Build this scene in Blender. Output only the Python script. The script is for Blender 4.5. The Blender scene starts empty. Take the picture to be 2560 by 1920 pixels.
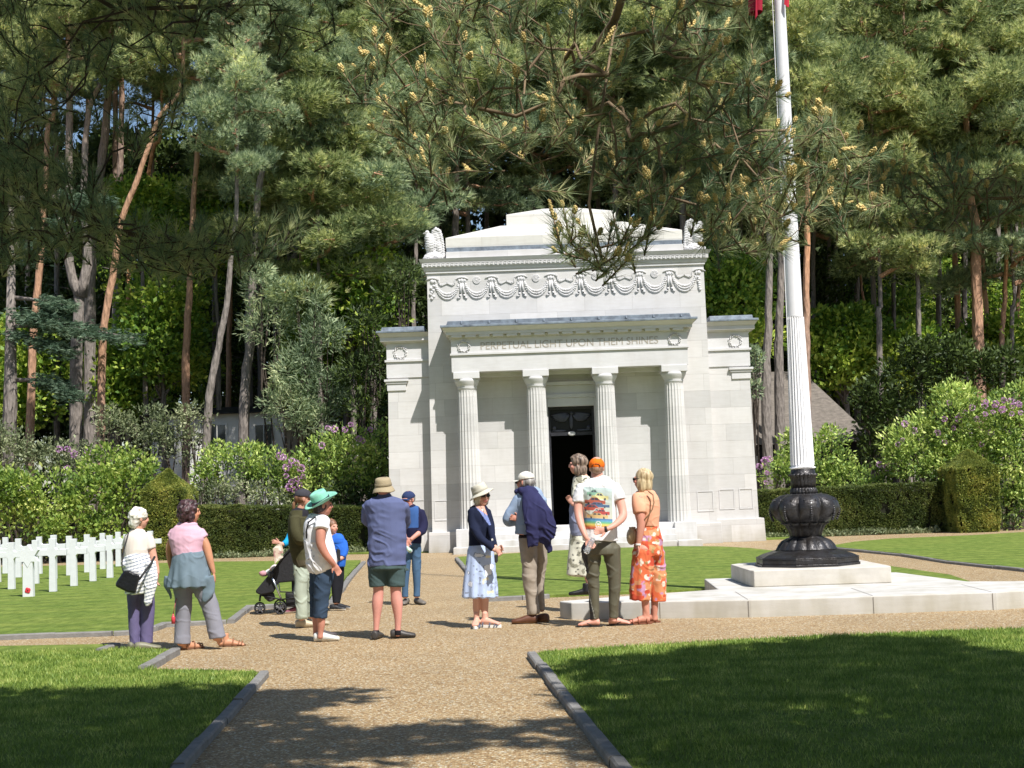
import bpy, bmesh, math, random
import numpy as np
from mathutils import Vector, Matrix
from mathutils.bvhtree import BVHTree

# ------------------------------------------------------------------ camera, sky, sun, exposure
SC = bpy.context.scene
R = math.radians
FP, PITCH, ROLL, CAMH = 3697.6, R(4.142), R(2.0), 1.52
_F = Vector((0, math.cos(PITCH), math.sin(PITCH)))
_R0 = Vector((1, 0, 0)); _U0 = Vector((0, -math.sin(PITCH), math.cos(PITCH)))
_RC = _R0 * math.cos(ROLL) - _U0 * math.sin(ROLL)
_UC = _R0 * math.sin(ROLL) + _U0 * math.cos(ROLL)
cam = bpy.data.objects.new('camera', bpy.data.cameras.new('camera'))
SC.collection.objects.link(cam); SC.camera = cam
cam.data.sensor_width = 36.0; cam.data.lens = 36.0 * FP / 2560.0
cam.data.clip_start = 0.05; cam.data.clip_end = 2000
cam.matrix_world = Matrix(((_RC.x, _UC.x, -_F.x, 0), (_RC.y, _UC.y, -_F.y, 0), (_RC.z, _UC.z, -_F.z, CAMH), (0, 0, 0, 1)))

SUN_AZ, SUN_EL = R(33), R(54)          # sun behind the camera's right shoulder
W = bpy.data.worlds.new('World'); SC.world = W; W.use_nodes = True
_nt = W.node_tree; _bg = _nt.nodes['Background']
_sky = _nt.nodes.new('ShaderNodeTexSky'); _sky.sky_type = 'NISHITA'; _sky.sun_disc = False
_sky.sun_elevation = SUN_EL; _sky.sun_rotation = math.pi - SUN_AZ
_sky.air_density = 1.0; _sky.dust_density = 0.6; _sky.ozone_density = 1.6
_nt.links.new(_sky.outputs[0], _bg.inputs[0]); _bg.inputs[1].default_value = 0.09
_sl = bpy.data.lights.new('sun', 'SUN'); _sl.energy = 5.0; _sl.angle = R(0.53); _sl.color = (1.0, 0.965, 0.915)
sun = bpy.data.objects.new('sun', _sl); SC.collection.objects.link(sun)
SUN_DIR = Vector((-math.sin(SUN_AZ) * math.cos(SUN_EL), math.cos(SUN_AZ) * math.cos(SUN_EL), -math.sin(SUN_EL)))
sun.rotation_euler = SUN_DIR.to_track_quat('-Z', 'Y').to_euler(); sun.location = (10, -15, 30)
SC.view_settings.view_transform = 'Standard'; SC.view_settings.look = 'None'
SC.view_settings.exposure = 0.45; SC.view_settings.gamma = 1.0
SC.cycles.max_bounces = 6; SC.cycles.transparent_max_bounces = 8
SC.cycles.diffuse_bounces = 4; SC.cycles.glossy_bounces = 2; SC.cycles.transmission_bounces = 4

# ------------------------------------------------------------------ places read off the photograph
def ray(px, py):
    return _F + _RC * ((px - 1280) / FP) - _UC * ((py - 960) / FP)
def atY(px, py, Y):
    d = ray(px, py); t = Y / d.y
    return Vector((d.x * t, Y, CAMH + d.z * t))
def atZ(px, py, z=0.0):
    d = ray(px, py); t = (z - CAMH) / d.z
    return Vector((d.x * t, d.y * t, z))
DS = 2560 / 2212
def D(x, y, Y): return atY(x * DS, y * DS, Y)
def G(x, y, z=0.0): return atZ(x * DS, y * DS, z)

# ------------------------------------------------------------------ objects
C = SC.collection
OFF = {}
def lin(c):
    if isinstance(c, str):
        c = [int(c[i:i + 2], 16) / 255 for i in (0, 2, 4)]
    return tuple((v / 12.92 if v <= 0.04045 else ((v + 0.055) / 1.055) ** 2.4) for v in c)
def tag(o, label=None, cat=None, group=None, kind=None):
    if label: o['label'] = label
    if cat: o['category'] = cat
    if group: o['group'] = group
    if kind: o['kind'] = kind
    return o
def thing(name, loc, label, cat, group=None):
    o = bpy.data.objects.new(name, None); C.objects.link(o); o.location = loc
    o.empty_display_size = 0.2
    OFF[o] = Vector(loc); return tag(o, label, cat, group)
class MB:
    """collects vertices and faces (world coordinates)"""
    def __init__(s): s.v = []; s.f = []; s.n = 0
    def add(s, v, f):
        v = np.asarray(v, dtype=np.float32).reshape(-1, 3)
        s.v.append(v)
        n = s.n
        s.f.extend([tuple(i + n for i in q) for q in f]); s.n += len(v); return s
    def box(s, x0, x1, y0, y1, z0, z1):
        v = [(x0, y0, z0), (x1, y0, z0), (x1, y1, z0), (x0, y1, z0), (x0, y0, z1), (x1, y0, z1), (x1, y1, z1), (x0, y1, z1)]
        return s.add(v, [(3, 2, 1, 0), (4, 5, 6, 7), (0, 1, 5, 4), (1, 2, 6, 5), (2, 3, 7, 6), (3, 0, 4, 7)])
    def frustum(s, a, b):
        """two rectangles (x0,x1,y0,y1,z)"""
        v = []
        for (x0, x1, y0, y1, z) in (a, b): v += [(x0, y0, z), (x1, y0, z), (x1, y1, z), (x0, y1, z)]
        return s.add(v, [(3, 2, 1, 0), (4, 5, 6, 7), (0, 1, 5, 4), (1, 2, 6, 5), (2, 3, 7, 6), (3, 0, 4, 7)])
    def prism(s, poly, z0, z1):
        n = len(poly)
        v = [(p[0], p[1], z0) for p in poly] + [(p[0], p[1], z1) for p in poly]
        f = [tuple(range(n))[::-1], tuple(range(n, 2 * n))] + [(i, (i + 1) % n, n + (i + 1) % n, n + i) for i in range(n)]
        return s.add(v, f)
    def prof(s, poly, x0, x1):
        """profile (y,z) extruded along x"""
        n = len(poly)
        v = [(x0, p[0], p[1]) for p in poly] + [(x1, p[0], p[1]) for p in poly]
        f = [tuple(range(n)), tuple(range(n, 2 * n))[::-1]] + [(i, n + i, n + (i + 1) % n, (i + 1) % n) for i in range(n)]
        return s.add(v, f)
    def rings(s, rs, closed=True, caps=True):
        n = len(rs[0]); v = np.concatenate([np.asarray(r, dtype=np.float32) for r in rs]); f = []
        for k in range(len(rs) - 1):
            a, b = k * n, (k + 1) * n
            for i in range(n if closed else n - 1):
                j = (i + 1) % n; f.append((a + i, a + j, b + j, b + i))
        if caps: f.append(tuple(range(n))[::-1]); f.append(tuple(range((len(rs) - 1) * n, len(rs) * n)))
        return s.add(v, f)
    def lathe(s, prof, cx, cy, n=32, flute=0, depth=0.0, ph=0.0):
        rs = []
        for p in prof:
            r, z = p[0], p[1]; fl = p[2] if len(p) > 2 else 1.0
            a = np.arange(n) * 2 * math.pi / n + ph
            rr = np.full(n, r)
            if flute: rr = r * (1 - fl * depth * np.abs(np.sin(a * flute / 2)) ** 0.8)
            rs.append(np.stack([cx + rr * np.cos(a), cy + rr * np.sin(a), np.full(n, z)], 1))
        return s.rings(rs)
    def tube(s, pts, rad, n=8, caps=True):
        pts = [Vector(p) for p in pts]; m = len(pts)
        if not hasattr(rad, '__len__'): rad = [rad] * m
        rs = []; up = None
        for i in range(m):
            t = (pts[min(i + 1, m - 1)] - pts[max(i - 1, 0)])
            if t.length < 1e-9: t = Vector((0, 0, 1))
            t.normalize()
            if up is None: up = Vector((0, 1, 0)) if abs(t.y) < 0.8 else Vector((1, 0, 0))
            u = (up - t * up.dot(t))
            if u.length < 1e-6: u = t.orthogonal()
            u.normalize(); up = u; w = t.cross(u)
            rs.append([pts[i] + (u * math.cos(2 * math.pi * k / n) + w * math.sin(2 * math.pi * k / n)) * rad[i] for k in range(n)])
        return s.rings([[tuple(q) for q in r] for r in rs], True, caps)
    def ell(s, c, r, rot=None, nu=16, nv=10):
        rs = []
        rot = rot or Matrix.Identity(3)
        for j in range(nv + 1):
            t = -math.pi / 2 + math.pi * (j + 0.02 * (j == 0) - 0.02 * (j == nv)) / nv
            rs.append([tuple(Vector(c) + rot @ Vector((r[0] * math.cos(t) * math.cos(a), r[1] * math.cos(t) * math.sin(a), r[2] * math.sin(t)))) for a in [2 * math.pi * i / nu for i in range(nu)]])
        return s.rings(rs)
    def mesh(s, name='mesh'):
        me = bpy.data.meshes.new(name)
        me.from_pydata(np.concatenate(s.v).tolist() if s.v else [], [], s.f); return me
def raw_mesh(name, V, F):
    """fast: V (n,3), F (m,k) numpy arrays, all faces the same size"""
    me = bpy.data.meshes.new(name); V = np.ascontiguousarray(V, dtype=np.float32); F = np.ascontiguousarray(F, dtype=np.int32)
    k = F.shape[1]; m = len(F)
    me.vertices.add(len(V)); me.vertices.foreach_set('co', V.ravel())
    me.loops.add(m * k); me.loops.foreach_set('vertex_index', F.ravel())
    me.polygons.add(m); me.polygons.foreach_set('loop_start', np.arange(0, m * k, k, dtype=np.int32))
    me.polygons.foreach_set('loop_total', np.full(m, k, dtype=np.int32))
    me.update(); return me
def smooth(me, on=True): me.polygons.foreach_set('use_smooth', [on] * len(me.polygons))
def fixn(me):
    bm = bmesh.new(); bm.from_mesh(me); bmesh.ops.recalc_face_normals(bm, faces=bm.faces); bm.to_mesh(me); bm.free()
def part(name, mb, mat, parent=None, label=None, sm=False, bevel=0, auto=None):
    me = mb.mesh(name) if isinstance(mb, MB) else mb
    if isinstance(mb, MB): fixn(me)
    off = OFF.get(parent, Vector((0, 0, 0)))
    if off.length: me.transform(Matrix.Translation(-off))
    if mat is not None:
        for m in (mat if isinstance(mat, (list, tuple)) else [mat]): me.materials.append(m)
    if sm: smooth(me)
    o = bpy.data.objects.new(name, me); C.objects.link(o)
    if auto is not None:
        smooth(me); bm = bmesh.new(); bm.from_mesh(me)
        for e in bm.edges:
            if len(e.link_faces) == 2 and e.calc_face_angle(0) > R(auto): e.smooth = False
        bm.to_mesh(me); bm.free()
    if bevel:
        b = o.modifiers.new('bevel', 'BEVEL'); b.width = bevel; b.segments = 2; b.limit_method = 'ANGLE'; b.angle_limit = R(40)
    if parent: o.parent = parent
    OFF[o] = off
    if label: o['label'] = label
    return o
def solo(name, mb, mat, loc, label, cat, group=None, **k):
    """a thing that is one mesh, origin at loc"""
    me = mb.mesh(name) if isinstance(mb, MB) else mb
    if isinstance(mb, MB): fixn(me)
    me.transform(Matrix.Translation(-Vector(loc)))
    o = part(name, me, mat, None, **k); o.location = loc; OFF[o] = Vector(loc)
    return tag(o, label, cat, group)
def copy_tree(o, parent=None):
    c = o.copy(); C.objects.link(c)
    if parent: c.parent = parent
    for ch in list(o.children): copy_tree(ch, c)
    return c

# ------------------------------------------------------------------ noise
_perm = np.random.RandomState(7).rand(64, 64, 64).astype(np.float32)
def vnoise(P):
    """value noise -1..1 for (n,3)"""
    P = np.asarray(P, dtype=np.float64); i = np.floor(P).astype(int); f = P - i; f = f * f * (3 - 2 * f); i &= 63; j = (i + 1) & 63
    x0, y0, z0 = i.T; x1, y1, z1 = j.T; u, v, w = f.T
    def L(a, b, t): return a + (b - a) * t
    a = L(L(_perm[x0, y0, z0], _perm[x1, y0, z0], u), L(_perm[x0, y1, z0], _perm[x1, y1, z0], u), v)
    b = L(L(_perm[x0, y0, z1], _perm[x1, y0, z1], u), L(_perm[x0, y1, z1], _perm[x1, y1, z1], u), v)
    return L(a, b, w) * 2 - 1
def fbm(P, o=3):
    r = 0; a = 1; P = np.asarray(P, dtype=np.float64)
    for k in range(o): r = r + a * vnoise(P * 2 ** k + 13.7 * k); a *= 0.5
    return r

# ------------------------------------------------------------------ materials
def new_mat(name):
    m = bpy.data.materials.new(name); m.use_nodes = True
    nt = m.node_tree; b = nt.nodes['Principled BSDF']; return m, nt, b
def N(nt, t, **k):
    n = nt.nodes.new(t)
    for a, v in k.items():
        if a.startswith('_'): setattr(n, a[1:], v)
        elif a[0] == 'i' and a[1:].isdigit(): n.inputs[int(a[1:])].default_value = v
        else: n.inputs[a].default_value = v
    return n
def ramp(nt, src, stops):
    r = nt.nodes.new('ShaderNodeValToRGB'); nt.links.new(src, r.inputs[0]); e = r.color_ramp.elements
    while len(e) < len(stops): e.new(0.5)
    for k, (p, c) in enumerate(stops): e[k].position = p; e[k].color = (*c[:3], 1)
    return r.outputs[0]
def mat(name, col, rough=0.7, var=0.12, scale=6.0, bump=0.0, bscale=None, spec=0.5, metal=0.0, stretch=(1, 1, 1), col2=None, coat=0.0):
    """plain surface with noise-driven tone variation and optional bump"""
    m, nt, b = new_mat(name); c = lin(col) if isinstance(col, str) else col
    tc = nt.nodes.new('ShaderNodeTexCoord'); mp = N(nt, 'ShaderNodeMapping'); mp.inputs[3].default_value = stretch
    nt.links.new(tc.outputs['Object'], mp.inputs[0])
    n = N(nt, 'ShaderNodeTexNoise', Scale=scale, Detail=5.0, Roughness=0.6); nt.links.new(mp.outputs[0], n.inputs['Vector'])
    c2 = (lin(col2) if isinstance(col2, str) else col2) if col2 else None
    lo = tuple(v * (1 - var) for v in c) if not c2 else c2
    hi = tuple(min(1, v * (1 + var)) for v in c)
    nt.links.new(ramp(nt, n.outputs[0], [(0.3, lo), (0.7, hi)]), b.inputs['Base Color'])
    b.inputs['Roughness'].default_value = rough; b.inputs['Metallic'].default_value = metal
    b.inputs['Specular IOR Level'].default_value = spec; b.inputs['Coat Weight'].default_value = coat
    if bump:
        n2 = N(nt, 'ShaderNodeTexNoise', Scale=bscale or scale * 4, Detail=4.0); nt.links.new(mp.outputs[0], n2.inputs['Vector'])
        bp = N(nt, 'ShaderNodeBump', Strength=bump, Distance=0.02); nt.links.new(n2.outputs[0], bp.inputs['Height']); nt.links.new(bp.outputs[0], b.inputs['Normal'])
    return m
def stone(name, col, blocks=None, stain=0.25, col2=None, mul=(1, 1, 1)):
    """ashlar: per-block tone, joints, veins, weather stains"""
    m, nt, b = new_mat(name); c = tuple(a * k for a, k in zip(lin(col), mul))
    geo = nt.nodes.new('ShaderNodeNewGeometry'); sep = nt.nodes.new('ShaderNodeSeparateXYZ'); nt.links.new(geo.outputs['Position'], sep.inputs[0])
    n1 = N(nt, 'ShaderNodeTexNoise', Scale=1.3, Detail=6.0, Roughness=0.65); nt.links.new(geo.outputs['Position'], n1.inputs['Vector'])
    base = ramp(nt, n1.outputs[0], [(0.25, tuple(v * (1 - stain) for v in c)), (0.62, c), (0.9, tuple(min(1, v * 1.06) for v in c))])
    bumpsrc = None
    if blocks:
        cb = nt.nodes.new('ShaderNodeCombineXYZ'); nt.links.new(sep.outputs[0], cb.inputs[0]); nt.links.new(sep.outputs[2], cb.inputs[1])
        br = N(nt, 'ShaderNodeTexBrick'); nt.links.new(cb.outputs[0], br.inputs['Vector'])
        br.inputs['Color1'].default_value = (0.80, 0.80, 0.79, 1); br.inputs['Color2'].default_value = (1.0, 0.99, 0.97, 1)
        br.inputs['Mortar'].default_value = (0.72, 0.70, 0.67, 1); br.inputs['Scale'].default_value = 1.0
        br.inputs['Mortar Size'].default_value = 0.004; br.inputs['Mortar Smooth'].default_value = 0.3; br.inputs['Bias'].default_value = 0.1
        br.inputs['Brick Width'].default_value = blocks[0]; br.inputs['Row Height'].default_value = blocks[1]; br.offset = 0.42; br.squash = 0.8; br.squash_frequency = 3
        mx = N(nt, 'ShaderNodeMix', _data_type='RGBA', _blend_type='MULTIPLY'); mx.inputs[0].default_value = 1
        nt.links.new(base, mx.inputs[6]); nt.links.new(br.outputs[0], mx.inputs[7]); base = mx.outputs[2]
        bumpsrc = br.outputs['Fac']
    # horizontal veins
    mp = N(nt, 'ShaderNodeMapping'); mp.inputs[3].default_value = (2.0, 2.0, 14.0); nt.links.new(geo.outputs['Position'], mp.inputs[0])
    n3 = N(nt, 'ShaderNodeTexNoise', Scale=1.6, Detail=5.0); nt.links.new(mp.outputs[0], n3.inputs['Vector'])
    v = ramp(nt, n3.outputs[0], [(0.35, (0.955, 0.95, 0.94)), (0.6, (1, 1, 1))])
    mx2 = N(nt, 'ShaderNodeMix', _data_type='RGBA', _blend_type='MULTIPLY'); mx2.inputs[0].default_value = 1
    nt.links.new(base, mx2.inputs[6]); nt.links.new(v, mx2.inputs[7]); base = mx2.outputs[2]
    # damp, lichened foot and soft rain streaks
    mp4 = N(nt, 'ShaderNodeMapping'); mp4.inputs[3].default_value = (1.7, 1.7, 0.4); nt.links.new(geo.outputs['Position'], mp4.inputs[0])
    n4 = N(nt, 'ShaderNodeTexNoise', Scale=1.5, Detail=3.0, Roughness=0.6); nt.links.new(mp4.outputs[0], n4.inputs['Vector'])
    a4 = N(nt, 'ShaderNodeMath', _operation='MULTIPLY_ADD', i1=1.1); nt.links.new(n4.outputs[0], a4.inputs[0]); nt.links.new(sep.outputs[2], a4.inputs[2])
    foot = ramp(nt, a4.outputs[0], [(0.45, (0.74, 0.72, 0.64)), (0.95, (1, 1, 1))]); stk = ramp(nt, n4.outputs[0], [(0.3, (0.94, 0.935, 0.925)), (0.5, (1, 1, 1))])
    for extra in (foot, stk):
        mq = N(nt, 'ShaderNodeMix', _data_type='RGBA', _blend_type='MULTIPLY'); mq.inputs[0].default_value = 1
        nt.links.new(base, mq.inputs[6]); nt.links.new(extra, mq.inputs[7]); base = mq.outputs[2]
    nt.links.new(base, b.inputs['Base Color']); b.inputs['Roughness'].default_value = 0.85; b.inputs['Specular IOR Level'].default_value = 0.25
    n2 = N(nt, 'ShaderNodeTexNoise', Scale=60.0, Detail=3.0); nt.links.new(geo.outputs['Position'], n2.inputs['Vector'])
    bp = N(nt, 'ShaderNodeBump', Strength=0.12, Distance=0.01); nt.links.new(n2.outputs[0], bp.inputs['Height'])
    if bumpsrc:
        bp2 = N(nt, 'ShaderNodeBump', Strength=0.5, Distance=0.006); bp2.invert = True
        nt.links.new(bumpsrc, bp2.inputs['Height']); nt.links.new(bp.outputs[0], bp2.inputs['Normal']); bp = bp2
    nt.links.new(bp.outputs[0], b.inputs['Normal'])
    return m
def leafmat(name, cols, transl=0.35, rough=0.55, clump=0.6, mul=(1, 1, 1)):
    """cols: list of (pos,color) driven by a per-leaf random attribute and a clump noise"""
    m = bpy.data.materials.new(name); m.use_nodes = True; nt = m.node_tree; nt.nodes.clear()
    out = nt.nodes.new('ShaderNodeOutputMaterial')
    at = N(nt, 'ShaderNodeAttribute', _attribute_name='rnd')
    geo = nt.nodes.new('ShaderNodeNewGeometry')
    n = N(nt, 'ShaderNodeTexNoise', Scale=clump, Detail=2.0); nt.links.new(geo.outputs['Position'], n.inputs['Vector'])
    a = N(nt, 'ShaderNodeMath', _operation='MULTIPLY_ADD'); nt.links.new(at.outputs['Fac'], a.inputs[0]); a.inputs[1].default_value = 0.55
    a2 = N(nt, 'ShaderNodeMath', _operation='MULTIPLY_ADD'); nt.links.new(n.outputs[0], a2.inputs[0]); a2.inputs[1].default_value = 1.1; a2.inputs[2].default_value = -0.33
    nt.links.new(a2.outputs[0], a.inputs[2])
    c = ramp(nt, a.outputs[0], [(p, tuple(a_ * k_ for a_, k_ in zip(lin(q), mul))) for p, q in cols])
    d = nt.nodes.new('ShaderNodeBsdfDiffuse'); t = nt.nodes.new('ShaderNodeBsdfTranslucent'); g = N(nt, 'ShaderNodeBsdfGlossy', Roughness=rough)
    g.inputs[0].default_value = (0.5, 0.55, 0.5, 1)
    nt.links.new(c, d.inputs[0]); nt.links.new(c, t.inputs[0])
    m1 = N(nt, 'ShaderNodeMixShader', i0=transl); nt.links.new(d.outputs[0], m1.inputs[1]); nt.links.new(t.outputs[0], m1.inputs[2])
    m2 = N(nt, 'ShaderNodeMixShader', i0=0.05); nt.links.new(m1.outputs[0], m2.inputs[1]); nt.links.new(g.outputs[0], m2.inputs[2])
    nt.links.new(m2.outputs[0], out.inputs[0]); return m
def colmat(name, rough=0.85, bump=0.15, bscale=220, spec=0.3):
    """fabric whose pattern is a colour attribute"""
    m, nt, b = new_mat(name)
    at = N(nt, 'ShaderNodeAttribute', _attribute_name='Col'); nt.links.new(at.outputs['Color'], b.inputs['Base Color'])
    b.inputs['Roughness'].default_value = rough; b.inputs['Specular IOR Level'].default_value = spec
    if bump:
        tc = nt.nodes.new('ShaderNodeTexCoord'); n = N(nt, 'ShaderNodeTexNoise', Scale=bscale, Detail=2.0); nt.links.new(tc.outputs['Object'], n.inputs['Vector'])
        bp = N(nt, 'ShaderNodeBump', Strength=bump, Distance=0.004); nt.links.new(n.outputs[0], bp.inputs['Height']); nt.links.new(bp.outputs[0], b.inputs['Normal'])
    return m
# ------------------------------------------------------------------ ground
def setting(name, me, m, loc=None):
    o = part(name, me, m); o['kind'] = 'structure'; return o
def poly_mesh(name, pts, z, skirt=0.0):
    bm = bmesh.new(); vs = [bm.verts.new((p[0], p[1], z)) for p in pts]; f = bm.faces.new(vs)
    if f.normal.z < 0 or True:
        bm.normal_update()
        if f.normal.z < 0: f.normal_flip()
    if skirt:
        n = len(vs); lo = [bm.verts.new((p[0], p[1], z - skirt)) for p in pts]
        for i in range(n):
            j = (i + 1) % n; bm.faces.new((vs[i], vs[j], lo[j], lo[i]))
    bmesh.ops.triangulate(bm, faces=[f]) ; bmesh.ops.recalc_face_normals(bm, faces=bm.faces)
    up = [q for q in bm.faces if abs(q.normal.z) > 0.5 and q.normal.z < 0]
    bmesh.ops.reverse_faces(bm, faces=up)
    me = bpy.data.meshes.new(name); bm.to_mesh(me); bm.free(); return me

def gravel_mat():
    m, nt, b = new_mat('resin_gravel'); geo = nt.nodes.new('ShaderNodeNewGeometry')
    v = N(nt, 'ShaderNodeTexVoronoi', Scale=70.0); nt.links.new(geo.outputs['Position'], v.inputs['Vector'])
    sep = nt.nodes.new('ShaderNodeSeparateColor'); nt.links.new(v.outputs['Color'], sep.inputs[0])
    c = ramp(nt, sep.outputs[0], [(p_, tuple(a_ * b_ for a_, b_ in zip(lin(q_), (.9, 1.02, 1.12)))) for p_, q_ in ((0.0, '8f6f4a'), (0.3, 'b08a60'), (0.65, 'c9a476'), (0.9, 'dcc29a'), (1.0, 'eee2cc'))])
    n = N(nt, 'ShaderNodeTexNoise', Scale=0.9, Detail=4.0); nt.links.new(geo.outputs['Position'], n.inputs['Vector'])
    c2 = ramp(nt, n.outputs[0], [(0.3, (0.86, 0.86, 0.86)), (0.7, (1.0, 1.0, 1.0))])
    mx = N(nt, 'ShaderNodeMix', _data_type='RGBA', _blend_type='MULTIPLY'); mx.inputs[0].default_value = 1
    nt.links.new(c, mx.inputs[6]); nt.links.new(c2, mx.inputs[7])
    v2 = N(nt, 'ShaderNodeTexVoronoi', Scale=70.0); nt.links.new(geo.outputs['Position'], v2.inputs['Vector'])
    c3 = ramp(nt, v2.outputs['Distance'], [(0.0, (1.0, 1.0, 1.0)), (0.45, (0.92, 0.9, 0.88)), (0.75, (0.62, 0.59, 0.55))])
    mx2 = N(nt, 'ShaderNodeMix', _data_type='RGBA', _blend_type='MULTIPLY'); mx2.inputs[0].default_value = 1
    nt.links.new(mx.outputs[2], mx2.inputs[6]); nt.links.new(c3, mx2.inputs[7]); nt.links.new(mx2.outputs[2], b.inputs['Base Color'])
    b.inputs['Roughness'].default_value = 0.6; b.inputs['Specular IOR Level'].default_value = 0.35
    bp = N(nt, 'ShaderNodeBump', Strength=0.8, Distance=0.008); bp.invert = True
    nt.links.new(v2.outputs['Distance'], bp.inputs['Height']); nt.links.new(bp.outputs[0], b.inputs['Normal']); return m
def lawn_mat():
    m, nt, b = new_mat('mown_grass'); geo = nt.nodes.new('ShaderNodeNewGeometry')
    mp = N(nt, 'ShaderNodeMapping'); mp.inputs[3].default_value = (1.0, 0.45, 1.0); nt.links.new(geo.outputs['Position'], mp.inputs[0])
    n = N(nt, 'ShaderNodeTexNoise', Scale=7.0, Detail=9.0, Roughness=0.8); nt.links.new(mp.outputs[0], n.inputs['Vector'])
    c = ramp(nt, n.outputs[0], [(p_, tuple(a_ * b_ for a_, b_ in zip(lin(q_), (1.40, .98, 1.65)))) for p_, q_ in ((0.25, '3f5a1d'), (0.45, '587a2a'), (0.6, '6c8f36'), (0.8, '8fa84e'))])
    n2 = N(nt, 'ShaderNodeTexNoise', Scale=0.8, Detail=2.0); nt.links.new(geo.outputs['Position'], n2.inputs['Vector'])
    c2 = ramp(nt, n2.outputs[0], [(0.3, (0.85, 0.9, 0.82)), (0.7, (1.05, 1.0, 1.0))])
    mx = N(nt, 'ShaderNodeMix', _data_type='RGBA', _blend_type='MULTIPLY'); mx.inputs[0].default_value = 1
    nt.links.new(c, mx.inputs[6]); nt.links.new(c2, mx.inputs[7])
    wv = N(nt, 'ShaderNodeTexWave', Scale=0.42, Distortion=1.6, Detail=2.0); wv.bands_direction = 'Y'; nt.links.new(geo.outputs['Position'], wv.inputs['Vector'])
    c5 = ramp(nt, wv.outputs[1], [(0.3, (0.88, 0.9, 0.88)), (0.7, (1.04, 1.03, 1.0))]); n6 = N(nt, 'ShaderNodeTexNoise', Scale=2.3, Detail=4.0); nt.links.new(geo.outputs['Position'], n6.inputs['Vector'])
    c6 = ramp(nt, n6.outputs[0], [(0.35, (0.9, 0.93, 0.88)), (0.6, (1, 1, 1)), (0.78, (1.14, 1.05, 0.95))]); last = mx.outputs[2]
    for q_ in (c5, c6):
        mm_ = N(nt, 'ShaderNodeMix', _data_type='RGBA', _blend_type='MULTIPLY'); mm_.inputs[0].default_value = 1; nt.links.new(last, mm_.inputs[6]); nt.links.new(q_, mm_.inputs[7]); last = mm_.outputs[2]
    nt.links.new(last, b.inputs['Base Color'])
    b.inputs['Roughness'].default_value = 0.9; b.inputs['Specular IOR Level'].default_value = 0.15
    n3 = N(nt, 'ShaderNodeTexNoise', Scale=45.0, Detail=4.0, Roughness=0.7); nt.links.new(geo.outputs['Position'], n3.inputs['Vector'])
    bp = N(nt, 'ShaderNodeBump', Strength=0.7, Distance=0.02); nt.links.new(n3.outputs[0], bp.inputs['Height']); nt.links.new(bp.outputs[0], b.inputs['Normal']); return m
M_grav = gravel_mat(); M_lawn = lawn_mat()
M_soil = mat('forest_floor', '4b3a2a', 0.95, 0.35, 3.0, 0.6, 12, col2='2a2a18')
M_kerb = mat('grey_kerb_stone', '7d7b78', 0.85, 0.2, 9.0, 0.3, 60)
M_kerbd = M_kerb
g = MB(); g.add([(-400, -150, -0.03), (400, -150, -0.03), (400, 600, -0.03), (-400, 600, -0.03)], [(0, 1, 2, 3)]); setting('ground', g, M_soil)
g = MB(); g.add([(-30, -12, 0), (30, -12, 0), (30, 40.6, 0), (-30, 40.6, 0)], [(0, 1, 2, 3)]); setting('gravel_path', g, M_grav)
g = MB(); g.add([(-60, -40, -0.006), (60, -40, -0.006), (60, -12.2, -0.006), (-60, -12.2, -0.006)], [(0, 1, 2, 3)]); setting('lawn', g, M_lawn)

def ext(a, b, k):
    """continue the line a->b beyond b by k metres"""
    d = (b - a).normalized(); return b + d * k
LZ = 0.035
kA, kB = G(560, 1463), G(380, 1659)
NL = [ext(kA, kB, 9), kB, kA, G(550, 1458), G(325, 1453.6), G(371, 1415), G(367, 1410), G(240, 1408), G(241, 1401), G(235, 1398), G(0, 1402), ext(G(235, 1398), G(0, 1402), 8)]
NL.append(Vector((NL[-1].x, NL[0].y, 0)))
rA, rB = G(1160, 1420), G(1351, 1659)
NR = [G(1176, 1414.7), G(1606, 1389), G(2031, 1371), G(2212, 1365), ext(G(1606, 1389), G(2212, 1365), 6)]
NR += [Vector((NR[-1].x, ext(rA, rB, 9).y, 0)), ext(rA, rB, 9), rB, rA]
LL = [G(0, 1379), G(122, 1374), G(245, 1370), G(280, 1368), G(325, 1360.5), G(347, 1352), G(412, 1348.5), G(490, 1345), G(532, 1314), G(600, 1311.5), G(704, 1308), G(713, 1295), G(732, 1272), G(752, 1245), G(778, 1217), G(779, 1213), G(465, 1216), G(240, 1222), G(0, 1227), Vector((-20, 37.2, 0)), Vector((-20, 17.0, 0))]
CL = [G(985, 1210.5), G(1004, 1232), G(1032, 1270), G(1058, 1298), G(1129, 1294.5), G(1188, 1291), G(1400, 1282), G(1570, 1274), G(1924, 1266), G(2099, 1262), G(2052, 1246), G(1924, 1227), G(1800, 1210), G(1700, 1196), G(1620, 1187), G(1560, 1183.4), G(1521, 1183), G(1469, 1182.5), G(1338, 1186), G(1227, 1190.6), G(1078, 1200), G(989, 1206)]
RL = [G(1805, 1184.5), G(1952, 1199.5), G(2052, 1215), G(2212, 1232), ext(G(2052, 1215), G(2212, 1232), 6), Vector((22, 40.0, 0)), G(2212, 1152), G(2097, 1159), G(1927, 1166), G(1846, 1173), G(1802, 1180.5)]
BL = [G(745, 1198), G(800, 1197), G(926, 1194), G(926, 1190), G(800, 1192), G(745, 1193)]
BR = [G(1645, 1167), G(1705, 1165), G(1755, 1160), G(1700, 1158.5), G(1645, 1161)]
for p in (NL, NR, LL, CL, RL, BL, BR): setting('lawn', poly_mesh('lawn', p, LZ, 0.05), M_lawn)

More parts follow.
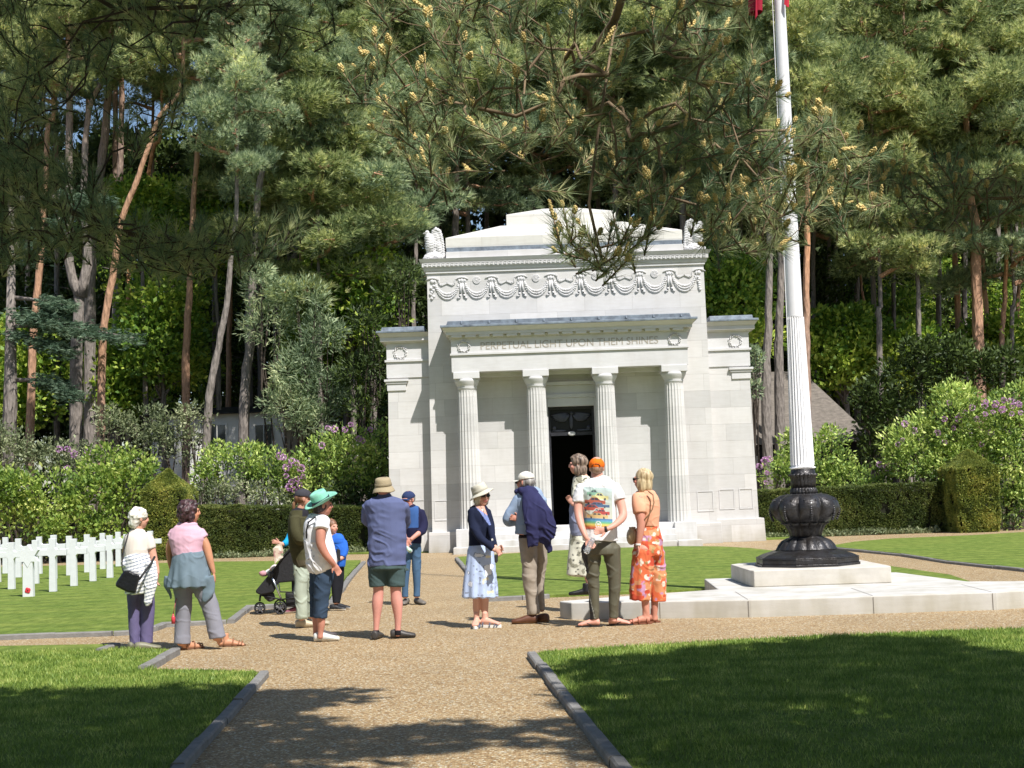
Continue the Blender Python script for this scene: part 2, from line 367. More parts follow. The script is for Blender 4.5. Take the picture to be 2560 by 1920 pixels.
def kerb(pts, w=0.07, h=0.05, seg=0.9, side=1):
    """row of squared stones along a line"""
    out = MB(); rr = random.Random(5)
    for a, b in zip(pts[:-1], pts[1:]):
        d = b - a; L = d.length
        if L < 0.02: continue
        u = d / L; nrm = Vector((-u.y, u.x, 0)) * side; n = max(1, round(L / seg)); 
        for i in range(n):
            s0, s1 = L * i / n + 0.004, L * (i + 1) / n - 0.004
            hh = h + rr.uniform(-0.006, 0.006); ww = w + rr.uniform(-0.004, 0.004); o = rr.uniform(-0.006, 0.006)
            p0 = a + u * s0 + nrm * o; p1 = a + u * s1 + nrm * (o + rr.uniform(-.004, .004))
            c = 0.012; q = []
            for P in (p0, p1):
                q += [P + Vector((0, 0, -0.02)), P + Vector((0, 0, hh - c)), P + nrm * c + Vector((0, 0, hh)), P + nrm * (ww - c) + Vector((0, 0, hh)), P + nrm * ww + Vector((0, 0, hh - c)), P + nrm * ww + Vector((0, 0, -0.02))]
            out.add([tuple(x) for x in q], [(0, 1, 7, 6), (1, 2, 8, 7), (2, 3, 9, 8), (3, 4, 10, 9), (4, 5, 11, 10), (0, 5, 4, 3, 2, 1), (6, 7, 8, 9, 10, 11)])
    return out
def kerb_obj(pts, **k):
    setting('kerb', kerb(pts, **k), M_kerb)
kerb_obj([ext(kA, kB, 9), kA], side=-1, w=0.085, h=0.055)
kerb_obj([rA, ext(rA, rB, 9)], side=-1, w=0.085, h=0.055)
kerb_obj([G(297, 1455), G(371, 1415)], side=-1, w=0.09, h=0.07)
kerb_obj([G(205, 1414), G(241, 1401)], side=-1, w=0.09, h=0.06)
kerb_obj([Vector((-20, 17.0, 0)), G(0, 1382), G(122, 1377), G(245, 1373), G(280, 1371), G(325, 1363.5), G(347, 1355), G(412, 1351), G(490, 1347.5), G(532, 1317), G(600, 1314), G(707, 1311), G(716, 1296), G(735, 1273), G(755, 1246), G(781, 1218)], side=-1, w=0.09, h=0.06)
kerb_obj([G(982, 1210), G(1001, 1233), G(1029, 1272), G(1056, 1300), G(1129, 1296.5), G(1188, 1293)], side=1, w=0.09, h=0.06)
kerb_obj([G(1802, 1182), G(1805, 1187), G(1952, 1201.5), G(2052, 1217), G(2212, 1234.5), ext(G(2052, 1217), G(2212, 1234.5), 6)], side=-1, w=0.07, h=0.05)

# ---- grass blades
M_grass = leafmat('grass_blades', [(0.0, '3c5a1c'), (0.35, '567a2a'), (0.65, '76983c'), (1.0, 'a4b860')], 0.3, clump=3.0, mul=(1.85, 1.4, 2.0))
def inside(P, poly):
    x, y = P[:, 0], P[:, 1]; r = np.zeros(len(P), bool); n = len(poly)
    for i in range(n):
        a, b = poly[i], poly[(i + 1) % n]
        if abs(a.y - b.y) < 1e-9: continue
        c = ((a.y > y) != (b.y > y)) & (x < (b.x - a.x) * (y - a.y) / (b.y - a.y) + a.x); r ^= c
    return r
def grass(name, poly, x0, x1, y0, y1, dens, hgt=0.035, seed=1, wid=0.006):
    rs = np.random.RandomState(seed); n = int((x1 - x0) * (y1 - y0) * dens)
    P = np.stack([rs.uniform(x0, x1, n), rs.uniform(y0, y1, n)], 1); P = P[inside(P, poly)]
    keep = np.abs(P[:, 0]) < P[:, 1] * 0.37 + 0.5; P = P[keep]; n = len(P)
    h = hgt * rs.uniform(0.5, 1.25, n) * (1 + 0.35 * vnoise(np.stack([P[:, 0] * 2, P[:, 1] * 2, P[:, 0] * 0], 1)))
    a = rs.uniform(0, 2 * np.pi, n); ln = rs.uniform(0.1, 0.9, n) * h; b = rs.uniform(0, 2 * np.pi, n); w = wid * rs.uniform(.6, 1.4, n) * (0.6 + P[:, 1] / 14)
    base = np.stack([P[:, 0], P[:, 1], np.full(n, LZ - 0.004)], 1)
    s = np.stack([np.cos(a) * w / 2, np.sin(a) * w / 2, 0 * a], 1); tip = base + np.stack([np.cos(b) * ln, np.sin(b) * ln, h], 1)
    V = np.stack([base - s, base + s, tip], 1).reshape(-1, 3); F = np.arange(n * 3).reshape(-1, 3)
    me = raw_mesh(name, V, F); at = me.attributes.new('rnd', 'FLOAT', 'POINT'); at.data.foreach_set('value', np.repeat(rs.rand(n), 3).astype(np.float32))
    o = part(name, me, M_grass); o['kind'] = 'stuff'; tag(o, 'short mown green grass on the lawn', 'grass'); return o
grass('grass', NL, -6.5, -1.4, 7.6, 15.5, 3200, seed=3)
grass('grass', NR, 0.1, 7.0, 7.6, 16.5, 3200, seed=4)

# fallen needles and scales on the gravel
M_lit = mat('dry_needles', '6e5636', .9, .3, 40)
rs = np.random.RandomState(12); n = 5200; P = np.stack([rs.uniform(-4.5, 7, n), 7.8 + 10.5 * rs.rand(n) ** 1.3, np.full(n, .003)], 1); cl_ = vnoise(P * np.array([.8, .5, 1])) > -.1; P = P[cl_]
P = P[~inside(P[:, :2], NL) & ~inside(P[:, :2], NR)]; n = len(P); a = rs.uniform(0, 6.28, n); L_ = rs.uniform(.01, .05, n); w_ = rs.uniform(.0015, .004, n)
u = np.stack([np.cos(a), np.sin(a), a * 0], 1); v = np.stack([-np.sin(a), np.cos(a), a * 0 + .8], 1) * w_[:, None]
me = raw_mesh('litter', np.stack([P - v * np.array([1, 1, 0]), P + v * np.array([1, 1, 0]), P + u * L_[:, None] + v], 1).reshape(-1, 3), np.arange(3 * n).reshape(-1, 3)); o = part('litter', me, M_lit); tag(o, 'fallen pine needles scattered on the gravel path', 'litter', kind='stuff')
# ------------------------------------------------------------------ chapel
M_st = stone('portland_stone', 'd6d3cb', (1.25, 0.44), 0.10, mul=(.97, .985, 1.07))
M_st2 = stone('carved_stone', 'd6d3cc', None, 0.10, mul=(.93, .945, 1.02))
M_roofst = stone('roof_stone', 'dad8d2', (1.6, 0.5), 0.08)
M_lead = mat('sheet_lead', '7d8791', 0.6, 0.22, 5.0, 0.2, 20, metal=0.3, col2='5b626c')
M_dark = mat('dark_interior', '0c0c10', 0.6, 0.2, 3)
M_bronze = mat('bronze_grille', '3a3a40', 0.45, 0.3, 8, metal=0.5)
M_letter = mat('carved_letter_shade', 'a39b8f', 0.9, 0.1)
CX, YF = 1.5, 38.5
ch = thing('chapel', (CX, 42.5, 0), 'white stone chapel with a four column porch and stepped roof', 'chapel')
# main block with battered front: wall in four panels round the doorway
DX0, DX1, DZ0, DZ1 = 0.91, 2.12, 0.6, 3.68
def bx(z): return 3.70 - 0.07 * (z / 7.3)       # half width at height z
w = MB()
def wallquad(x0a, x1a, z0, x0b, x1b, z1, y=YF):
    w.add([(x0a, y, z0), (x1a, y, z0), (x1b, y, z1), (x0b, y, z1)], [(0, 1, 2, 3)])
wallquad(CX - bx(.5), DX0, .5, CX - bx(3.68), DX0, DZ1); wallquad(DX1, CX + bx(.5), .5, DX1, CX + bx(3.68), DZ1)
wallquad(CX - bx(3.68), CX + bx(3.68), DZ1, CX - bx(7.28), CX + bx(7.28), 7.28); wallquad(DX0, DX1, .5, DX0, DX1, .6)
YB = 47.5
for sx in (-1, 1):
    w.add([(CX + sx * bx(.5), YF, .5), (CX + sx * bx(.5), YB, .5), (CX + sx * bx(7.28), YB, 7.28), (CX + sx * bx(7.28), YF, 7.28)], [(0, 1, 2, 3)])
w.add([(CX - bx(.5), YB, .5), (CX + bx(.5), YB, .5), (CX + bx(7.28), YB, 7.28), (CX - bx(7.28), YB, 7.28)], [(0, 3, 2, 1)])
wall = part('wall', w, M_st, ch)
# shallow corner panels near the foot of the wall and wings
def panel(p, x0, x1, z0, z1, y, t=0.012, e=0.02):
    m = MB(); m.box(x0, x1, y - t, y + .01, z1 - e, z1); m.box(x0, x1, y - t, y + .01, z0, z0 + e); m.box(x0, x0 + e, y - t, y + .01, z0 + e, z1 - e); m.box(x1 - e, x1, y - t, y + .01, z0 + e, z1 - e)
    part('raised_panel', m, M_st2, p)
for s in (-1, 1):
    a, b = sorted((CX + s * 3.62, CX + s * 3.2)); panel(wall, a, b, .82, 1.35, YF)
# plinth and steps
x = 3.80
for pl_, q_ in ((1, 1), (-1, -1)):
    pl = MB(); a_, b_ = sorted((CX + q_ * 3.02, CX + q_ * x)); c_, d_ = sorted((CX + q_ * 3.02, CX + q_ * (x - .02))); pl.frustum((a_, b_, YF - .14, YF + .5, -.03), (c_, d_, YF - .13, YF + .5, .53)); part('plinth', pl, M_st, ch, bevel=.012)
st = MB(); PX = 3.05
for k in range(4):
    st.box(CX - PX + .55, CX + PX - .55, YF - 1.55 + k * .25, YF + .0 - .002 * k, -.03 + (0 if k == 0 else .15 * k), .15 * (k + 1))
st.box(DX0 + .01, DX1 - .01, YF, YF + 3, .5, .6)
part('steps', st, M_st2, ch, bevel=.01)
for s in (-1, 1):
    m = MB(); a, b = sorted((CX + s * (PX - .56), CX + s * (PX + .0)))
    m.box(a, b, YF - .92, YF, -.03, .6); a, b = sorted((CX + s * (PX - .56), CX + s * (PX + .05))); m.box(a, b, YF - 1.6, YF - .925, -.03, .16)
    part('stair_pier', m, M_st2, ch, bevel=.012)
# side wings, set back
YW = YF + .36
for s in (-1, 1):
    xi, xo = CX + s * 3.6, CX + s * 4.78
    def bb(m, a, b, *r): m.box(min(a, b), max(a, b), *r)
    m = MB(); xa = CX + s * 4.82
    def fr(m, xin, o0, o1, y0, y1, z0, z1):
        a = sorted((xin, o0)); b = sorted((xin, o1)); m.frustum((a[0], a[1], y0, YB - .6, z0), (b[0], b[1], y1, YB - .6, z1))
    fr(m, xi, CX + s * 4.83, CX + s * 4.76, YW, YW, .6, 4.6); wg = part('side_wing', m, M_st, ch)
    m = MB(); fr(m, xi, CX + s * 4.98, CX + s * 4.95, YW - .13, YW - .12, -.03, .6); part('wing_plinth', m, M_st, wg, bevel=.012)
    m = MB(); fr(m, xi, CX + s * 4.79, CX + s * 4.79, YW - .03, YW - .03, 4.6, 5.02); part('architrave', m, M_st2, wg)
    m = MB(); fr(m, xi, CX + s * 4.83, CX + s * 4.83, YW - .07, YW - .07, 5.02, 5.075); part('moulding', m, M_st2, wg)
    m = MB(); fr(m, xi, CX + s * 4.78, CX + s * 4.78, YW - .02, YW - .02, 5.075, 5.52); part('frieze', m, M_st2, wg)
    m = MB(); fr(m, xi, CX + s * 4.83, CX + s * 4.86, YW - .08, YW - .1, 5.52, 5.56); fr(m, xi, CX + s * 4.93, CX + s * 4.93, YW - .15, YW - .15, 5.562, 5.66); fr(m, xi, CX + s * 4.93, CX + s * 5.0, YW - .16, YW - .25, 5.662, 5.77)
    part('cornice', m, M_st2, wg)
    m = MB(); fr(m, CX + s * 3.75, CX + s * 5.03, CX + s * 5.02, YW - .28, YW - .28, 5.772, 5.83); fr(m, CX + s * 3.75, CX + s * 4.9, CX + s * 4.88, YW - .18, YW - .16, 5.832, 5.93)
    part('lead_capping', m, M_lead, wg, bevel=.01)
    # small pilaster capital
    m = MB(); a, b = CX + s * 4.2, CX + s * 4.86
    bb(m, a + s * .02, b, YW - .09, YW + .3, 4.5, 4.56); bb(m, a + s * .06, b - s * .04, YW - .06, YW + .3, 4.44, 4.498); bb(m, a + s * .09, b - s * .07, YW - .035, YW + .3, 4.26, 4.438)
    part('pilaster_cap', m, M_st2, wg, bevel=.008)
    for (pa, pb) in ((4.7, 4.34), (4.22, 3.82)):
        a, b = sorted((CX + s * pa, CX + s * pb)); panel(wg, a, b, .85, 1.38, YW)
# leafy wreaths
def wreath(parent, cx, cz, y, r, seed):
    rr = random.Random(seed); m = MB()
    for k in range(34):
        a = math.radians(-80 + 340 * k / 33 + 50); j = rr.uniform(-.35, .35)
        px, pz = cx + math.cos(a) * r * (1 + .16 * math.sin(k * 2.4)), cz + math.sin(a) * r * (1 + .16 * math.sin(k * 2.4))
        m.ell((px, y - .008, pz), (r * .2, .03, r * .09), Matrix.Rotation(-(a + math.pi / 2 + j), 3, 'Y'), 8, 5)
    part('wreath', m, M_st2, parent, sm=True)
for s in (-1, 1):
    wg = [o for o in ch.children if o.name.startswith('side_wing')][0 if s < 0 else 1]
    wreath(wg, CX + s * 4.42, 5.26, YW - .02, .155, 3 + s)
# frieze of swags
def ribbon(m, pts, w, y, t=.03):
    for (a, b) in zip(pts[:-1], pts[1:]):
        a, b = Vector((a[0], 0, a[1])), Vector((b[0], 0, b[1])); d = (b - a).normalized(); n = Vector((-d.z, 0, d.x)) * w / 2
        q = [a - n - d * w * .2, b - n + d * w * .2, b + n + d * w * .2, a + n - d * w * .2]
        m.add([(p.x, y - t, p.z) for p in q] + [(p.x, y + .005, p.z) for p in q], [(0, 1, 2, 3), (0, 4, 5, 1), (1, 5, 6, 2), (2, 6, 7, 3), (3, 7, 4, 0)])
x0, dx = CX - 3.5, 7.0 / 9
for k in range(9):
    a, b = x0 + dx * k, x0 + dx * (k + 1); m = MB(); rr = random.Random(k)
    for i in range(25):
        t = i / 24; px = a + .07 + (dx - .14) * t; sag = 4 * t * (1 - t); pz = 7.06 - .40 * sag ** .62; rad = .04 + .05 * sag
        for q in range(3):
            m.ell((px + rr.uniform(-.01, .01), YF - .004, pz + (q - 1) * rad * .75), (.034, .035 + .014 * (q == 1), .03), None, 6, 5)
    g_ = part('garland', m, M_st2, wall, sm=True)
    mid = (a + b) / 2
    m = MB()
    if k % 2 == 1:
        for r_, d_ in ((.088, .03), (.06, .02), (.03, .05)):
            n = 20; m.tube([(mid + r_ * math.cos(2 * math.pi * i / n), YF - .01, 7.07 + r_ * math.sin(2 * math.pi * i / n)) for i in range(n + 1)], .014, 6)
        m.ell((mid, YF, 7.07), (.022, .035, .022), None, 8, 6); part('rosette', m, M_st2, wall, sm=True)
    else:
        ribbon(m, [(a + .12, 7.16), (a + .17, 7.1), (a + .19, 7.0), (a + .25, 6.96), (mid, 7.02), (b - .25, 6.96), (b - .19, 7.0), (b - .17, 7.1), (b - .12, 7.16)], .03, YF)
        part('ribbon', m, M_st2, wall)
for k in range(10):
    a = x0 + dx * k; m = MB()
    m.ell((a, YF, 7.07), (.06, .045, .06), None, 12, 8)
    m.tube([(a - .17, YF - .01, 7.1), (a - .08, YF - .02, 7.15), (a, YF - .02, 7.16), (a + .08, YF - .02, 7.15), (a + .17, YF - .01, 7.1)], [.01, .025, .02, .025, .01], 6)
    if 0 < k < 9:
        for s in (-1, 1): ribbon(m, [(a + s * .02, 7.0), (a + s * .045, 6.72), (a + s * .06, 6.64), (a + s * .12, 6.6)], .05, YF)
    else:
        for i in range(7): m.ell((a + rr.uniform(-.05, .05), YF, 6.95 - i * .055), (.045, .05, .04), None, 7, 5)
    part('tassel', m, M_st2, wall, sm=True)
# main cornice
m = MB(); X = 3.62
def band(m, x, y, z0, z1, dy=0): m.frustum((CX - x, CX + x, YF - y, YB + y, z0), (CX - x - dy, CX + x + dy, YF - y - dy, YB + y + dy, z1))
band(m, 3.66, .04, 7.28, 7.34); band(m, 3.70, .06, 7.342, 7.40, .02); band(m, 3.75, .12, 7.44, 7.56); band(m, 3.78, .135, 7.562, 7.65, .05)
band(m, 3.72, .085, 7.402, 7.439)
co = part('cornice', m, M_st2, ch)
m = MB()
for k in range(64):
    a = CX - 3.7 + 7.4 * (k + .5) / 64; h = .015
    m.box(a - .05, a + .035, YF - .12 - h, YF - .115, 7.525, 7.54); m.box(a - .05, a - .035, YF - .12 - h, YF - .115, 7.465, 7.523); m.box(a - .033, a + .02, YF - .12 - h, YF - .115, 7.465, 7.479); m.box(a + .005, a + .02, YF - .12 - h, YF - .115, 7.481, 7.505)
part('fret_band', m, M_st2, co)
# parapet, lead, stepped roof
m = MB(); m.box(CX - 3.12, CX + 3.12, YF - .02, YB, 7.651, 7.84); part('parapet', m, M_st, ch, bevel=.01)
m = MB(); m.box(CX - 3.1, CX + 3.1, YF + .06, YB - .1, 7.841, 7.96); part('lead_capping', m, M_lead, ch)
m = MB(); m.frustum((CX - 3.12, CX + 3.12, YF + .1, YB - .2, 7.961), (CX - 3.12, CX + 3.12, YF + .1, YB - .2, 8.23))
m.frustum((CX - 3.12, CX + 3.12, YF + .1, YB - .2, 8.231), (CX - 1.66, CX + 1.66, YF + 1.45, YB - 1.8, 8.75)); part('roof', m, M_roofst, ch, bevel=.01)
m = MB(); m.box(CX - 1.5, CX + 1.5, YF + 1.5, YB - 1.9, 8.7, 9.06)
m.frustum((CX - 1.5, CX + 1.5, YF + 1.5, YB - 1.9, 9.061), (CX - .45, CX + .45, YF + 2.6, YB - 3, 9.4)); part('roof_block', m, M_roofst, ch, bevel=.01)
# porch
YA = YF - .50                                   # column axis
m = MB(); E = 3.03; YE = YA - .27
m.box(CX - E, CX + E, YE, YF - .0, 4.6, 5.03); m.box(CX - E - .03, CX + E + .03, YE - .04, YF, 5.031, 5.085); m.box(CX - E, CX + E, YE - .005, YF, 5.086, 5.46)
pc = part('porch_entablature', m, M_st2, ch, bevel=.004)
m = MB(); m.box(CX - E - .05, CX + E + .05, YE - .03, YF, 5.461, 5.54); m.box(CX - E - .12, CX + E + .12, YE - .15, YF, 5.545, 5.62)
m.frustum((CX - E - .12, CX + E + .12, YE - .155, YF, 5.621), (CX - E - .22, CX + E + .22, YE - .27, YF, 5.73)); part('cornice', m, M_st2, pc)
m = MB()
for k in range(17):
    a = CX - E + .02 + (2 * E - .04) * k / 17; m.box(a, a + .27, YE - .135, YF - .4, 5.485, 5.543)
part('dentil_course', m, M_st2, pc)
m = MB(); m.box(CX - E - .25, CX + E + .25, YE - .30, YF, 5.731, 5.79); m.frustum((CX - E - .1, CX + E + .1, YE - .2, YF, 5.791), (CX - E - .06, CX + E + .06, YE - .2, YF, 5.9))
for k in range(9):
    a = CX - E + .3 + k * .7; m.tube([(a, YE - .29, 5.80), (a, YE - .18, 5.88), (a, YF, 5.93)], .025, 6)
part('lead_capping', m, M_lead, pc, bevel=.008)
for s in (-1, 1): wreath(pc, CX + s * 2.7, 5.255, YE - .012, .14, 9 + s)
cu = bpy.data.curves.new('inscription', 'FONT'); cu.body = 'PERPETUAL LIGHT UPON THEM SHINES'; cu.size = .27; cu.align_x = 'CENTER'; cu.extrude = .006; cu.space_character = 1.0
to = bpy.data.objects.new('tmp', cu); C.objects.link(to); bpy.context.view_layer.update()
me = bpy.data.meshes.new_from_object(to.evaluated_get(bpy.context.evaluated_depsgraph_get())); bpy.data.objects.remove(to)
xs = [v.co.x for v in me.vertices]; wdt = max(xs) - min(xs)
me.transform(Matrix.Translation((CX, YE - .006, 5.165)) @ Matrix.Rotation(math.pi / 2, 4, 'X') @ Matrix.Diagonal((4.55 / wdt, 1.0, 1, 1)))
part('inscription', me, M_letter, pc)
m = MB(); m.box(CX - E + .3, CX + E - .3, YE + .5, YF - .001, 4.5, 4.599); part('ceiling', m, M_st2, pc)
for k in range(4):
    cx = CX - 2.66 + 1.775 * k
    m = MB(); m.box(cx - .335, cx + .335, YA - .30, YF, 4.43, 4.6); cp = part('capital', m, M_st2, ch, bevel=.01)
    m = MB(); m.lathe([(.23, 4.14), (.235, 4.18), (.25, 4.2), (.24, 4.22), (.27, 4.27), (.315, 4.36), (.33, 4.43)], cx, YA, 40); part('echinus', m, M_st2, cp, sm=True)
    m = MB(); pr = [(.298 - .055 * (z - .6) / 3.5, z) for z in np.linspace(.6, 4.02, 8)] + [(.242, 4.08), (.238, 4.14, .0)]
    m.lathe(pr, cx, YA, 160, 20, .085); part('column', m, M_st, ch, auto=50)
# door
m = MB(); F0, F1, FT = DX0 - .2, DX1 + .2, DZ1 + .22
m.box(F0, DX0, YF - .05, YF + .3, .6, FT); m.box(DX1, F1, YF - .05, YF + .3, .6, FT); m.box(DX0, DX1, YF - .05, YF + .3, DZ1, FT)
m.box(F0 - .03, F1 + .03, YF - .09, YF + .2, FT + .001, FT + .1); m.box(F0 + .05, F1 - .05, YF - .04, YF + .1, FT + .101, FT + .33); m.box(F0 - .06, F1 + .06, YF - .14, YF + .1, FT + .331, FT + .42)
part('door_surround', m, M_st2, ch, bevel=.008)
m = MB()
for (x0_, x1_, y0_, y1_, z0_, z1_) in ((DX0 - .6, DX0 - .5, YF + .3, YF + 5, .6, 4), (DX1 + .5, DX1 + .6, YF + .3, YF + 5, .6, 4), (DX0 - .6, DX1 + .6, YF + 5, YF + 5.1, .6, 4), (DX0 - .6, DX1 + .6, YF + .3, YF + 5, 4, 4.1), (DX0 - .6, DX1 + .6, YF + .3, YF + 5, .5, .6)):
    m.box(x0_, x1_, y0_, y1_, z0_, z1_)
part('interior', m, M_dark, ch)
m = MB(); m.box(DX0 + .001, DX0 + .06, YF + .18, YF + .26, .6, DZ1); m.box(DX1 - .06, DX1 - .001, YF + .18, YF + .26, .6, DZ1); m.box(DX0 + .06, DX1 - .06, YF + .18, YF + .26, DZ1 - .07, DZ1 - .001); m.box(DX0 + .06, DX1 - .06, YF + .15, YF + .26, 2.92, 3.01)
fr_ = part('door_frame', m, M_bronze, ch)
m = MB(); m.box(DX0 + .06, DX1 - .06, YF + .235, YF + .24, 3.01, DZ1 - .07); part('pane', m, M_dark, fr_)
# spread eagle in the transom
m = MB(); ex = (DX0 + DX1) / 2
m.ell((ex, YF + .2, 3.28), (.05, .03, .2)); m.ell((ex + .01, YF + .2, 3.5), (.035, .03, .05)); m.ell((ex + .05, YF + .19, 3.5), (.03, .015, .012))
for s in (-1, 1):
    for k in range(9):
        a = math.radians(12 + k * 9); L = .48 - .03 * k
        m.ell((ex + s * (.07 + math.cos(a - .3) * L * .5), YF + .205 - k * .002, 3.52 - math.sin(a) * L * .45 - k * .004), (L * .5, .015, .035), Matrix.Rotation(s * (a * .62), 3, 'Y'), 8, 5)
    m.ell((ex + s * .33, YF + .2, 3.05), (.2, .02, .03)); m.ell((ex + s * .45, YF + .2, 3.12), (.05, .02, .05))
part('eagle_relief', m, mat('dull_bronze', '4a4b55', .5, .2, 9, metal=.3), fr_, sm=True)
m = MB(); m.ell((ex, YF + .13, 2.965), (.1, .03, .06)); part('boss', m, M_st2, fr_, sm=True)

# ---- voxel merge used by carved and modelled shapes
def remesh(mb, vox, sm_it=4, name='m', factor=0.5):
    me = mb.mesh(name) if isinstance(mb, MB) else mb; o = bpy.data.objects.new('tmp', me); C.objects.link(o)
    fixn(me)
    r = o.modifiers.new('r', 'REMESH'); r.mode = 'VOXEL'; r.voxel_size = vox; r.adaptivity = 0
    if sm_it: s = o.modifiers.new('s', 'SMOOTH'); s.iterations = sm_it; s.factor = factor
    bpy.context.view_layer.update()
    out = bpy.data.meshes.new_from_object(o.evaluated_get(bpy.context.evaluated_depsgraph_get())); bpy.data.objects.remove(o); bpy.data.meshes.remove(me)
    out.name = name; smooth(out); return out
def displace(me, fn):
    n = len(me.vertices); v = np.empty(n * 3, np.float32); me.vertices.foreach_get('co', v); v = v.reshape(-1, 3)
    nm = np.empty(n * 3, np.float32); me.vertices.foreach_get('normal', nm); nm = nm.reshape(-1, 3)
    v = v + nm * fn(v)[:, None]; me.vertices.foreach_set('co', v.astype(np.float32).ravel()); me.update()
def eagle(sx):
    m = MB(); x = CX - sx * 3.44; y = YF + .12; z = 7.65
    def e(dx, dz, r, rot=0, dy=0): m.ell((x + sx * dx, y + dy, z + dz), r, Matrix.Rotation(rot * sx, 3, 'Y'), 14, 9)
    e(-.02, .1, (.25, .16, .11)); e(-.1, .06, (.2, .17, .08)); e(.1, .07, (.2, .17, .08))
    e(-.08, .42, (.15, .14, .24), .1); e(-.12, .58, (.12, .11, .14)); e(-.16, .73, (.07, .07, .08)); e(-.235, .72, (.045, .03, .025), .3); e(-.12, .22, (.07, .07, .14)); e(-.0, .22, (.07, .07, .14))
    for k in range(10):
        a = k / 9; e(.02 + .2 * a, .5 - .02 * k + .18 * math.sin(a * 3), (.035, .07 - .003 * k, .3 - .1 * a), -.12 - .1 * a, .02)
    m.tube([(x + sx * q[0], y, z + q[1]) for q in ((-.02, .62), (.0, .76), (.07, .83), (.16, .78), (.21, .6), (.24, .4), (.27, .12), (.28, .0))], [.03, .05, .06, .06, .055, .05, .04, .03], 8)
    e(.1, .6, (.09, .06, .2), -.1); e(.14, .35, (.1, .07, .22), -.15)
    me = remesh(m, .018, 2, 'eagle_statue'); displace(me, lambda v: .014 * np.sin(v[:, 2] * 95 + 3 * np.sin(v[:, 0] * 30)) * np.sin(v[:, 0] * 60))
    part('eagle_statue', me, M_st2, ch)
eagle(1); eagle(-1)

# ------------------------------------------------------------------ flagpole platform
M_pl = stone('platform_stone', 'd0cec9', None, 0.12, mul=(.98, .98, 1.0))
M_pl2 = stone('stained_stone', 'cbc6bb', None, 0.28, mul=(1.05, 1.05, 1.08))
pf = thing('stone_platform', (4.0, 18.3, 0), 'low faceted white stone platform under the flagpole base', 'platform')
P0 = [(.47, 17.7), (.60, 17.42), (2.62, 16.90), (5.36, 16.78), (7.4, 17.42), (7.52, 17.75), (6.2, 18.35), (5.6, 18.6), (5.3, 20.9), (2.6, 20.9), (2.5, 18.75), (1.2, 18.1)]
m = MB(); m.prism(P0, -.03, .2); part('slab', m, M_pl, pf, bevel=.014)
M_jt = mat('joint_shadow', '77716a', .95)   # open joints between the blocks
for (a, b) in (((.60, 17.42), (2.62, 16.90)), ((2.62, 16.90), (5.36, 16.78)), ((5.36, 16.78), (7.4, 17.42))):
    for t in (0.5, 0.985):
        x_ = a[0] + (b[0] - a[0]) * t; y_ = a[1] + (b[1] - a[1]) * t; jm = MB(); jm.add([(x_ - .004, y_ - .004, 0), (x_ + .004, y_ - .004, 0), (x_ + .004, y_ - .004, .187), (x_ - .004, y_ - .004, .187)], [(0, 1, 2, 3)])
        jm.add([(x_ - .004, y_ + .02, .2025), (x_ + .004, y_ + .02, .2025), (x_ + .05, y_ + 1.3, .2025), (x_ + .042, y_ + 1.3, .2025)], [(0, 1, 2, 3)]); part('joint', jm, M_jt, pf)
PXC, PYC = 3.83, 19.75
m = MB(); hw = .99
hx0, hx1 = 2.945, 4.72
oc = [(hx0, 19.0), (hx0 + .03, 18.86), (hx1 - .02, 18.80), (hx1, 18.95), (hx1, 20.6), (hx1 - .2, 20.8), (hx0 + .2, 20.8), (hx0 - .02, 20.5)]
m.prism(oc, .201, .41); part('pedestal', m, M_pl2, pf, bevel=.012)

# bronze base + mast
M_bz = mat('black_bronze', '3a3a3d', .42, .3, 7.0, .5, 30, metal=.5, spec=.5, coat=.1, col2='2b2622')
M_white = mat('white_pole_paint', 'e8e8ea', .35, .05, 5.0, spec=.5)
fp = thing('flagpole', (PXC, PYC, .41), 'tall white fluted flagpole rising from an ornate black bronze urn', 'flagpole')
z0 = .411
m = MB()
def octa(r, ph=math.pi / 8): return [(PXC + r * math.cos(ph + k * math.pi / 4) * 1.0, PYC + r * math.sin(ph + k * math.pi / 4)) for k in range(8)]
m.prism(octa(.70), z0, z0 + .035); m.prism(octa(.685), z0 + .036, z0 + .1)
m.prism(octa(.69), z0 + .101, z0 + .115)
rs = [[(x_, y_, zz) for (x_, y_) in octa(r_)] for r_, zz in ((.67, z0 + .116), (.60, z0 + .15), (.46, z0 + .19), (.40, z0 + .21))]
m.rings(rs); part('octagonal_foot', m, M_bz, fp, bevel=.006)
def lobed(prof, n, lob, name, sharp=1.0):
    rs = []
    for (r_, z_, d_) in prof:
        a = np.arange(n) * 2 * np.pi / n; q = np.abs(np.cos(a * lob / 2)) ** sharp
        rr = r_ * (1 - d_ * (1 - q)); rs.append(np.stack([PXC + rr * np.cos(a), PYC + rr * np.sin(a), np.full(n, z_)], 1))
    m = MB(); m.rings(rs); return part(name, m, M_bz, fp, sm=True)
z1 = z0 + .2
lobed([(.41, z1, .0), (.40, z1 + .02, .03), (.375, z1 + .07, .1), (.33, z1 + .12, .12), (.26, z1 + .155, .1), (.225, z1 + .165, .02), (.21, z1 + .18, 0)], 240, 16, 'shell_foot', .7)
lobed([(.20, z1 + .17, 0), (.215, z1 + .19, .05), (.235, z1 + .25, .1), (.27, z1 + .32, .14), (.33, z1 + .355, .2), (.31, z1 + .36, .05)], 240, 14, 'leaf_cup', .6)
lobed([(.24, z1 + .34, 0), (.33, z1 + .37, .08), (.40, z1 + .42, .16), (.45, z1 + .49, .2), (.465, z1 + .55, .2), (.45, z1 + .62, .2), (.40, z1 + .68, .16), (.31, z1 + .725, .1), (.22, z1 + .74, .03), (.19, z1 + .742, 0)], 256, 8, 'urn', .55)
m = MB()
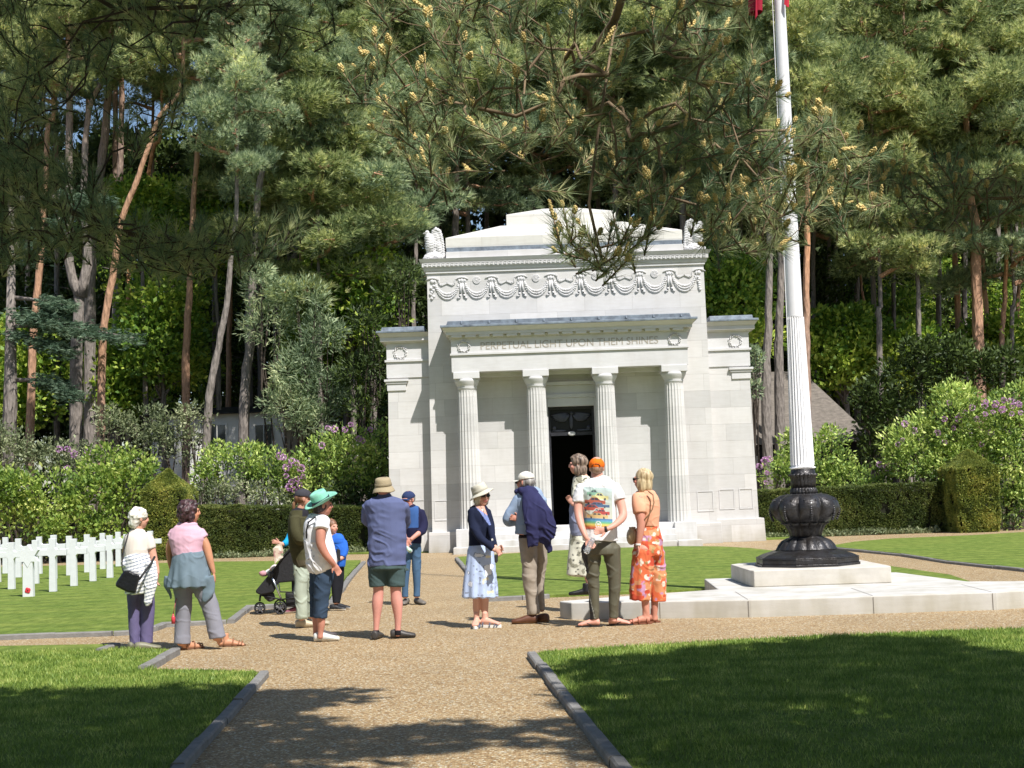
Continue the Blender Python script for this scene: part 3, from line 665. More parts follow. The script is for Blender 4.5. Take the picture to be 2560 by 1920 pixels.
for k in range(8):
    a = math.pi * 2 * k / 8
    for t in range(5):
        for s in (-1, 1):
            aa = a + s * .18; rr_ = .41 - .045 * t; m.ell((PXC + rr_ * math.cos(aa), PYC + rr_ * math.sin(aa), z1 + .66 + .018 * t), (.014, .014, .014), None, 7, 5)
    for t in range(9):
        zz = z1 + .40 + .028 * t; r_ = .425 + .035 * math.sin(t / 8 * math.pi); m.ell((PXC + r_ * math.cos(a), PYC + r_ * math.sin(a), zz), (.022, .022, .02), None, 7, 5)
part('leaf_beads', m, M_bz, fp, sm=True)
lobed([(.18, z1 + .74, .0), (.185, z1 + .77, .12), (.175, z1 + .80, .12), (.165, z1 + .82, .0)], 200, 24, 'collar_ring', .5)
lobed([(.165, z1 + .82, .03), (.168, z1 + .90, .06), (.172, z1 + .96, .06), (.2, z1 + .985, .16), (.195, z1 + 1.0, .1), (.165, z1 + 1.01, 0), (.16, z1 + 1.05, 0), (.15, z1 + 1.07, 0)], 200, 20, 'leaf_collar', .6)
z2 = z1 + 1.07
m = MB(); m.lathe([(.158, z2), (.158, z2 + .02), (.15, z2 + .03), (.15, z2 + .05), (.143, z2 + .06)], PXC, PYC, 40); m.tube([(PXC + .17 * math.cos(t), PYC + .17 * math.sin(t), z2 + .02 + .01 * math.sin(3 * t)) for t in np.linspace(0, 6.28, 30)], .006, 5)
part('base_ring', m, M_white, fp, sm=True)
zf = D(1713, 686, PYC).z
def pr_(z): return .158 - .0185 * (z - z2)      # taper
m = MB(); m.lathe([(max(.05, .160 - .0215 * (z - z2)), z) for z in np.linspace(z2 + .05, zf - .02, 5)] + [(.118, zf)], PXC, PYC, 192, 24, .1); part('fluted_shaft', m, M_white, fp, auto=60)
m = MB(); m.lathe([(.108, zf - .01), (.106, zf + .02)] + [(.106 - .0075 * (z - zf), z) for z in np.linspace(zf + .1, 14.5, 8)], PXC, PYC, 48); m.ell((PXC, PYC, 14.55), (.1, .1, .1))
part('upper_shaft', m, M_white, fp, sm=True)
m = MB(); m.tube([(PXC - .13, PYC - .06, 2.2), (PXC - .115, PYC - .06, 6), (PXC - .09, PYC - .05, 14.3)], .006, 5); part('halyard', m, M_white, fp)
# flag, hanging limp beside the mast
lo = D(1657, 60, PYC)
fv = []; nU, nV = 40, 50; ztop = 11.6; zb = lo.z
for j in range(nV + 1):
    for i in range(nU + 1):
        u = i / nU; v = j / nV
        x_ = PXC - .10 - .30 * (u ** .6) * (.35 + .65 * v) + .05 * math.sin(u * 18 + v * 3); y_ = PYC - .1 + .12 * math.sin(u * 22 + v * 2) * (.3 + u)
        z_ = ztop - (ztop - zb) * v * (.72 + .28 * u ** .5) + .1 * math.sin(u * 9) * v
        if v > .6: x_ += .03 * math.sin(u * 30)
        fv.append((x_, y_, z_))
nV1 = nU + 1; ff = [(j * nV1 + i, j * nV1 + i + 1, (j + 1) * nV1 + i + 1, (j + 1) * nV1 + i) for j in range(nV) for i in range(nU)]
m = MB(); m.add(fv, ff)
# one fold pulled round the front of the mast
tp = D(1712, 6, PYC - .15); fold = []
for j in range(8):
    for i in range(8):
        u, v = i / 7, j / 7; fold.append((tp.x - .02 - .09 * (1 - u) * (1 - v) + .03 * math.sin(u * 5), PYC - .13 - .015 * math.sin(u * 7), tp.z - .01 + .75 * v - .05 * math.sin(u * 6) * (1 - v)))
m.add(fold, [(j * 8 + i, j * 8 + i + 1, (j + 1) * 8 + i + 1, (j + 1) * 8 + i) for j in range(7) for i in range(7)])
me = m.mesh('flag'); ca = me.color_attributes.new('Col', 'FLOAT_COLOR', 'POINT')
cl = np.zeros((len(fv) + 64, 4), np.float32); cl[:, 3] = 1
rd, wh, bl = lin('9c1a33'), lin('dfe0e4'), lin('2a2f5c')
for j in range(nV + 1):
    for i in range(nU + 1):
        u, v = i / nU, j / nV; s_ = int(u * 13); c_ = rd if s_ % 2 == 0 else wh
        if v < .4 and u < .54: c_ = bl
        
        if v > .55: c_ = wh if .1 < u < .22 else rd
        cl[j * nV1 + i, :3] = c_
cl[len(fv):, :3] = lin('c02a3e'); ca.data.foreach_set('color', cl.ravel())
solo('flag', me, colmat('flag_cloth', .8, .1), (PXC, PYC, 8), 'red and white striped flag hanging limp beside the white flagpole', 'flag', sm=True)

# ------------------------------------------------------------------ grave markers
M_marble = mat('white_marble', 'd4d6d8', .55, .05, 9.0, .05, 40)
def cross(px, py, ptop, wpx, i, label):
    """F-crop pixel data -> world"""
    x, y = px / 5.267, 1280 + py / 5.267; b = atZ(x, y, LZ); t = atY(x, 1280 + ptop / 5.267, b.y); h = t.z - LZ
    w = .052; Z = LZ; ar = h * .735; aw = .25; m = MB(); T = .045
    tw = w * 1.0; bw = w * 1.15; q = .03; cx, cy = b.x, b.y
    pts = [(-bw, 0), (bw, 0), (w, ar - w - q), (w + q, ar - w), (aw, ar - w * 1.1), (aw, ar + w * 1.1), (w + q, ar + w), (w, ar + w + q), (w * 1.12, h), (-w * 1.12, h), (-w, ar + w + q), (-w - q, ar + w), (-aw, ar + w * 1.1), (-aw, ar - w * 1.1), (-w - q, ar - w), (-w, ar - w - q)]
    n = len(pts); a_ = -.04; ca_, sa_ = math.cos(a_), math.sin(a_)
    def tr(x_, y_, z_): return (cx + x_ * ca_ - y_ * sa_, cy + x_ * sa_ + y_ * ca_, Z + z_)
    v = [tr(p[0], -T, p[1]) for p in pts] + [tr(p[0], T, p[1]) for p in pts]
    m.add(v, [tuple(range(n)), tuple(range(n, 2 * n))[::-1]] + [(k, n + k, n + (k + 1) % n, (k + 1) % n) for k in range(n)])
    me = m.mesh('grave_cross'); bm = bmesh.new(); bm.from_mesh(me); bmesh.ops.triangulate(bm, faces=[f for f in bm.faces if len(f.verts) > 4]); bm.to_mesh(me); bm.free()
    fixn(me)
    return solo('grave_cross', me, M_marble, (cx, cy, LZ), label, 'grave marker', 'white marble grave crosses on the left lawn', bevel=.006)
CR = [(700, 1050, 348, 120, 'marble cross just right of the star topped grave, front row'),
      (975, 975, 352, 105, 'second marble cross right of the star topped grave'),
      (1225, 912, 335, 100, 'third marble cross right of the star topped grave'),
      (1450, 867, 308, 95, 'front row marble cross nearest the left of the grey haired woman'),
      (155, 1017, 400, 110, 'marble cross just left of the star topped grave'),
      (1672, 822, 292, 90, 'marble cross mostly hidden behind the grey haired woman'),
      (1985, 762, 250, 80, 'rightmost marble cross, its arm showing right of the grey haired woman'),
      (470, 945, 370, 90, 'marble cross rising close behind the star topped grave'),
      (520, 815, 325, 85, 'far row marble cross behind the star topped grave, upper right'),
      (245, 862, 350, 85, 'marble cross behind and left of the star topped grave'),
      (75, 810, 333, 80, 'far row marble cross close to the left picture edge'),
      (-30, 925, 375, 90, 'marble cross cut by the left picture edge'),
      (915, 835, 315, 80, 'far row marble cross directly behind the second one right of the star'),
      (1150, 795, 295, 78, 'far row marble cross behind the third one right of the star'),
      (1355, 752, 278, 76, 'far row marble cross third from the right before the hedge'),
      (712, 880, 303, 85, 'taller looking marble cross directly behind the one beside the star'),
      (1560, 716, 262, 76, 'far row marble cross hidden by the grey haired woman\'s shoulder')]
for i, c in enumerate(CR): cross(*c[:4], i, c[4])
x, y = 380 / 5.267, 1280 + 1113 / 5.267; b = atZ(x, y, LZ); t = atY(x, 1280 + 430 / 5.267, b.y); h = t.z - LZ
m = MB(); w = .088; r_ = .19; cz = h - r_; T = .05
m.add([(b.x - w, b.y - T, LZ), (b.x + w, b.y - T, LZ), (b.x + w * .92, b.y - T, LZ + cz - r_ * .5), (b.x - w * .92, b.y - T, LZ + cz - r_ * .5), (b.x - w, b.y + T, LZ), (b.x + w, b.y + T, LZ), (b.x + w * .92, b.y + T, LZ + cz - r_ * .5), (b.x - w * .92, b.y + T, LZ + cz - r_ * .5)], [(0, 1, 2, 3), (4, 7, 6, 5), (0, 4, 5, 1), (1, 5, 6, 2), (2, 6, 7, 3), (3, 7, 4, 0)])
sp = []
for k in range(12):
    a = math.pi / 2 + k * math.pi / 6; q = r_ if k % 2 == 0 else r_ / math.sqrt(3); sp.append((b.x + q * math.cos(a) * 1.08, LZ + cz + q * math.sin(a)))
for k in range(0, 12, 2):
    A, Bq, Cq = sp[k - 1], sp[k], sp[(k + 1) % 12]
    m.add([(A[0], b.y - T - .008, A[1]), (Bq[0], b.y - T - .008, Bq[1]), (Cq[0], b.y - T - .008, Cq[1]), (A[0], b.y + T + .008, A[1]), (Bq[0], b.y + T + .008, Bq[1]), (Cq[0], b.y + T + .008, Cq[1])], [(0, 1, 2), (3, 5, 4), (0, 3, 4, 1), (1, 4, 5, 2)])
hx = [sp[k] for k in range(1, 12, 2)]
m.add([(p[0], b.y - T - .008, p[1]) for p in hx] + [(p[0], b.y + T + .008, p[1]) for p in hx], [tuple(range(6)), tuple(range(6, 12))[::-1]])
sg = thing('star_grave_marker', (b.x, b.y, LZ), 'white marble marker topped with a six pointed star, red poppy near its foot', 'grave marker')
part('headstone', m, M_marble, sg)
m = MB(); hr = r_ / math.sqrt(3) * .72
for k in range(6):
    a = math.pi / 6 + k * math.pi / 3; a2 = a + math.pi / 3
    m.tube([(b.x + hr * 1.08 * math.cos(a), b.y - T, LZ + cz + hr * math.sin(a)), (b.x + hr * 1.08 * math.cos(a2), b.y - T, LZ + cz + hr * math.sin(a2))], .006, 5)
part('star_outline', m, mat('grey_marble', 'a8aab0', .5), sg)
m = MB(); pz = LZ + .105; pp = thing('poppy', (b.x, b.y - T - .01, pz), 'red paper poppy fixed low on the star topped grave marker', 'poppy')
for k in range(4): m.ell((b.x + .022 * math.cos(k * 1.57 + .5), b.y - T - .006, pz + .022 * math.sin(k * 1.57 + .5)), (.03, .006, .03), None, 10, 6)
part('petals', m, mat('poppy_red', 'c8323c', .8), pp, sm=True)
m = MB(); m.ell((b.x, b.y - T - .014, pz), (.01, .006, .01), None, 8, 6); part('button', m, mat('poppy_black', '1a1414', .6), pp, sm=True)
# ------------------------------------------------------------------ foliage helpers
def rnd_attr(me, vals):
    a = me.attributes.new('rnd', 'FLOAT', 'POINT'); a.data.foreach_set('value', np.asarray(vals, dtype=np.float32))
def unit(a): return a / (np.linalg.norm(a, axis=1, keepdims=True) + 1e-9)
def frames(d, rs):
    """two unit vectors perpendicular to each direction, randomly spun"""
    h = unit(np.cross(d, rs.normal(size=d.shape))); return h, np.cross(d, h)
def leaves(P, Dn, L, Wd, rs, fold=0.15):
    """rhombic leaves: base P, direction Dn, length L, width Wd -> V,F,n per leaf 4"""
    u, w = frames(Dn, rs); n = len(P); L = L[:, None]; Wd = Wd[:, None]
    a = P; b = P + Dn * L * .5 + u * Wd * .5 + w * Wd * fold; c = P + Dn * L; d = P + Dn * L * .5 - u * Wd * .5 + w * Wd * fold
    V = np.stack([a, b, c, d], 1).reshape(-1, 3); F = np.arange(n * 4).reshape(-1, 4); return V, F
def needles(P, Dn, L, Wd, rs, k, spread, base=0.0):
    """k thin triangles fanning round Dn from P"""
    n = len(P); Pk = np.repeat(P, k, 0); Dk = np.repeat(Dn, k, 0); Lk = np.repeat(L, k) * rs.uniform(.75, 1.1, n * k); Wk = np.repeat(Wd, k) if hasattr(Wd, '__len__') else np.full(n * k, Wd)
    u, w = frames(Dk, rs); s = rs.uniform(.25, 1.0, n * k)[:, None] * spread; d = unit(Dk + u * s)
    if base: Pk = Pk - Dk * (rs.uniform(0, base, n * k)[:, None])
    side = np.cross(d, rs.normal(size=d.shape)); side = unit(side) * Wk[:, None] / 2
    V = np.stack([Pk - side, Pk + side, Pk + d * Lk[:, None]], 1).reshape(-1, 3); F = np.arange(n * k * 3).reshape(-1, 3); return V, F
def sphere_pts(n, rs): return unit(rs.normal(size=(n, 3)))

# ------------------------------------------------------------------ pine foliage
M_pine = leafmat('pine_needles', [(0.0, '2f3b28'), (0.3, '4d5b3c'), (0.6, '768058'), (0.85, '9a9d72'), (1.0, 'b5b08a')], .5, clump=.5, mul=(2.6, 2.5, 2.3))
M_pine_b = leafmat('pine_needles_blue', [(0.0, '2c3a2f'), (0.3, '4a5c49'), (0.6, '6f8068'), (1.0, 'a3ab8a')], .5, clump=.5, mul=(2.75, 2.5, 2.2))
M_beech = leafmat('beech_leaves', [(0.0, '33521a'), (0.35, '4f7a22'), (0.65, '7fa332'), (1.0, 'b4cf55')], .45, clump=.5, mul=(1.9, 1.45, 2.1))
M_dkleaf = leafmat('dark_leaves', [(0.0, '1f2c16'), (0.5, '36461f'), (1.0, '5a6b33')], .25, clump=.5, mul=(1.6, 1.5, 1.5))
M_cedar = leafmat('cedar_needles', [(0.0, '3d5a4c'), (0.5, '5c7d69'), (1.0, '8aa890')], .25, clump=1.5, mul=(1.0, .85, .75))
def bark(name, zlo, zhi, lo, hi, tone=1.0):
    m, nt, b = new_mat(name); geo = nt.nodes.new('ShaderNodeNewGeometry'); tc = nt.nodes.new('ShaderNodeTexCoord')
    sep = nt.nodes.new('ShaderNodeSeparateXYZ'); nt.links.new(geo.outputs['Position'], sep.inputs[0])
    n0 = N(nt, 'ShaderNodeTexNoise', Scale=.8, Detail=3.0); nt.links.new(geo.outputs['Position'], n0.inputs['Vector'])
    ad = N(nt, 'ShaderNodeMath', _operation='MULTIPLY_ADD', i1=4.0); nt.links.new(n0.outputs[0], ad.inputs[0]); nt.links.new(sep.outputs[2], ad.inputs[2])
    mr = N(nt, 'ShaderNodeMapRange', i1=zlo + 2, i2=zhi + 2); nt.links.new(ad.outputs[0], mr.inputs[0])
    mp = N(nt, 'ShaderNodeMapping'); mp.inputs[3].default_value = (9, 9, 2.2); nt.links.new(tc.outputs['Object'], mp.inputs[0])
    v = N(nt, 'ShaderNodeTexVoronoi', Scale=1.2); nt.links.new(mp.outputs[0], v.inputs['Vector'])
    n = N(nt, 'ShaderNodeTexNoise', Scale=2.5, Detail=6.0, Roughness=.7); nt.links.new(mp.outputs[0], n.inputs['Vector'])
    L, H = lin(lo), lin(hi)
    clo = ramp(nt, n.outputs[0], [(.3, tuple(x * .45 for x in L)), (.7, tuple(x * 1.25 for x in L))])
    chi = ramp(nt, n.outputs[0], [(.3, tuple(x * .55 for x in H)), (.7, tuple(x * 1.2 for x in H))])
    mx = N(nt, 'ShaderNodeMix', _data_type='RGBA'); nt.links.new(mr.outputs[0], mx.inputs[0]); nt.links.new(clo, mx.inputs[6]); nt.links.new(chi, mx.inputs[7])
    nt.links.new(mx.outputs[2], b.inputs['Base Color']); b.inputs['Roughness'].default_value = .9; b.inputs['Specular IOR Level'].default_value = .15
    bp = N(nt, 'ShaderNodeBump', Strength=.9, Distance=.05); nt.links.new(v.outputs['Distance'], bp.inputs['Height']); nt.links.new(bp.outputs[0], b.inputs['Normal']); return m
M_bark = bark('pine_bark', 4, 9, '988a82', 'cf9a74')
M_barkg = bark('grey_bark', 12, 20, '8c837c', 'b08a72')
M_barko = bark('orange_bark', 1.5, 6, 'a08c80', 'bd9478')
M_twig = mat('twig_bark', '7d6a54', .9, .3, 20)
M_dtwig = mat('dark_twig_bark', '4a4038', .9, .3, 20)  # darker copy of the twig colour; puts shade into the left pine's branches

def clump_foliage(rs, cents, rads, per, L=.26, k=6, flat=.5, wd=.022, gap=.28):
    """needle tufts over irregular flattened clumps"""
    Vs, Fs, As, off = [], [], [], 0
    for c, r in zip(cents, rads):
        n = max(10, int(per * r * r)); s = sphere_pts(n, rs); rad = rs.uniform(.35, 1.0, n) ** .5
        lump = 1 + .45 * vnoise(s * 1.7 + c); keep = vnoise(s * 2.3 + c * 3.1) > -gap
        s, rad, lump = s[keep], rad[keep], lump[keep]; n = len(s)
        if n == 0: continue
        P = np.array(c) + s * np.array([1, 1, flat]) * (r * rad * lump)[:, None]
        dd = unit(s * np.array([1, 1, .6]) + np.array([0, 0, .55]) + rs.normal(size=s.shape) * .3)
        V, F = needles(P, dd, np.full(n, L) * rs.uniform(.7, 1.3, n), wd, rs, k, .75)
        Vs.append(V); Fs.append(F + off); off += len(V); As.append(np.repeat(rs.rand(n), k * 3))
    return np.concatenate(Vs), np.concatenate(Fs), np.concatenate(As)
def crown_mesh(name, seed, H, R_, z0, nlimb=26, per=300, dens=1.0, k=6, wd=.031, L=.27, droop=.0, taper=.6):
    """Scots pine crown round a vertical axis from z0 to H: limbs with clumps; returns (foliage mesh, limb MB)"""
    rs = np.random.RandomState(seed); rr = random.Random(seed); cents, rads = [], []; limbs = MB()
    for i in range(nlimb):
        t = (i + rr.random()) / nlimb; z = z0 + (H - z0) * t; a = i * 2.399 + rr.uniform(-.5, .5)
        ln = R_ * (1 - taper * t ** 1.6) * rr.uniform(.55, 1.1) * (.65 + .35 * min(1, t * 4)); up = rr.uniform(-.1, .45) - droop * (1 - t)
        pts = []
        for q in range(6):
            f = q / 5; pts.append((math.cos(a + .25 * f * math.sin(i)) * ln * f, math.sin(a + .25 * f * math.sin(i)) * ln * f, z + ln * f * up * (1 - .3 * f) + .25 * math.sin(f * 5 + i) * f))
        limbs.tube(pts, [.09 * (1 - .8 * q / 5) * (1.2 - t * .5) for q in range(6)], 5)
        for q in (2.4, 3.5, 4.6, 5.2) if ln > 1.4 else (3.8, 5.0):
            f = min(q / 5, 1.04); j = min(int(f * 5), 4); p = Vector(pts[j]).lerp(Vector(pts[min(j + 1, 5)]), f * 5 - j if f < 1 else 1)
            for w in range(2 if rr.random() < .7 else 1):
                o = Vector((rr.uniform(-.7, .7), rr.uniform(-.7, .7), rr.uniform(-.25, .4))) * (.4 + .4 * f)
                r = rr.uniform(.5, .95) * (.72 + .12 * ln); cents.append(np.array(p + o)); rads.append(r)
                limbs.tube([p, p + o * .6, p + o], [.03, .02, .012], 4)
    V, F, A = clump_foliage(rs, cents, rads, per * dens, L=L, k=k, wd=wd)
    me = raw_mesh(name, V, F); rnd_attr(me, A); return me, limbs
def tree_trunk(m, pts, r0, r1, n=12, lump=.06, seed=0):
    rr = random.Random(seed); pts = [Vector(p) for p in pts]; dense = []
    k = max(4, int((pts[-1] - pts[0]).length / .8))
    for i in range(k + 1):          # Catmull-like smooth resample
        f = i / k * (len(pts) - 1); j = min(int(f), len(pts) - 2); t = f - j
        p0, p1, p2, p3 = pts[max(j - 1, 0)], pts[j], pts[j + 1], pts[min(j + 2, len(pts) - 1)]
        dense.append(.5 * ((2 * p1) + (p2 - p0) * t + (2 * p0 - 5 * p1 + 4 * p2 - p3) * t * t + (3 * p1 - p0 - 3 * p2 + p3) * t ** 3) + Vector((rr.uniform(-1, 1), rr.uniform(-1, 1), 0)) * .02)
    rad = [(r0 + (r1 - r0) * (i / k) ** .8) * (1 + rr.uniform(-lump, lump)) * (1.25 if i == 0 else 1) for i in range(k + 1)]
    m.tube(dense, rad, n); return dense
# shared crown variants (reused by many trees)
CROWNS = []
for s_, (H, R_, z0, nl, dn) in enumerate(((10, 3.3, 0, 26, 1.0), (12, 3.0, 0, 30, 1.0), (9, 3.6, 0, 24, .9), (14, 2.8, 0, 34, .9), (8, 2.5, 0, 18, .9))):
    CROWNS.append((crown_mesh('crown', 11 + s_, H, R_, z0, nl, dens=dn), H))
_lm = {}
def pine(base, path, r0, crown, scale, rot, zc, label, cat='pine tree', mb=None, fol=None, forks=(), group='pines of the wood behind the chapel', name='pine_tree', extra=()):
    """path: world points of trunk; crown variant index attached at height zc along the trunk top"""
    mb = mb or M_bark; fol = fol or M_pine; b = Vector(base)
    t = thing(name, b, label, cat, group)
    m = MB(); tree_trunk(m, path, r0, r0 * .35, seed=int(b.x * 7) % 99)
    for (fp_, fr) in forks: tree_trunk(m, fp_, fr, fr * .35, 8)
    part('trunk', m, mb, t, sm=True)
    def place(ci, sc, rt, pos):
        (fm, lb), H = CROWNS[ci]; ky = (ci, fol.name)
        if ky not in _lm:
            a = fm if not any(k[0] == ci for k in _lm) else fm.copy()
            a.materials.clear(); a.materials.append(fol); _lm[ky] = a
        if ('l', ci) not in _lm:
            l = lb.mesh('limbs'); l.materials.append(M_barko); _lm[('l', ci)] = l
        o = bpy.data.objects.new('crown', _lm[ky]); l = bpy.data.objects.new('limbs', _lm[('l', ci)])
        for q in (o, l): C.objects.link(q); q.location = pos - b; q.rotation_euler = (0, 0, rt); q.scale = (sc[0], sc[0], sc[1]); 
        o.parent = t; l.parent = t
    if crown is not None: place(crown, scale, rot, Vector(zc))
    for (ci, sc, rt, pos) in extra: place(ci, sc, rt, Vector(pos))
    return t
def dpath(Y, *pts): return [D(x, y, Y) for (x, y) in pts]
def Gd(x, Y): p = D(x, 1000, Y); return Vector((p.x, Y, -.03))
PIN = 0
def pd(Y, pts, wpx, crown, sc, ctop, label, **k):
    """pine from picture points (base first). wpx: trunk width in display px; crown placed with its foot at picture height ctop"""
    path = dpath(Y, *pts); path[0] = Vector((path[0].x, Y, -.05)); r0 = wpx / 2 / 3195 * Y
    zc = D(ctop[0], ctop[1], Y)
    top = Vector((zc.x, Y, zc.z + sc[1] * CROWNS[crown][1] * .9)); path = [p for p in path if p.z < zc.z - .3] + [zc, top]
    return pine((path[0].x, Y, 0), path, r0, crown, sc, (pts[0][0] * .37) % 6.28, zc, label, **k)

MARKS = ((-40, 'at the left edge'), (60, 'above the star topped grave'), (160, 'above the middle grave crosses'), (300, 'above the grey haired woman'), (400, 'above the woman in pink'), (500, 'right of the leaning trunk'), (590, 'above the pushchair'), (690, 'above the teal hat'), (790, 'above the bush hat'), (870, 'above the chapel\'s left wing'), (960, 'over the left eagle'), (1060, 'over the chapel\'s left roof slope'), (1160, 'over the roof block'), (1260, 'over the inscription'), (1370, 'over the chapel\'s right roof slope'), (1480, 'over the right eagle'), (1570, 'above the chapel\'s right wing'), (1650, 'by the twin trunks'), (1730, 'behind the flagpole'), (1800, 'above the barn roof'), (1860, 'over the barn roof end'), (1930, 'left of the stout pink pine'), (2000, 'over the dark conifer'), (2070, 'over the stout pink pine'), (2150, 'above the lilac blooms'), (2230, 'at the right edge'))
def where(x): return min(MARKS, key=lambda m: abs(m[0] - x))[1]
# ---- named pines, left to right
pd(50, [(60, 960), (70, 760), (88, 560), (98, 380), (104, 260)], 21, 0, (.62, .8), (115, 230), 'tall pine nearest the left edge, orange upper bark', mb=M_barko)
pd(49, [(160, 950), (165, 800), (170, 640), (150, 560)], 34, 2, (.6, .8), (150, 200), 'thick pale trunk forking low, second big pine from the left', mb=M_barkg, forks=((dpath(49, (172, 640), (190, 560), (180, 420), (190, 250), (215, 180)), .2),))
pd(51, [(190, 950), (195, 700), (200, 500), (222, 330), (235, 200)], 30, 1, (.6, .8), (240, 100), 'broad shaded pine close behind the forked one', mb=M_barkg)
pd(47, [(214, 930), (222, 760), (243, 600), (262, 480), (300, 380), (345, 250), (385, 150)], 20, 4, (1.0, 1.0), (395, 150), 'slender pine whose orange stem sweeps right high up', mb=M_barko)
pd(56, [(250, 930), (252, 700), (255, 500)], 24, 3, (.6, .8), (262, 180), 'dark pine trunk in shade behind the sweeping one', mb=M_barkg)
pd(60, [(272, 900), (278, 700), (282, 560), (330, 330), (345, 300)], 14, 4, (.8, .8), (350, 200), 'thin pine left of the wavy orange trunk', mb=M_bark)
pd(50, [(398, 960), (402, 800), (408, 640), (418, 440), (430, 290)], 20, 0, (.6, .75), (434, 180), 'wavy orange trunked pine in the gap of bright leaves', mb=M_barko)
pd(44, [(430, 1045), (448, 900), (468, 770), (486, 680), (500, 540)], 21, 4, (.6, .7), (512, 420), 'leaning grey pine trunk above the clipped yew block', mb=M_barkg, fol=M_pine_b)
pd(58, [(490, 960), (494, 800), (500, 480), (505, 260)], 14, 1, (.65, .8), (508, 160), 'straight orange pine standing right of the leaning one', mb=M_barko)
pd(48, [(520, 1000), (528, 860), (540, 740), (545, 600), (560, 400)], 27, 2, (.85, .9), (566, 330), 'dark bent pine before the white building', mb=M_barkg, fol=M_pine_b)
pd(52, [(648, 940), (650, 700), (652, 500), (655, 370)], 15, 3, (.95, .85), (656, 330), 'pair of orange pines, left stem', mb=M_barko, fol=M_pine_b)
pd(54, [(676, 940), (672, 780), (668, 600), (670, 420)], 18, 1, (.8, .9), (670, 340), 'pair of orange pines, grey right stem', mb=M_barkg)
pd(58, [(930, 900), (925, 620), (925, 420)], 18, 1, (1.0, .9), (926, 330), 'pine rising behind the left eagle statue', mb=M_barkg)
pd(56, [(985, 900), (985, 600), (985, 420)], 22, 2, (1.0, 1.0), (986, 280), 'pine rising behind the left slope of the chapel roof', mb=M_barkg)
pd(60, [(1150, 900), (1150, 430)], 18, 0, (1.1, 1.0), (1150, 330), 'pine rising behind the middle of the chapel roof', mb=M_barkg)
pd(58, [(1330, 900), (1330, 430)], 18, 2, (1.1, 1.0), (1330, 330), 'pine rising behind the right of the roof block', mb=M_barkg)
pd(55, [(1480, 900), (1475, 430)], 20, 3, (1.1, .9), (1475, 300), 'pine rising behind the right eagle statue', mb=M_barkg)
pd(56, [(1560, 950), (1558, 600)], 16, 1, (.9, .9), (1558, 430), 'dark pine between the chapel and the twin trunks', mb=M_barkg)
pd(46, [(1655, 1000), (1655, 830), (1660, 700), (1663, 540)], 25, 4, (.8, .9), (1665, 330), 'twin trunks beside the chapel, left one', mb=M_barkg, fol=M_pine_b)
pd(46.5, [(1684, 1000), (1682, 830), (1684, 700), (1688, 540)], 26, 2, (.7, 1.0), (1690, 300), 'twin trunks beside the chapel, right one', mb=M_barkg)
pd(46, [(1742, 970), (1742, 780), (1742, 600)], 22, 0, (.8, .9), (1742, 330), 'pine trunk partly hidden by the flagpole', mb=M_bark)
pd(58, [(1846, 900), (1850, 720), (1852, 560)], 16, 1, (.95, .8), (1852, 450), 'dark slim pine above the end of the barn roof', mb=M_barkg)
pd(60, [(1872, 900), (1868, 760), (1864, 640)], 10, 4, (.9, .8), (1860, 600), 'thinnest orange stemmed pine beyond the barn roof', mb=M_barko)
pd(51, [(2112, 900), (2112, 700), (2106, 480), (2075, 300)], 32, 2, (1.0, .95), (2095, 400), 'stout pink barked pine above the rhododendrons on the right', mb=M_barko)
pd(54, [(2074, 900), (2070, 700), (2060, 500)], 18, 0, (.9, 1.0), (2052, 250), 'pine with a tall rounded crown against the blue gap', mb=M_bark)
pd(53, [(2140, 880), (2132, 700), (2120, 520)], 14, 4, (1.0, .9), (2118, 330), 'slim pine right against the stout pink one', mb=M_barko)
pd(52, [(2168, 860), (2164, 760), (2170, 650)], 16, 1, (.8, .9), (2172, 480), 'bent pale stem near the right edge', mb=M_bark)
pd(55, [(2200, 860), (2196, 740), (2200, 640)], 14, 3, (.8, .9), (2205, 450), 'last pine stem at the right edge', mb=M_barko)
# dense pines filling the wood, each with its own place
rr_ = random.Random(42)
for i, (x, Y, ct) in enumerate(((20, 58, 380), (120, 64, 200), (330, 66, 240), (470, 62, 140), (600, 60, 300), (600, 52, 560), (740, 58, 240), (720, 66, 60), (820, 60, 300), (800, 50, 610), (880, 66, 180), (900, 54, 420),
                              (1050, 66, 120), (1250, 68, 90), (1400, 68, 120), (1560, 64, 180), (1620, 58, 280), (1760, 56, 230), (1800, 62, 90), (1880, 54, 360), (1930, 60, 420), (1860, 64, 200), (2200, 60, 150), (1980, 50, 560), (2150, 66, 60), (1720, 64, 60), (950, 60, 330), (1010, 57, 470), (1100, 62, 330), (1190, 60, 430), (1290, 63, 300), (1360, 60, 420), (1440, 62, 300), (1500, 58, 470), (1600, 62, 470), (1640, 52, 480), (1700, 60, 480), (1790, 58, 520), (1900, 50, 600), (2030, 58, 560), (2090, 60, 250), (2230, 54, 420), (2190, 52, 620), (780, 54, 480), (190, 68, 60), (820, 59.5, 560), (690, 49, 640), (640, 58, 420), (540, 56, 260), (-20, 56, 300), (620, 68, 20), (560, 56, 60), (250, 60, 20), (60, 66, 40))):
    pd(Y, [(x, 900), (x + rr_.uniform(-8, 8), 700)], rr_.uniform(12, 20), i % 5, (rr_.uniform(.85, 1.1), rr_.uniform(.8, 1.0)), (x, ct),
       ('high' if ct < 130 else 'mid height' if ct < 320 else 'low') + ' crowned pine ' + ('far back' if Y > 63 else 'deep' if Y > 59 else 'middle row' if Y > 55 else 'front row') + ' ' + where(x) + ', trunk hidden', mb=M_barkg, fol=M_pine if i % 3 else M_pine_b, group='background pines')

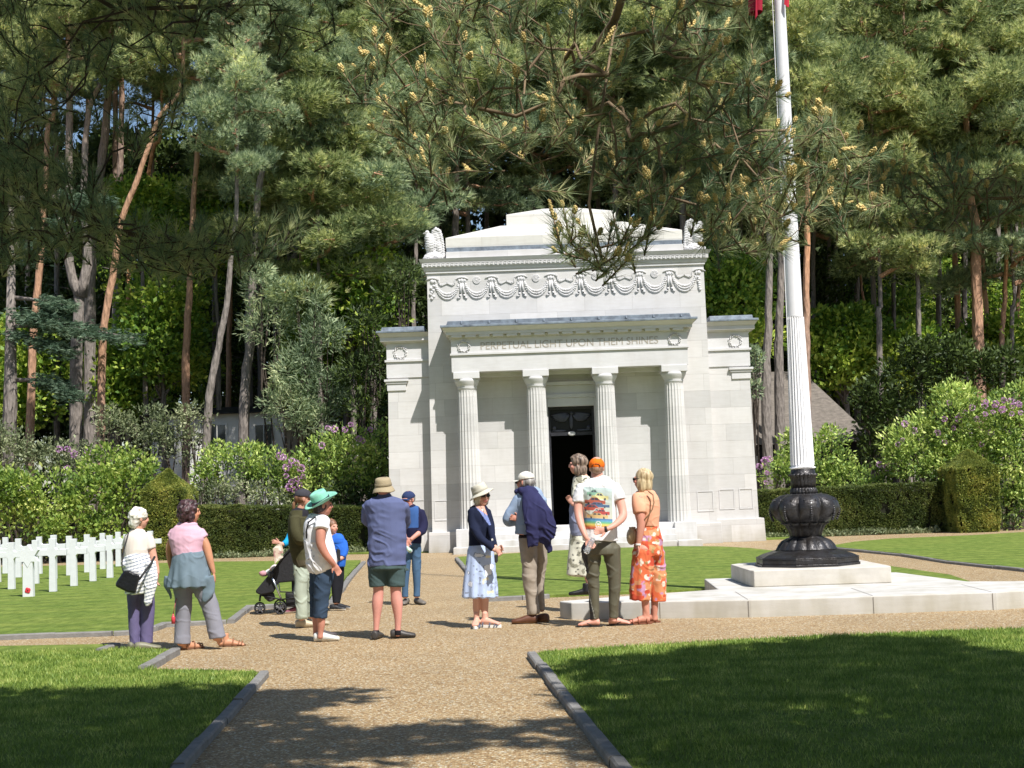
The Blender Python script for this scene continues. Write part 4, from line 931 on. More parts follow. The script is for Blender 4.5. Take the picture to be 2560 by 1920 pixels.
# ------------------------------------------------------------------ broadleaf trees and understory
def leafy_mesh(name, seed, cents, rads, per, L=.13, W_=.085, flat=.8, gap=.35, up=.3, inner=.45):
    rs = np.random.RandomState(seed); Vs, Fs, As, off = [], [], [], 0
    for c, r in zip(cents, rads):
        n = int(per * r * r); s = sphere_pts(n, rs); c = np.array(c, float)
        lump = 1 + .4 * vnoise(s * 2.0 + c) ; keep = vnoise(s * 3.1 + c * 2.7) > -gap; s, lump = s[keep], lump[keep]; n = len(s)
        rad = rs.uniform(inner, 1, n) ** .6
        P = c + s * np.array([1, 1, flat]) * (r * rad * lump)[:, None]
        dd = unit(s + rs.normal(size=s.shape) * .6 + np.array([0, 0, up]))
        V, F = leaves(P, dd, rs.uniform(.7, 1.3, n) * L, rs.uniform(.7, 1.3, n) * W_, rs)
        Vs.append(V); Fs.append(F + off); off += len(V); As.append(np.repeat(rs.rand(n), 4))
    me = raw_mesh(name, np.concatenate(Vs), np.concatenate(Fs)); rnd_attr(me, np.concatenate(As)); return me
def beech(x, Y, ytop, ybot, wpx, seed, label, m=None, n=26, per=520, rmul=1.0, Lf=.2, group='bright leaved trees between the pines'):
    b = Gd(x, Y); b.z = 0; rr = random.Random(seed); top = D(x, ytop, Y).z; bot = max(.6, D(x, ybot, Y).z); hw = wpx / 2 / 3195 * Y
    t = thing('beech_tree', b, label, 'tree', group); tm = MB(); tree_trunk(tm, [b + Vector((0, 0, -.1)), b + Vector((.1, 0, top * .5)), b + Vector((0, 0, top * .92))], .14, .05, 8)
    cents, rads = [], []
    for i in range(n):
        f = (i + rr.random()) / n; z = bot + (top - bot) * f; a = i * 2.4; q = hw * math.sqrt(rr.random()) * (1 - .35 * abs(f - .4))
        p = b + Vector((math.cos(a) * q, math.sin(a) * q * .7, z)); cents.append(p); rads.append(rr.uniform(.7, 1.25) * rmul); tm.tube([b + Vector((0, 0, z - .8)), (b + Vector((0, 0, z - .4))).lerp(p, .5), p], [.05, .03, .012], 5)
    part('trunk', tm, M_barkg, t, sm=True); part('crown', leafy_mesh('crown', seed, cents, rads, per / 1.5, L=Lf, W_=Lf * .6, flat=.5, gap=.02), m or M_beech, t)
for i, (x, Y, yt, yb, w) in enumerate(((311, 51.5, 400, 520, 110), (470, 52, 420, 560, 130), (350, 51.5, 620, 820, 150), (760, 50, 520, 740, 170), (700, 51, 640, 860, 120), (30, 51.5, 700, 900, 110), (235, 52, 760, 900, 118), (1600, 49.5, 560, 740, 110), (1830, 52, 680, 830, 150), (1960, 52, 720, 820, 130), (2180, 53, 700, 820, 90), (20, 62, 620, 900, 230), (330, 60, 400, 900, 260), (200, 66, 560, 900, 260), (470, 66, 330, 850, 260), (560, 63, 480, 900, 220), (760, 60, 430, 900, 230), (850, 64, 520, 950, 220), (700, 70, 300, 800, 240), (1570, 62, 560, 900, 190), (1640, 60, 620, 860, 170), (1830, 64, 560, 880, 260), (1930, 62, 640, 880, 220), (2060, 64, 600, 860, 240), (2190, 62, 620, 860, 200), (1750, 58, 560, 800, 160), (2000, 70, 380, 700, 260), (900, 56, 560, 900, 110))):
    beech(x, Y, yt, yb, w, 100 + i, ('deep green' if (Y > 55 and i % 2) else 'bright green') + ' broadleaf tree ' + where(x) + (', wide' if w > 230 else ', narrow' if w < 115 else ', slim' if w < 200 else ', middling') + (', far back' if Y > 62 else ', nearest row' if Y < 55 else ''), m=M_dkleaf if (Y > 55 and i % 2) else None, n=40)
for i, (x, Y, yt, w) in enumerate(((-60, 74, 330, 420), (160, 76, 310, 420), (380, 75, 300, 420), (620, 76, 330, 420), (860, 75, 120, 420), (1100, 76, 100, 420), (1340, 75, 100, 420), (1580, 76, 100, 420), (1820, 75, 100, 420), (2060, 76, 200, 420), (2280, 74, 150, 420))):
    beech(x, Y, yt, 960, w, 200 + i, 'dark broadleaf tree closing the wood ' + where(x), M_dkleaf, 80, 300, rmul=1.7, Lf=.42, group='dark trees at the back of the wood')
# a line of low dark bushes closing the floor of the wood
cents, rads = [], []; rr = random.Random(8)
for i in range(130):
    x = -26 + 52 * i / 130; cents.append((x + rr.uniform(-.5, .5), 70 + rr.uniform(-1.5, 1.5), rr.uniform(.6, 3.2))); rads.append(rr.uniform(1.0, 1.7))
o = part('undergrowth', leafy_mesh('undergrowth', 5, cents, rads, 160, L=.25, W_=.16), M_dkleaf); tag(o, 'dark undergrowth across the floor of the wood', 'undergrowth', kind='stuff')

# ------------------------------------------------------------------ shrubs
M_shr = leafmat('fresh_shrub_leaves', [(0.0, '3b5522'), (.35, '5b7d2e'), (.65, '86a440'), (1.0, 'bfcf72')], .4, clump=1.0, mul=(1.6, 1.35, 1.8))
M_rho = leafmat('rhododendron_leaves', [(0.0, '33461f'), (.35, '567030'), (.65, '8a9f48'), (1.0, 'c3cd7c')], .3, clump=1.1, mul=(1.95, 1.8, 2.2))
M_oli = leafmat('grey_green_leaves', [(0.0, '3a4430'), (.4, '5c6849'), (.7, '828a68'), (1.0, 'b0b494')], .25, clump=1.0, mul=(1.4, 1.35, 1.3))
M_flow = leafmat('pink_petals', [(0.0, 'a873a8'), (.5, 'd3a2cf'), (1.0, 'efd3ea')], .3)
def shrub(name, label, cat, blobs, Y, mat_, seed, per=700, L=.1, W_=.05, flowers=(), group=None, rx=None, fr=.085):
    """blobs: (x, y, r_px) picture circles at depth Y(+dy); flowers: picture points"""
    rr = random.Random(seed); c0 = Gd(sum(b[0] for b in blobs) / len(blobs), Y); c0.z = 0; t = thing(name, c0, label, cat, group); cents, rads = [], []; st = MB()
    for b in blobs:
        y = Y + (b[3] if len(b) > 3 else 0); p = D(b[0], b[1], y); r = b[2] / 3195 * y
        cents.append(p); rads.append(r)
        for q in range(5):
            o = Vector((rr.uniform(-1, 1), rr.uniform(-.8, .5), rr.uniform(-.3, .9))).normalized() * r * .8; cents.append(p + o); rads.append(r * rr.uniform(.35, .55))
            st.tube([Vector((p.x * .6 + c0.x * .4, y, 0)), p.lerp(Vector((p.x, y, 0)), .4), p + o * .7], [.04, .025, .01], 5)
    part('foliage', leafy_mesh('foliage', seed, cents, rads, per * 1.5, L=L, W_=W_ * 1.15, flat=.9, gap=.3, up=.45), mat_, t); part('stems', st, M_dtwig, t)
    rs = np.random.RandomState(seed)
    for f in flowers:
        p = D(f[0], f[1], Y - .3 + (f[2] if len(f) > 2 else -.3)); n = 60; s = sphere_pts(n, rs); r = fr * rr.uniform(.8, 1.25)
        V, F = leaves(np.array(p) + s * r * .75, s, np.full(n, r * .5), np.full(n, r * .5), rs); me = raw_mesh('flower', V, F); rnd_attr(me, np.repeat(rs.rand(n), 4)); part('flower', me, M_flow, t)
    return t
shrub('shrub', 'big fresh green shrub behind the grave crosses', 'shrub', [(30, 1080, 65), (110, 1070, 75), (200, 1080, 70), (270, 1060, 60), (60, 1130, 60), (160, 1135, 60), (250, 1130, 55), (290, 1010, 45), (215, 1010, 50, .5), (-30, 1060, 60)], 40.5, M_shr, 31, 800, .13, .06)
shrub('shrub', 'grey green shrub at the left edge above the fresh green one', 'shrub', [(20, 985, 55), (80, 990, 45), (0, 940, 35), (130, 1000, 45), (180, 990, 40)], 42.5, M_oli, 32, 800, .12, .05, flowers=((128, 970), (146, 970), (160, 980), (146, 1012), (190, 978)))
shrub('tall_shrub', 'loose grey green tree like shrub before the white building', 'shrub', [(250, 940, 45), (310, 910, 45), (370, 930, 50), (400, 960, 45), (330, 960, 45), (290, 1000, 30), (420, 900, 35), (230, 900, 30)], 44, M_oli, 33, 620, .12, .045)
shrub('rhododendron', 'fresh leaved rhododendron right of the leaning pine', 'rhododendron', [(480, 1010, 45), (530, 1000, 42), (580, 1010, 45), (450, 1040, 35), (620, 1030, 40), (560, 1050, 40)], 42, M_rho, 34, 950, .13, .05, flowers=((605, 985), (618, 1010), (630, 995)))
shrub('rhododendron', 'rhododendron with pink flowers beside the chapel\'s left wall', 'rhododendron', [(680, 1010, 55), (730, 980, 55), (780, 1000, 60), (820, 960, 45), (700, 1060, 50), (770, 1060, 55), (820, 1040, 45), (640, 1060, 45), (825, 1100, 40)], 42, M_rho, 35, 900, .13, .05, flowers=((708, 924), (722, 926), (745, 928), (758, 917), (800, 928), (612, 988), (625, 1005), (640, 1000), (650, 1012), (618, 1028), (630, 1040), (642, 1035), (655, 1030), (625, 1052), (636, 1058), (648, 1048), (662, 1065), (642, 1075), (775, 948), (783, 952), (695, 962)))
shrub('shrub', 'low silver grey shrub above the left yew hedge', 'shrub', [(470, 1080, 35), (520, 1070, 38), (570, 1078, 38), (610, 1090, 30), (440, 1070, 25)], 41.5, M_oli, 36, 1000, .1, .035)
shrub('shrub', 'dark glossy shrub hiding the foot of the chapel\'s left wall', 'shrub', [(740, 1075, 35), (790, 1085, 35), (700, 1088, 30), (825, 1075, 30)], 41.3, M_dkleaf, 37, 900, .12, .05)
shrub('rhododendron', 'rhododendron behind the flagpole urn, a few pink blooms at its left', 'rhododendron', [(1700, 1010, 45), (1780, 990, 50), (1670, 1030, 40), (1760, 1040, 45), (1830, 1040, 45), (1880, 1040, 35), (1720, 960, 35), (1800, 950, 30)], 43, M_rho, 38, 950, .13, .05, flowers=((1652, 995), (1640, 1008), (1662, 992), (1656, 1022), (1655, 1042), (1900, 1003), (1925, 1000), (1935, 1008), (1918, 1010), (1942, 1002), (1928, 988)))
shrub('rhododendron', 'largest rhododendron, right edge, crowned with lilac blooms', 'rhododendron', [(1990, 960, 70), (2060, 910, 70), (2130, 930, 75), (2200, 940, 75), (1960, 1000, 50), (2100, 1000, 70), (2190, 1010, 70), (2040, 1000, 55), (2060, 860, 40), (2190, 870, 45), (2230, 1070, 60), (2180, 1090, 40)], 42.5, M_rho, 39, 900, .14, .055, flowers=tuple((2130 + 18 * (k % 5) + 3 * math.sin(k), 868 + 11 * (k // 5) + 5 * math.sin(k * 2), -.8) for k in range(15)) + ((1955, 915), (1975, 930), (2040, 905), (2050, 870), (2075, 895), (2085, 890), (2110, 905), (2060, 925), (2140, 935), (2025, 935), (2040, 955), (1950, 950), (2120, 960), (2180, 935), (1940, 960), (2070, 905), (2100, 880)), fr=.075)
shrub('conifer_shrub', 'dark conifer mass left of the big rhododendron', 'conifer', [(1960, 820, 60), (2020, 780, 60), (1900, 860, 50), (2090, 790, 55), (1930, 900, 50), (1890, 930, 40), (1900, 980, 40), (2160, 800, 50), (1980, 760, 40)], 46, M_dkleaf, 40, 520, .2, .07)
shrub('conifer_shrub', 'grey green drooping conifer left of the chapel wall', 'conifer', [(640, 800, 60), (700, 850, 60), (620, 880, 55), (580, 700, 55), (700, 720, 50), (680, 920, 45), (560, 620, 50), (660, 640, 45)], 47, M_pine_b, 41, 700, .22, .035)
shrub('conifer_shrub', 'dark open conifer against the chapel\'s left cornice', 'conifer', [(800, 700, 45), (850, 640, 40), (780, 800, 50), (800, 880, 45), (870, 600, 35), (820, 780, 40)], 46, M_dkleaf, 42, 560, .2, .05)
shrub('conifer_shrub', 'tuft of conifer foliage at the chapel\'s right wing', 'conifer', [(1622, 800, 22), (1630, 770, 20), (1626, 840, 20)], 45, M_pine_b, 43, 900, .16, .04)
for lab, bl, mt in (('brown twiggy low shrub right of the clipped yew block', [(2165, 1128, 18), (2190, 1130, 16)], M_dkleaf), ('small bright perennials in the bed at the right edge', [(2205, 1135, 12), (2175, 1140, 8)], M_shr)):
    shrub('low_plant', lab, 'plant', bl, 40, mt, 44, 1500, .09, .03)
# layered cedar boughs at the left
ce = thing('cedar_tree', Gd(30, 46), 'blue green cedar boughs spreading in layers at the left edge', 'cedar'); ce.location.z = 0; OFF[ce] = ce.location.copy()
rs = np.random.RandomState(3); m = MB(); b = Gd(10, 46); m.tube([b, b + Vector((.2, 0, 5)), b + Vector((.3, 0, 11))], [.3, .22, .08], 8); Vs, Fs, As, off = [], [], [], 0
for (x0_, y0_, x1_, y1_, r_) in ((40, 680, 130, 690, .8), (60, 690, 200, 715, .8), (120, 700, 290, 730, .75), (100, 650, 140, 660, .5), (30, 720, 150, 760, .6), (90, 820, 160, 850, .5), (50, 560, 130, 470, .7), (150, 420, 200, 470, .6), (180, 430, 230, 440, .5)):
    a, c = D(x0_, y0_, 46), D(x1_, y1_, 45.5); mid = b + Vector((.25, 0, (a.z + c.z) / 2 + .3)); m.tube([mid, a, c], [.08, .05, .02], 5); n = 620
    t = rs.rand(n)[:, None]; P = np.array(a) * (1 - t) + np.array(c) * t + rs.normal(size=(n, 3)) * np.array([.2, r_ * .6, .1]); P[:, 2] += .12 * vnoise(P * 2) - .1 * np.abs(P[:, 1] - 46)
    V, F = needles(P, unit(rs.normal(size=(n, 3)) * np.array([1, 1, .15]) + np.array([.6, -.2, -.1])), np.full(n, .22), .03, rs, 6, .5); Vs.append(V); Fs.append(F + off); off += len(V); As.append(np.repeat(rs.rand(n), 18))
part('trunk', m, M_barkg, ce, sm=True); me = raw_mesh('boughs', np.concatenate(Vs), np.concatenate(Fs)); rnd_attr(me, np.concatenate(As)); part('boughs', me, M_cedar, ce)

# ------------------------------------------------------------------ yew hedges and clipped blocks
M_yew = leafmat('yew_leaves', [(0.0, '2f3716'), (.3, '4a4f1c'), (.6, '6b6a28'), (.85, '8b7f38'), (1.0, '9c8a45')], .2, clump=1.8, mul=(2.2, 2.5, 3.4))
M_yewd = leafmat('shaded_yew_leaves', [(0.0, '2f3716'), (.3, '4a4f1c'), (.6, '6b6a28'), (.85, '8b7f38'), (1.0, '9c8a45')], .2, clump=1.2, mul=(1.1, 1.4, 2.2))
M_yewcore = mat('yew_inside', '20220f', .95, .3, 4)
def yew(name, faces_fn, n, label, core, seed, loc, cat, L=.055, w=.024, fm=None):
    rs = np.random.RandomState(seed); P, Nn = faces_fn(rs, n)
    P = P + Nn * (.045 * vnoise(P * 3) + .035 * vnoise(P * 9))[:, None]; hole = (vnoise(P * np.array([7, 7, 5]) + 3) < -.62) & (P[:, 2] < P[:, 2].max() * .8); P, Nn = P[~hole], Nn[~hole]; P = P + rs.normal(size=P.shape) * .008
    V, F = needles(P, unit(Nn + rs.normal(size=P.shape) * .55), np.full(len(P), L), w, rs, 4, .9)
    me = raw_mesh('foliage', V, F); rnd_attr(me, np.repeat(rs.rand(len(P)), 12)); t = thing(name, loc, label, cat)
    part('foliage', me, fm or M_yew, t); part('branches', core, M_yewcore, t); return t
def quadpts(rs, n, q, nrm):
    q = [np.array(v, float) for v in q]; u, v = rs.rand(n, 1), rs.rand(n, 1)
    return (q[0] * (1 - u) + q[1] * u) * (1 - v) + (q[3] * (1 - u) + q[2] * u) * v, np.tile(np.array(nrm, float), (n, 1))
def yew_shell(quads):
    def fn(rs, n):
        ar = []
        for q in quads:
            a = [Vector(v) for v in q]; ar.append(((a[1] - a[0]).cross(a[3] - a[0])).length)
        S_ = sum(ar); out = []
        for q, A in zip(quads, ar):
            a = [Vector(v) for v in q]; nr = (a[1] - a[0]).cross(a[3] - a[0]).normalized(); out.append(quadpts(rs, int(n * A / S_), q, nr))
        return np.concatenate([o[0] for o in out]), np.concatenate([o[1] for o in out])
    return fn
def hedge(label, x0_, x1_, yf, h0, h1, depth, seed, n):
    q = [((x0_, yf, 0), (x1_, yf, 0), (x1_, yf, h1), (x0_, yf, h0)), ((x0_, yf, h0), (x1_, yf, h1), (x1_, yf + depth, h1), (x0_, yf + depth, h0)), ((x1_, yf, 0), (x1_, yf + depth, 0), (x1_, yf + depth, h1), (x1_, yf, h1)), ((x0_, yf + depth, 0), (x0_, yf, 0), (x0_, yf, h0), (x0_, yf + depth, h0))]
    c = MB(); e = .07; c.add([(x0_ + e, yf + e, 0), (x1_ - e, yf + e, 0), (x1_ - e, yf + depth - e, 0), (x0_ + e, yf + depth - e, 0), (x0_ + e, yf + e, h0 - e), (x1_ - e, yf + e, h1 - e), (x1_ - e, yf + depth - e, h1 - e), (x0_ + e, yf + depth - e, h0 - e)], [(3, 2, 1, 0), (4, 5, 6, 7), (0, 1, 5, 4), (1, 2, 6, 5), (2, 3, 7, 6), (3, 0, 4, 7)])
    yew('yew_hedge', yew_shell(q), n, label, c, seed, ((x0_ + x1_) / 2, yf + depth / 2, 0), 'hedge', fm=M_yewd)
def block(label, xc, yf, hw_, hs, hp, depth, seed, n):
    x0_, x1_ = xc - hw_, xc + hw_; y1_ = yf + depth; p = (xc, yf + depth / 2, hp); b = .06
    B0, B1, B2, B3 = (x0_ + b, yf + b, 0), (x1_ - b, yf + b, 0), (x1_ - b, y1_, 0), (x0_ + b, y1_, 0); T0, T1, T2, T3 = (x0_, yf, hs), (x1_, yf, hs), (x1_, y1_, hs), (x0_, y1_, hs)
    q = [(B0, B1, T1, T0), (B1, B2, T2, T1), (B3, B0, T0, T3), (T0, T1, p, p), (T1, T2, p, p), (T3, T0, p, p), (T2, T3, p, p)]
    c = MB(); e = .07; c.box(x0_ + e + b, x1_ - e - b, yf + e + b, y1_ - e, 0, hs - e); c.frustum((x0_ + e + b, x1_ - e - b, yf + e + b, y1_ - e, hs - e), (xc - .05, xc + .05, yf + depth / 2 - .05, yf + depth / 2 + .05, hp - e))
    yew('clipped_yew', yew_shell(q), n, label, c, seed, (xc, yf + depth / 2, 0), 'topiary')
# distances from the foot of each
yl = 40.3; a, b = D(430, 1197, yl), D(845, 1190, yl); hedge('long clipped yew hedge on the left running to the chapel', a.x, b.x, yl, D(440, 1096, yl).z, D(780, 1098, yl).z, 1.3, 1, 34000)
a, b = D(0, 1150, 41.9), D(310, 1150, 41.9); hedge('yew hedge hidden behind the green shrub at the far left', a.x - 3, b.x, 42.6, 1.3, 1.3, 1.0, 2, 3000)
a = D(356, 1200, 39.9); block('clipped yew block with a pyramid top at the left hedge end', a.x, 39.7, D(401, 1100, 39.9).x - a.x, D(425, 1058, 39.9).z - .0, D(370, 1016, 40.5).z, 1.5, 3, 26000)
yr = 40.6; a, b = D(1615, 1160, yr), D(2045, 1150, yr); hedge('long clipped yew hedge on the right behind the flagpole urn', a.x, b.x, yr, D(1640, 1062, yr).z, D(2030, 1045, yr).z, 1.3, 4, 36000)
a = D(2112, 1150, 39.6); block('clipped yew block with a pyramid top at the right hedge end', a.x, 39.3, D(2151, 1050, 39.6).x - a.x, D(2094, 1012, 39.4).z, D(2094, 974, 40.2).z, 1.6, 5, 28000)
# low plants at the hedge feet
for (x0_, x1_, y_, sd) in ((440, 790, 39.9, 1), (1640, 2030, 40.3, 2)):
    rs = np.random.RandomState(sd); a, b = D(x0_, 1190, y_).x, D(x1_, 1190, y_).x; n = 5000
    P = np.stack([rs.uniform(a, b, n), y_ + rs.normal(size=n) * .1, np.abs(rs.normal(size=n)) * .05 + .0], 1); P[:, 2] *= 1 + .8 * vnoise(P * 3)
    V, F = leaves(P, unit(rs.normal(size=P.shape) + np.array([0, -.3, 1])), np.full(n, .08), np.full(n, .04), rs); me = raw_mesh('ground_cover', V, F); rnd_attr(me, np.repeat(rs.rand(n), 4)); o = part('ground_cover', me, M_oli); tag(o, 'low grey leaved plants edging the hedge foot', 'plants', kind='stuff')

# ------------------------------------------------------------------ buildings in the wood
M_slate = mat('weathered_tiles', '736b63', .9, .25, 6, .5, 24, stretch=(1, 1, 3), col2='5d5750')
M_black = mat('black_boards', '16161a', .6, .2, 5, .2, 20)
M_wwall = mat('white_render', 'dad8d2', .9, .08, 2)
bn = thing('barn', D(1740, 1000, 49) * 1, 'dark timber building with a grey hipped roof right of the chapel', 'building'); bn.location.z = 0; OFF[bn] = bn.location.copy()
YB0, YB1, YB2 = 47.2, 51.0, 55.0
zE = D(1800, 955, YB0).z; zT = D(1680, 803, YB1).z
xr = D(1893, 948, YB0).x; xl = D(1540, 900, YB0).x; xt = D(1732, 806, YB1).x
m = MB(); m.add([(xl, YB0, zE), (xr, YB0, zE), (xr, YB2, zE), (xl, YB2, zE), (xl, YB1, zT), (xt, YB1, zT)], [(0, 1, 5, 4), (1, 2, 5), (2, 3, 4, 5), (3, 0, 4), (0, 3, 2, 1)])
part('roof', m, M_slate, bn)
m = MB(); m.box(xl + .2, xr - .4, YB0 + .5, YB2 - .5, -.03, zE - .02); wl = part('wall', m, M_black, bn)
m = MB()
for k in range(4): m.box(D(1790, 1000, 48).x, xr - .3, YB0 + .38, YB0 + .46, zE - .35 - k * .22, zE - .33 - k * .22)
part('rail', m, mat('grey_rail', '4a4a50', .4, .1, 5), wl)
m = MB(); p = D(1632, 1002, YB0 + .4); m.box(p.x - .12, p.x + .1, YB0 + .4, YB0 + .5, p.z - .2, p.z + .25); part('window', m, M_wwall, wl)
wb = thing('white_house', (D(520, 1000, 53).x, 53, 0), 'white building half hidden among the trees on the left', 'building')
m = MB(); YH = 51.5; A, B_ = D(325, 1000, YH).x, D(615, 1000, YH).x; zt = D(520, 893, YH).z; m.box(A, B_, YH, YH + 5, -.03, zt); wl = part('wall', m, M_wwall, wb)
m = MB(); m.frustum((A - .3, B_ + .3, YH - .3, YH + 5.3, zt + .01), (A + .4, B_ - .4, YH + 1, YH + 4, zt + .3)); part('roof', m, M_black, wb)
for x in (470, 570, 360):
    c_ = D(x, 945, YH); fr_ = MB(); fr_.box(c_.x - .35, c_.x + .35, YH - .05, YH + .02, c_.z - .7, c_.z + .5); w_ = part('window', fr_, M_wwall, wl)
    g_ = MB(); g_.box(c_.x - .28, c_.x - .02, YH - .07, YH - .04, c_.z - .63, c_.z + .43); g_.box(c_.x + .02, c_.x + .28, YH - .07, YH - .04, c_.z - .63, c_.z + .43); part('pane', g_, mat('window_glass', '30353a', .1, .1), w_)

# ------------------------------------------------------------------ near pines: real limbs over the camera
M_nn = leafmat('near_needles', [(0.0, '3f5545'), (.35, '5c7358'), (.65, '87946a'), (1.0, 'b3b38a')], .3, clump=3, mul=(1.7, 1.6, 1.55))
M_cone = mat('pollen_cones', 'e2d294', .7, .15, 120, col2='c2a05c')
M_bud = mat('bud_scales', '8a6a4c', .8, .2, 100)
def grow(targets, root, rr, step=.09, bend=.035):
    """twigs joining targets to the nearest wood already grown; returns (segments, tip dirs)"""
    nodes = [Vector(root[0])]; par = [-1]
    for q in root[1:]:
        a = nodes[-1]; q = Vector(q); n = max(1, int((q - a).length / step))
        for i in range(n): nodes.append(a.lerp(q, (i + 1) / n)); par.append(len(nodes) - 2)
    arr = np.array([tuple(n) for n in nodes]); nroot = len(nodes); tips = []
    for T in sorted(targets, key=lambda t: (t - nodes[nroot - 1]).length):
        d = np.linalg.norm(arr - np.array(T), axis=1); i = int(np.argmin(d)); a = nodes[i]; L = (T - a).length; n = max(2, int(L / step)); px = rr.uniform(-1, 1); side = Vector((rr.uniform(-1, 1), rr.uniform(-1, 1), rr.uniform(-.6, 1))) * L * .22
        last = i
        for k in range(1, n + 1):
            f = k / n; p = a.lerp(T, f) + side * math.sin(f * math.pi) + Vector((0, 0, .0)); nodes.append(p); par.append(last); last = len(nodes) - 1
        arr = np.array([tuple(q) for q in nodes]); tips.append(last)
    # thickness by number of tips carried
    w = [0] * len(nodes)
    for t in tips:
        j = t
        while j >= 0: w[j] += 1; j = par[j]
    for j in range(len(w) - 1, 0, -1): pass
    return nodes, par, w, tips, nroot
def poly_in(x, y, poly):
    r = False; n = len(poly)
    for i in range(n):
        (x1, y1), (x2, y2) = poly[i], poly[(i + 1) % n]
        if (y1 > y) != (y2 > y) and x < (x2 - x1) * (y - y1) / (y2 - y1) + x1: r = not r
    return r
def near_branch(tree, regions, root, seed, nl=.066, cones=True, twm=None, nk=46, wd=.0021, rbase=.0013, dens_len=.1):
    """regions: (picture polygon, count, near, far)"""
    rr = random.Random(seed); rs = np.random.RandomState(seed); T = []
    for (poly, n, y0_, y1_) in regions:
        xs = [p[0] for p in poly]; ys = [p[1] for p in poly]; c = 0
        while c < n:
            x, y = rr.uniform(min(xs), max(xs)), rr.uniform(min(ys), max(ys))
            if poly_in(x, y, poly): T.append(D(x, y, rr.uniform(y0_, y1_))); c += 1
    nodes, par, w, tips, nroot = grow(T, root, rr)
    m = MB(); V = []; F = []
    children = {}
    for i, p in enumerate(par): children.setdefault(p, []).append(i)
    def rad(i): return rbase * (max(w[i], 1)) ** .40
    # chains of nodes -> tubes
    stack = [(0, None)]; seen = set()
    start = [(0, [0])]
    while start:
        i, ch_ = start.pop()
        while True:
            kids = children.get(i, [])
            if not kids: break
            kids = sorted(kids, key=lambda k: -w[k])
            for k in kids[1:]: start.append((k, [i, k]))
            i = kids[0]; ch_.append(i)
        if len(ch_) > 1: m.tube([nodes[q] for q in ch_], [min(rad(q), rad(ch_[1]) if n_ == 0 else 9) for n_, q in enumerate(ch_)], 5)
    tp = np.array([tuple(nodes[t]) for t in tips]); pv = np.array([tuple(nodes[max(par[t], 0)]) for t in tips])
    dr = unit(tp - pv); up = np.array([0, 0, 1.0]); shoot = unit(dr * .7 + up * .75 + rs.normal(size=dr.shape) * .3)
    # shoot with needles along the last stretch
    k = 5; Ps, Ds = [], []
    for q in range(k):
        f = q / (k - 1); Ps.append(tp + shoot * (dens_len * (f - .65))); Ds.append(unit(shoot + rs.normal(size=dr.shape) * .1))
    P = np.concatenate(Ps); Dd = np.concatenate(Ds); n = len(P)
    V, F = needles(P, Dd, np.full(n, nl), wd, rs, nk // k * 2, 1.15); A = np.repeat(rs.rand(n), (nk // k * 2) * 3)
    sm_ = m; out = []
    for a, s in zip(tp, shoot):
        a, s = Vector(a), Vector(s); sm_.tube([a - s * dens_len * .7, a, a + s * dens_len * .35], [.003, .0028, .002], 5)
        if cones and rr.random() < .85:
            for q_ in range(rr.choice((1, 1, 2))): out.append((a + s * dens_len * .35 + Vector((rr.uniform(-1, 1), rr.uniform(-1, 1), 0)) * .012 * q_, (s + Vector((rr.uniform(-.3, .3), 0, .8))).normalized(), rr.uniform(.6, 1.15)))
    br = part('branch', m, twm or M_twig, tree, sm=True)
    me = raw_mesh('needles', V, F); rnd_attr(me, A); part('needles', me, M_nn, br)
    return out
# cone shapes: a knobbly cluster and a longer candle
def cone_mesh(L, r, seed):
    m = MB(); rr = random.Random(seed); m.ell((0, 0, L * .5), (r * .7, r * .7, L * .5), None, 8, 6)
    for k in range(26):
        t = k / 26; a = k * 2.4; q = r * math.sin(math.pi * (.12 + .8 * t)) ** .6; m.ell((math.cos(a) * q * .75, math.sin(a) * q * .75, L * (.04 + .92 * t)), (r * .38, r * .38, r * .42), None, 6, 4)
    me = m.mesh('cone'); fixn(me); smooth(me); me.materials.append(M_cone); return me
CM = [cone_mesh(.026, .009, 1), cone_mesh(.034, .008, 2), cone_mesh(.058, .0065, 3)]
def add_cones(tree, lst, seed, cap=100):
    rr = random.Random(seed); off = OFF[tree]; lst = sorted(lst, key=lambda c: c[0].y / c[2]); rest = MB()
    for i, (p, d, s) in enumerate(lst):
        me = CM[rr.choice((0, 0, 0, 1, 1, 2))]; q = d.to_track_quat('Z', 'Y')
        if i < cap:
            o = bpy.data.objects.new('cone', me); C.objects.link(o); o.location = p - off; o.rotation_mode = 'QUATERNION'; o.rotation_quaternion = q; o.scale = (s, s, s); o.parent = tree
        else:
            mt = Matrix.Translation(p) @ q.to_matrix().to_4x4() @ Matrix.Scale(s, 4); rest.add([tuple(mt @ v.co) for v in me.vertices], [tuple(f.vertices) for f in me.polygons])
    if rest.v: o = part('cones', rest, M_cone, tree, sm=True); o['kind'] = 'stuff'
# the tree: trunk behind the photographer's right shoulder, a wide crown that shades the near lawns
def over_tree(base, H, clumps, label, seed, limbs_to=()):
    t = thing('near_pine', base, label, 'pine tree'); b = Vector(base); m = MB(); tree_trunk(m, [b + Vector((0, 0, -.1)), b + Vector((.1, .2, H * .5)), b + Vector((-.1, .4, H))], .32, .12, 14)
    rs = np.random.RandomState(seed); rr = random.Random(seed); cents, rads = [], []
    for (cx_, cy_, cz_, r_) in clumps:
        p = Vector((cx_, cy_, cz_)); s_ = b + Vector((0, .2, min(H * .95, cz_ - .8))); m.tube([s_, s_.lerp(p, .5) + Vector((0, 0, .3)), p], [.04, .025, .012], 6)
        cents.append(np.array(p)); rads.append(r_)
    part('trunk', m, M_barko, t, sm=True); V, F, A = clump_foliage(rs, cents, rads, 900, L=.2, k=6, flat=.4, wd=.07, gap=.5); me = raw_mesh('crown', V, F); rnd_attr(me, A); part('crown', me, M_pine, t); return t
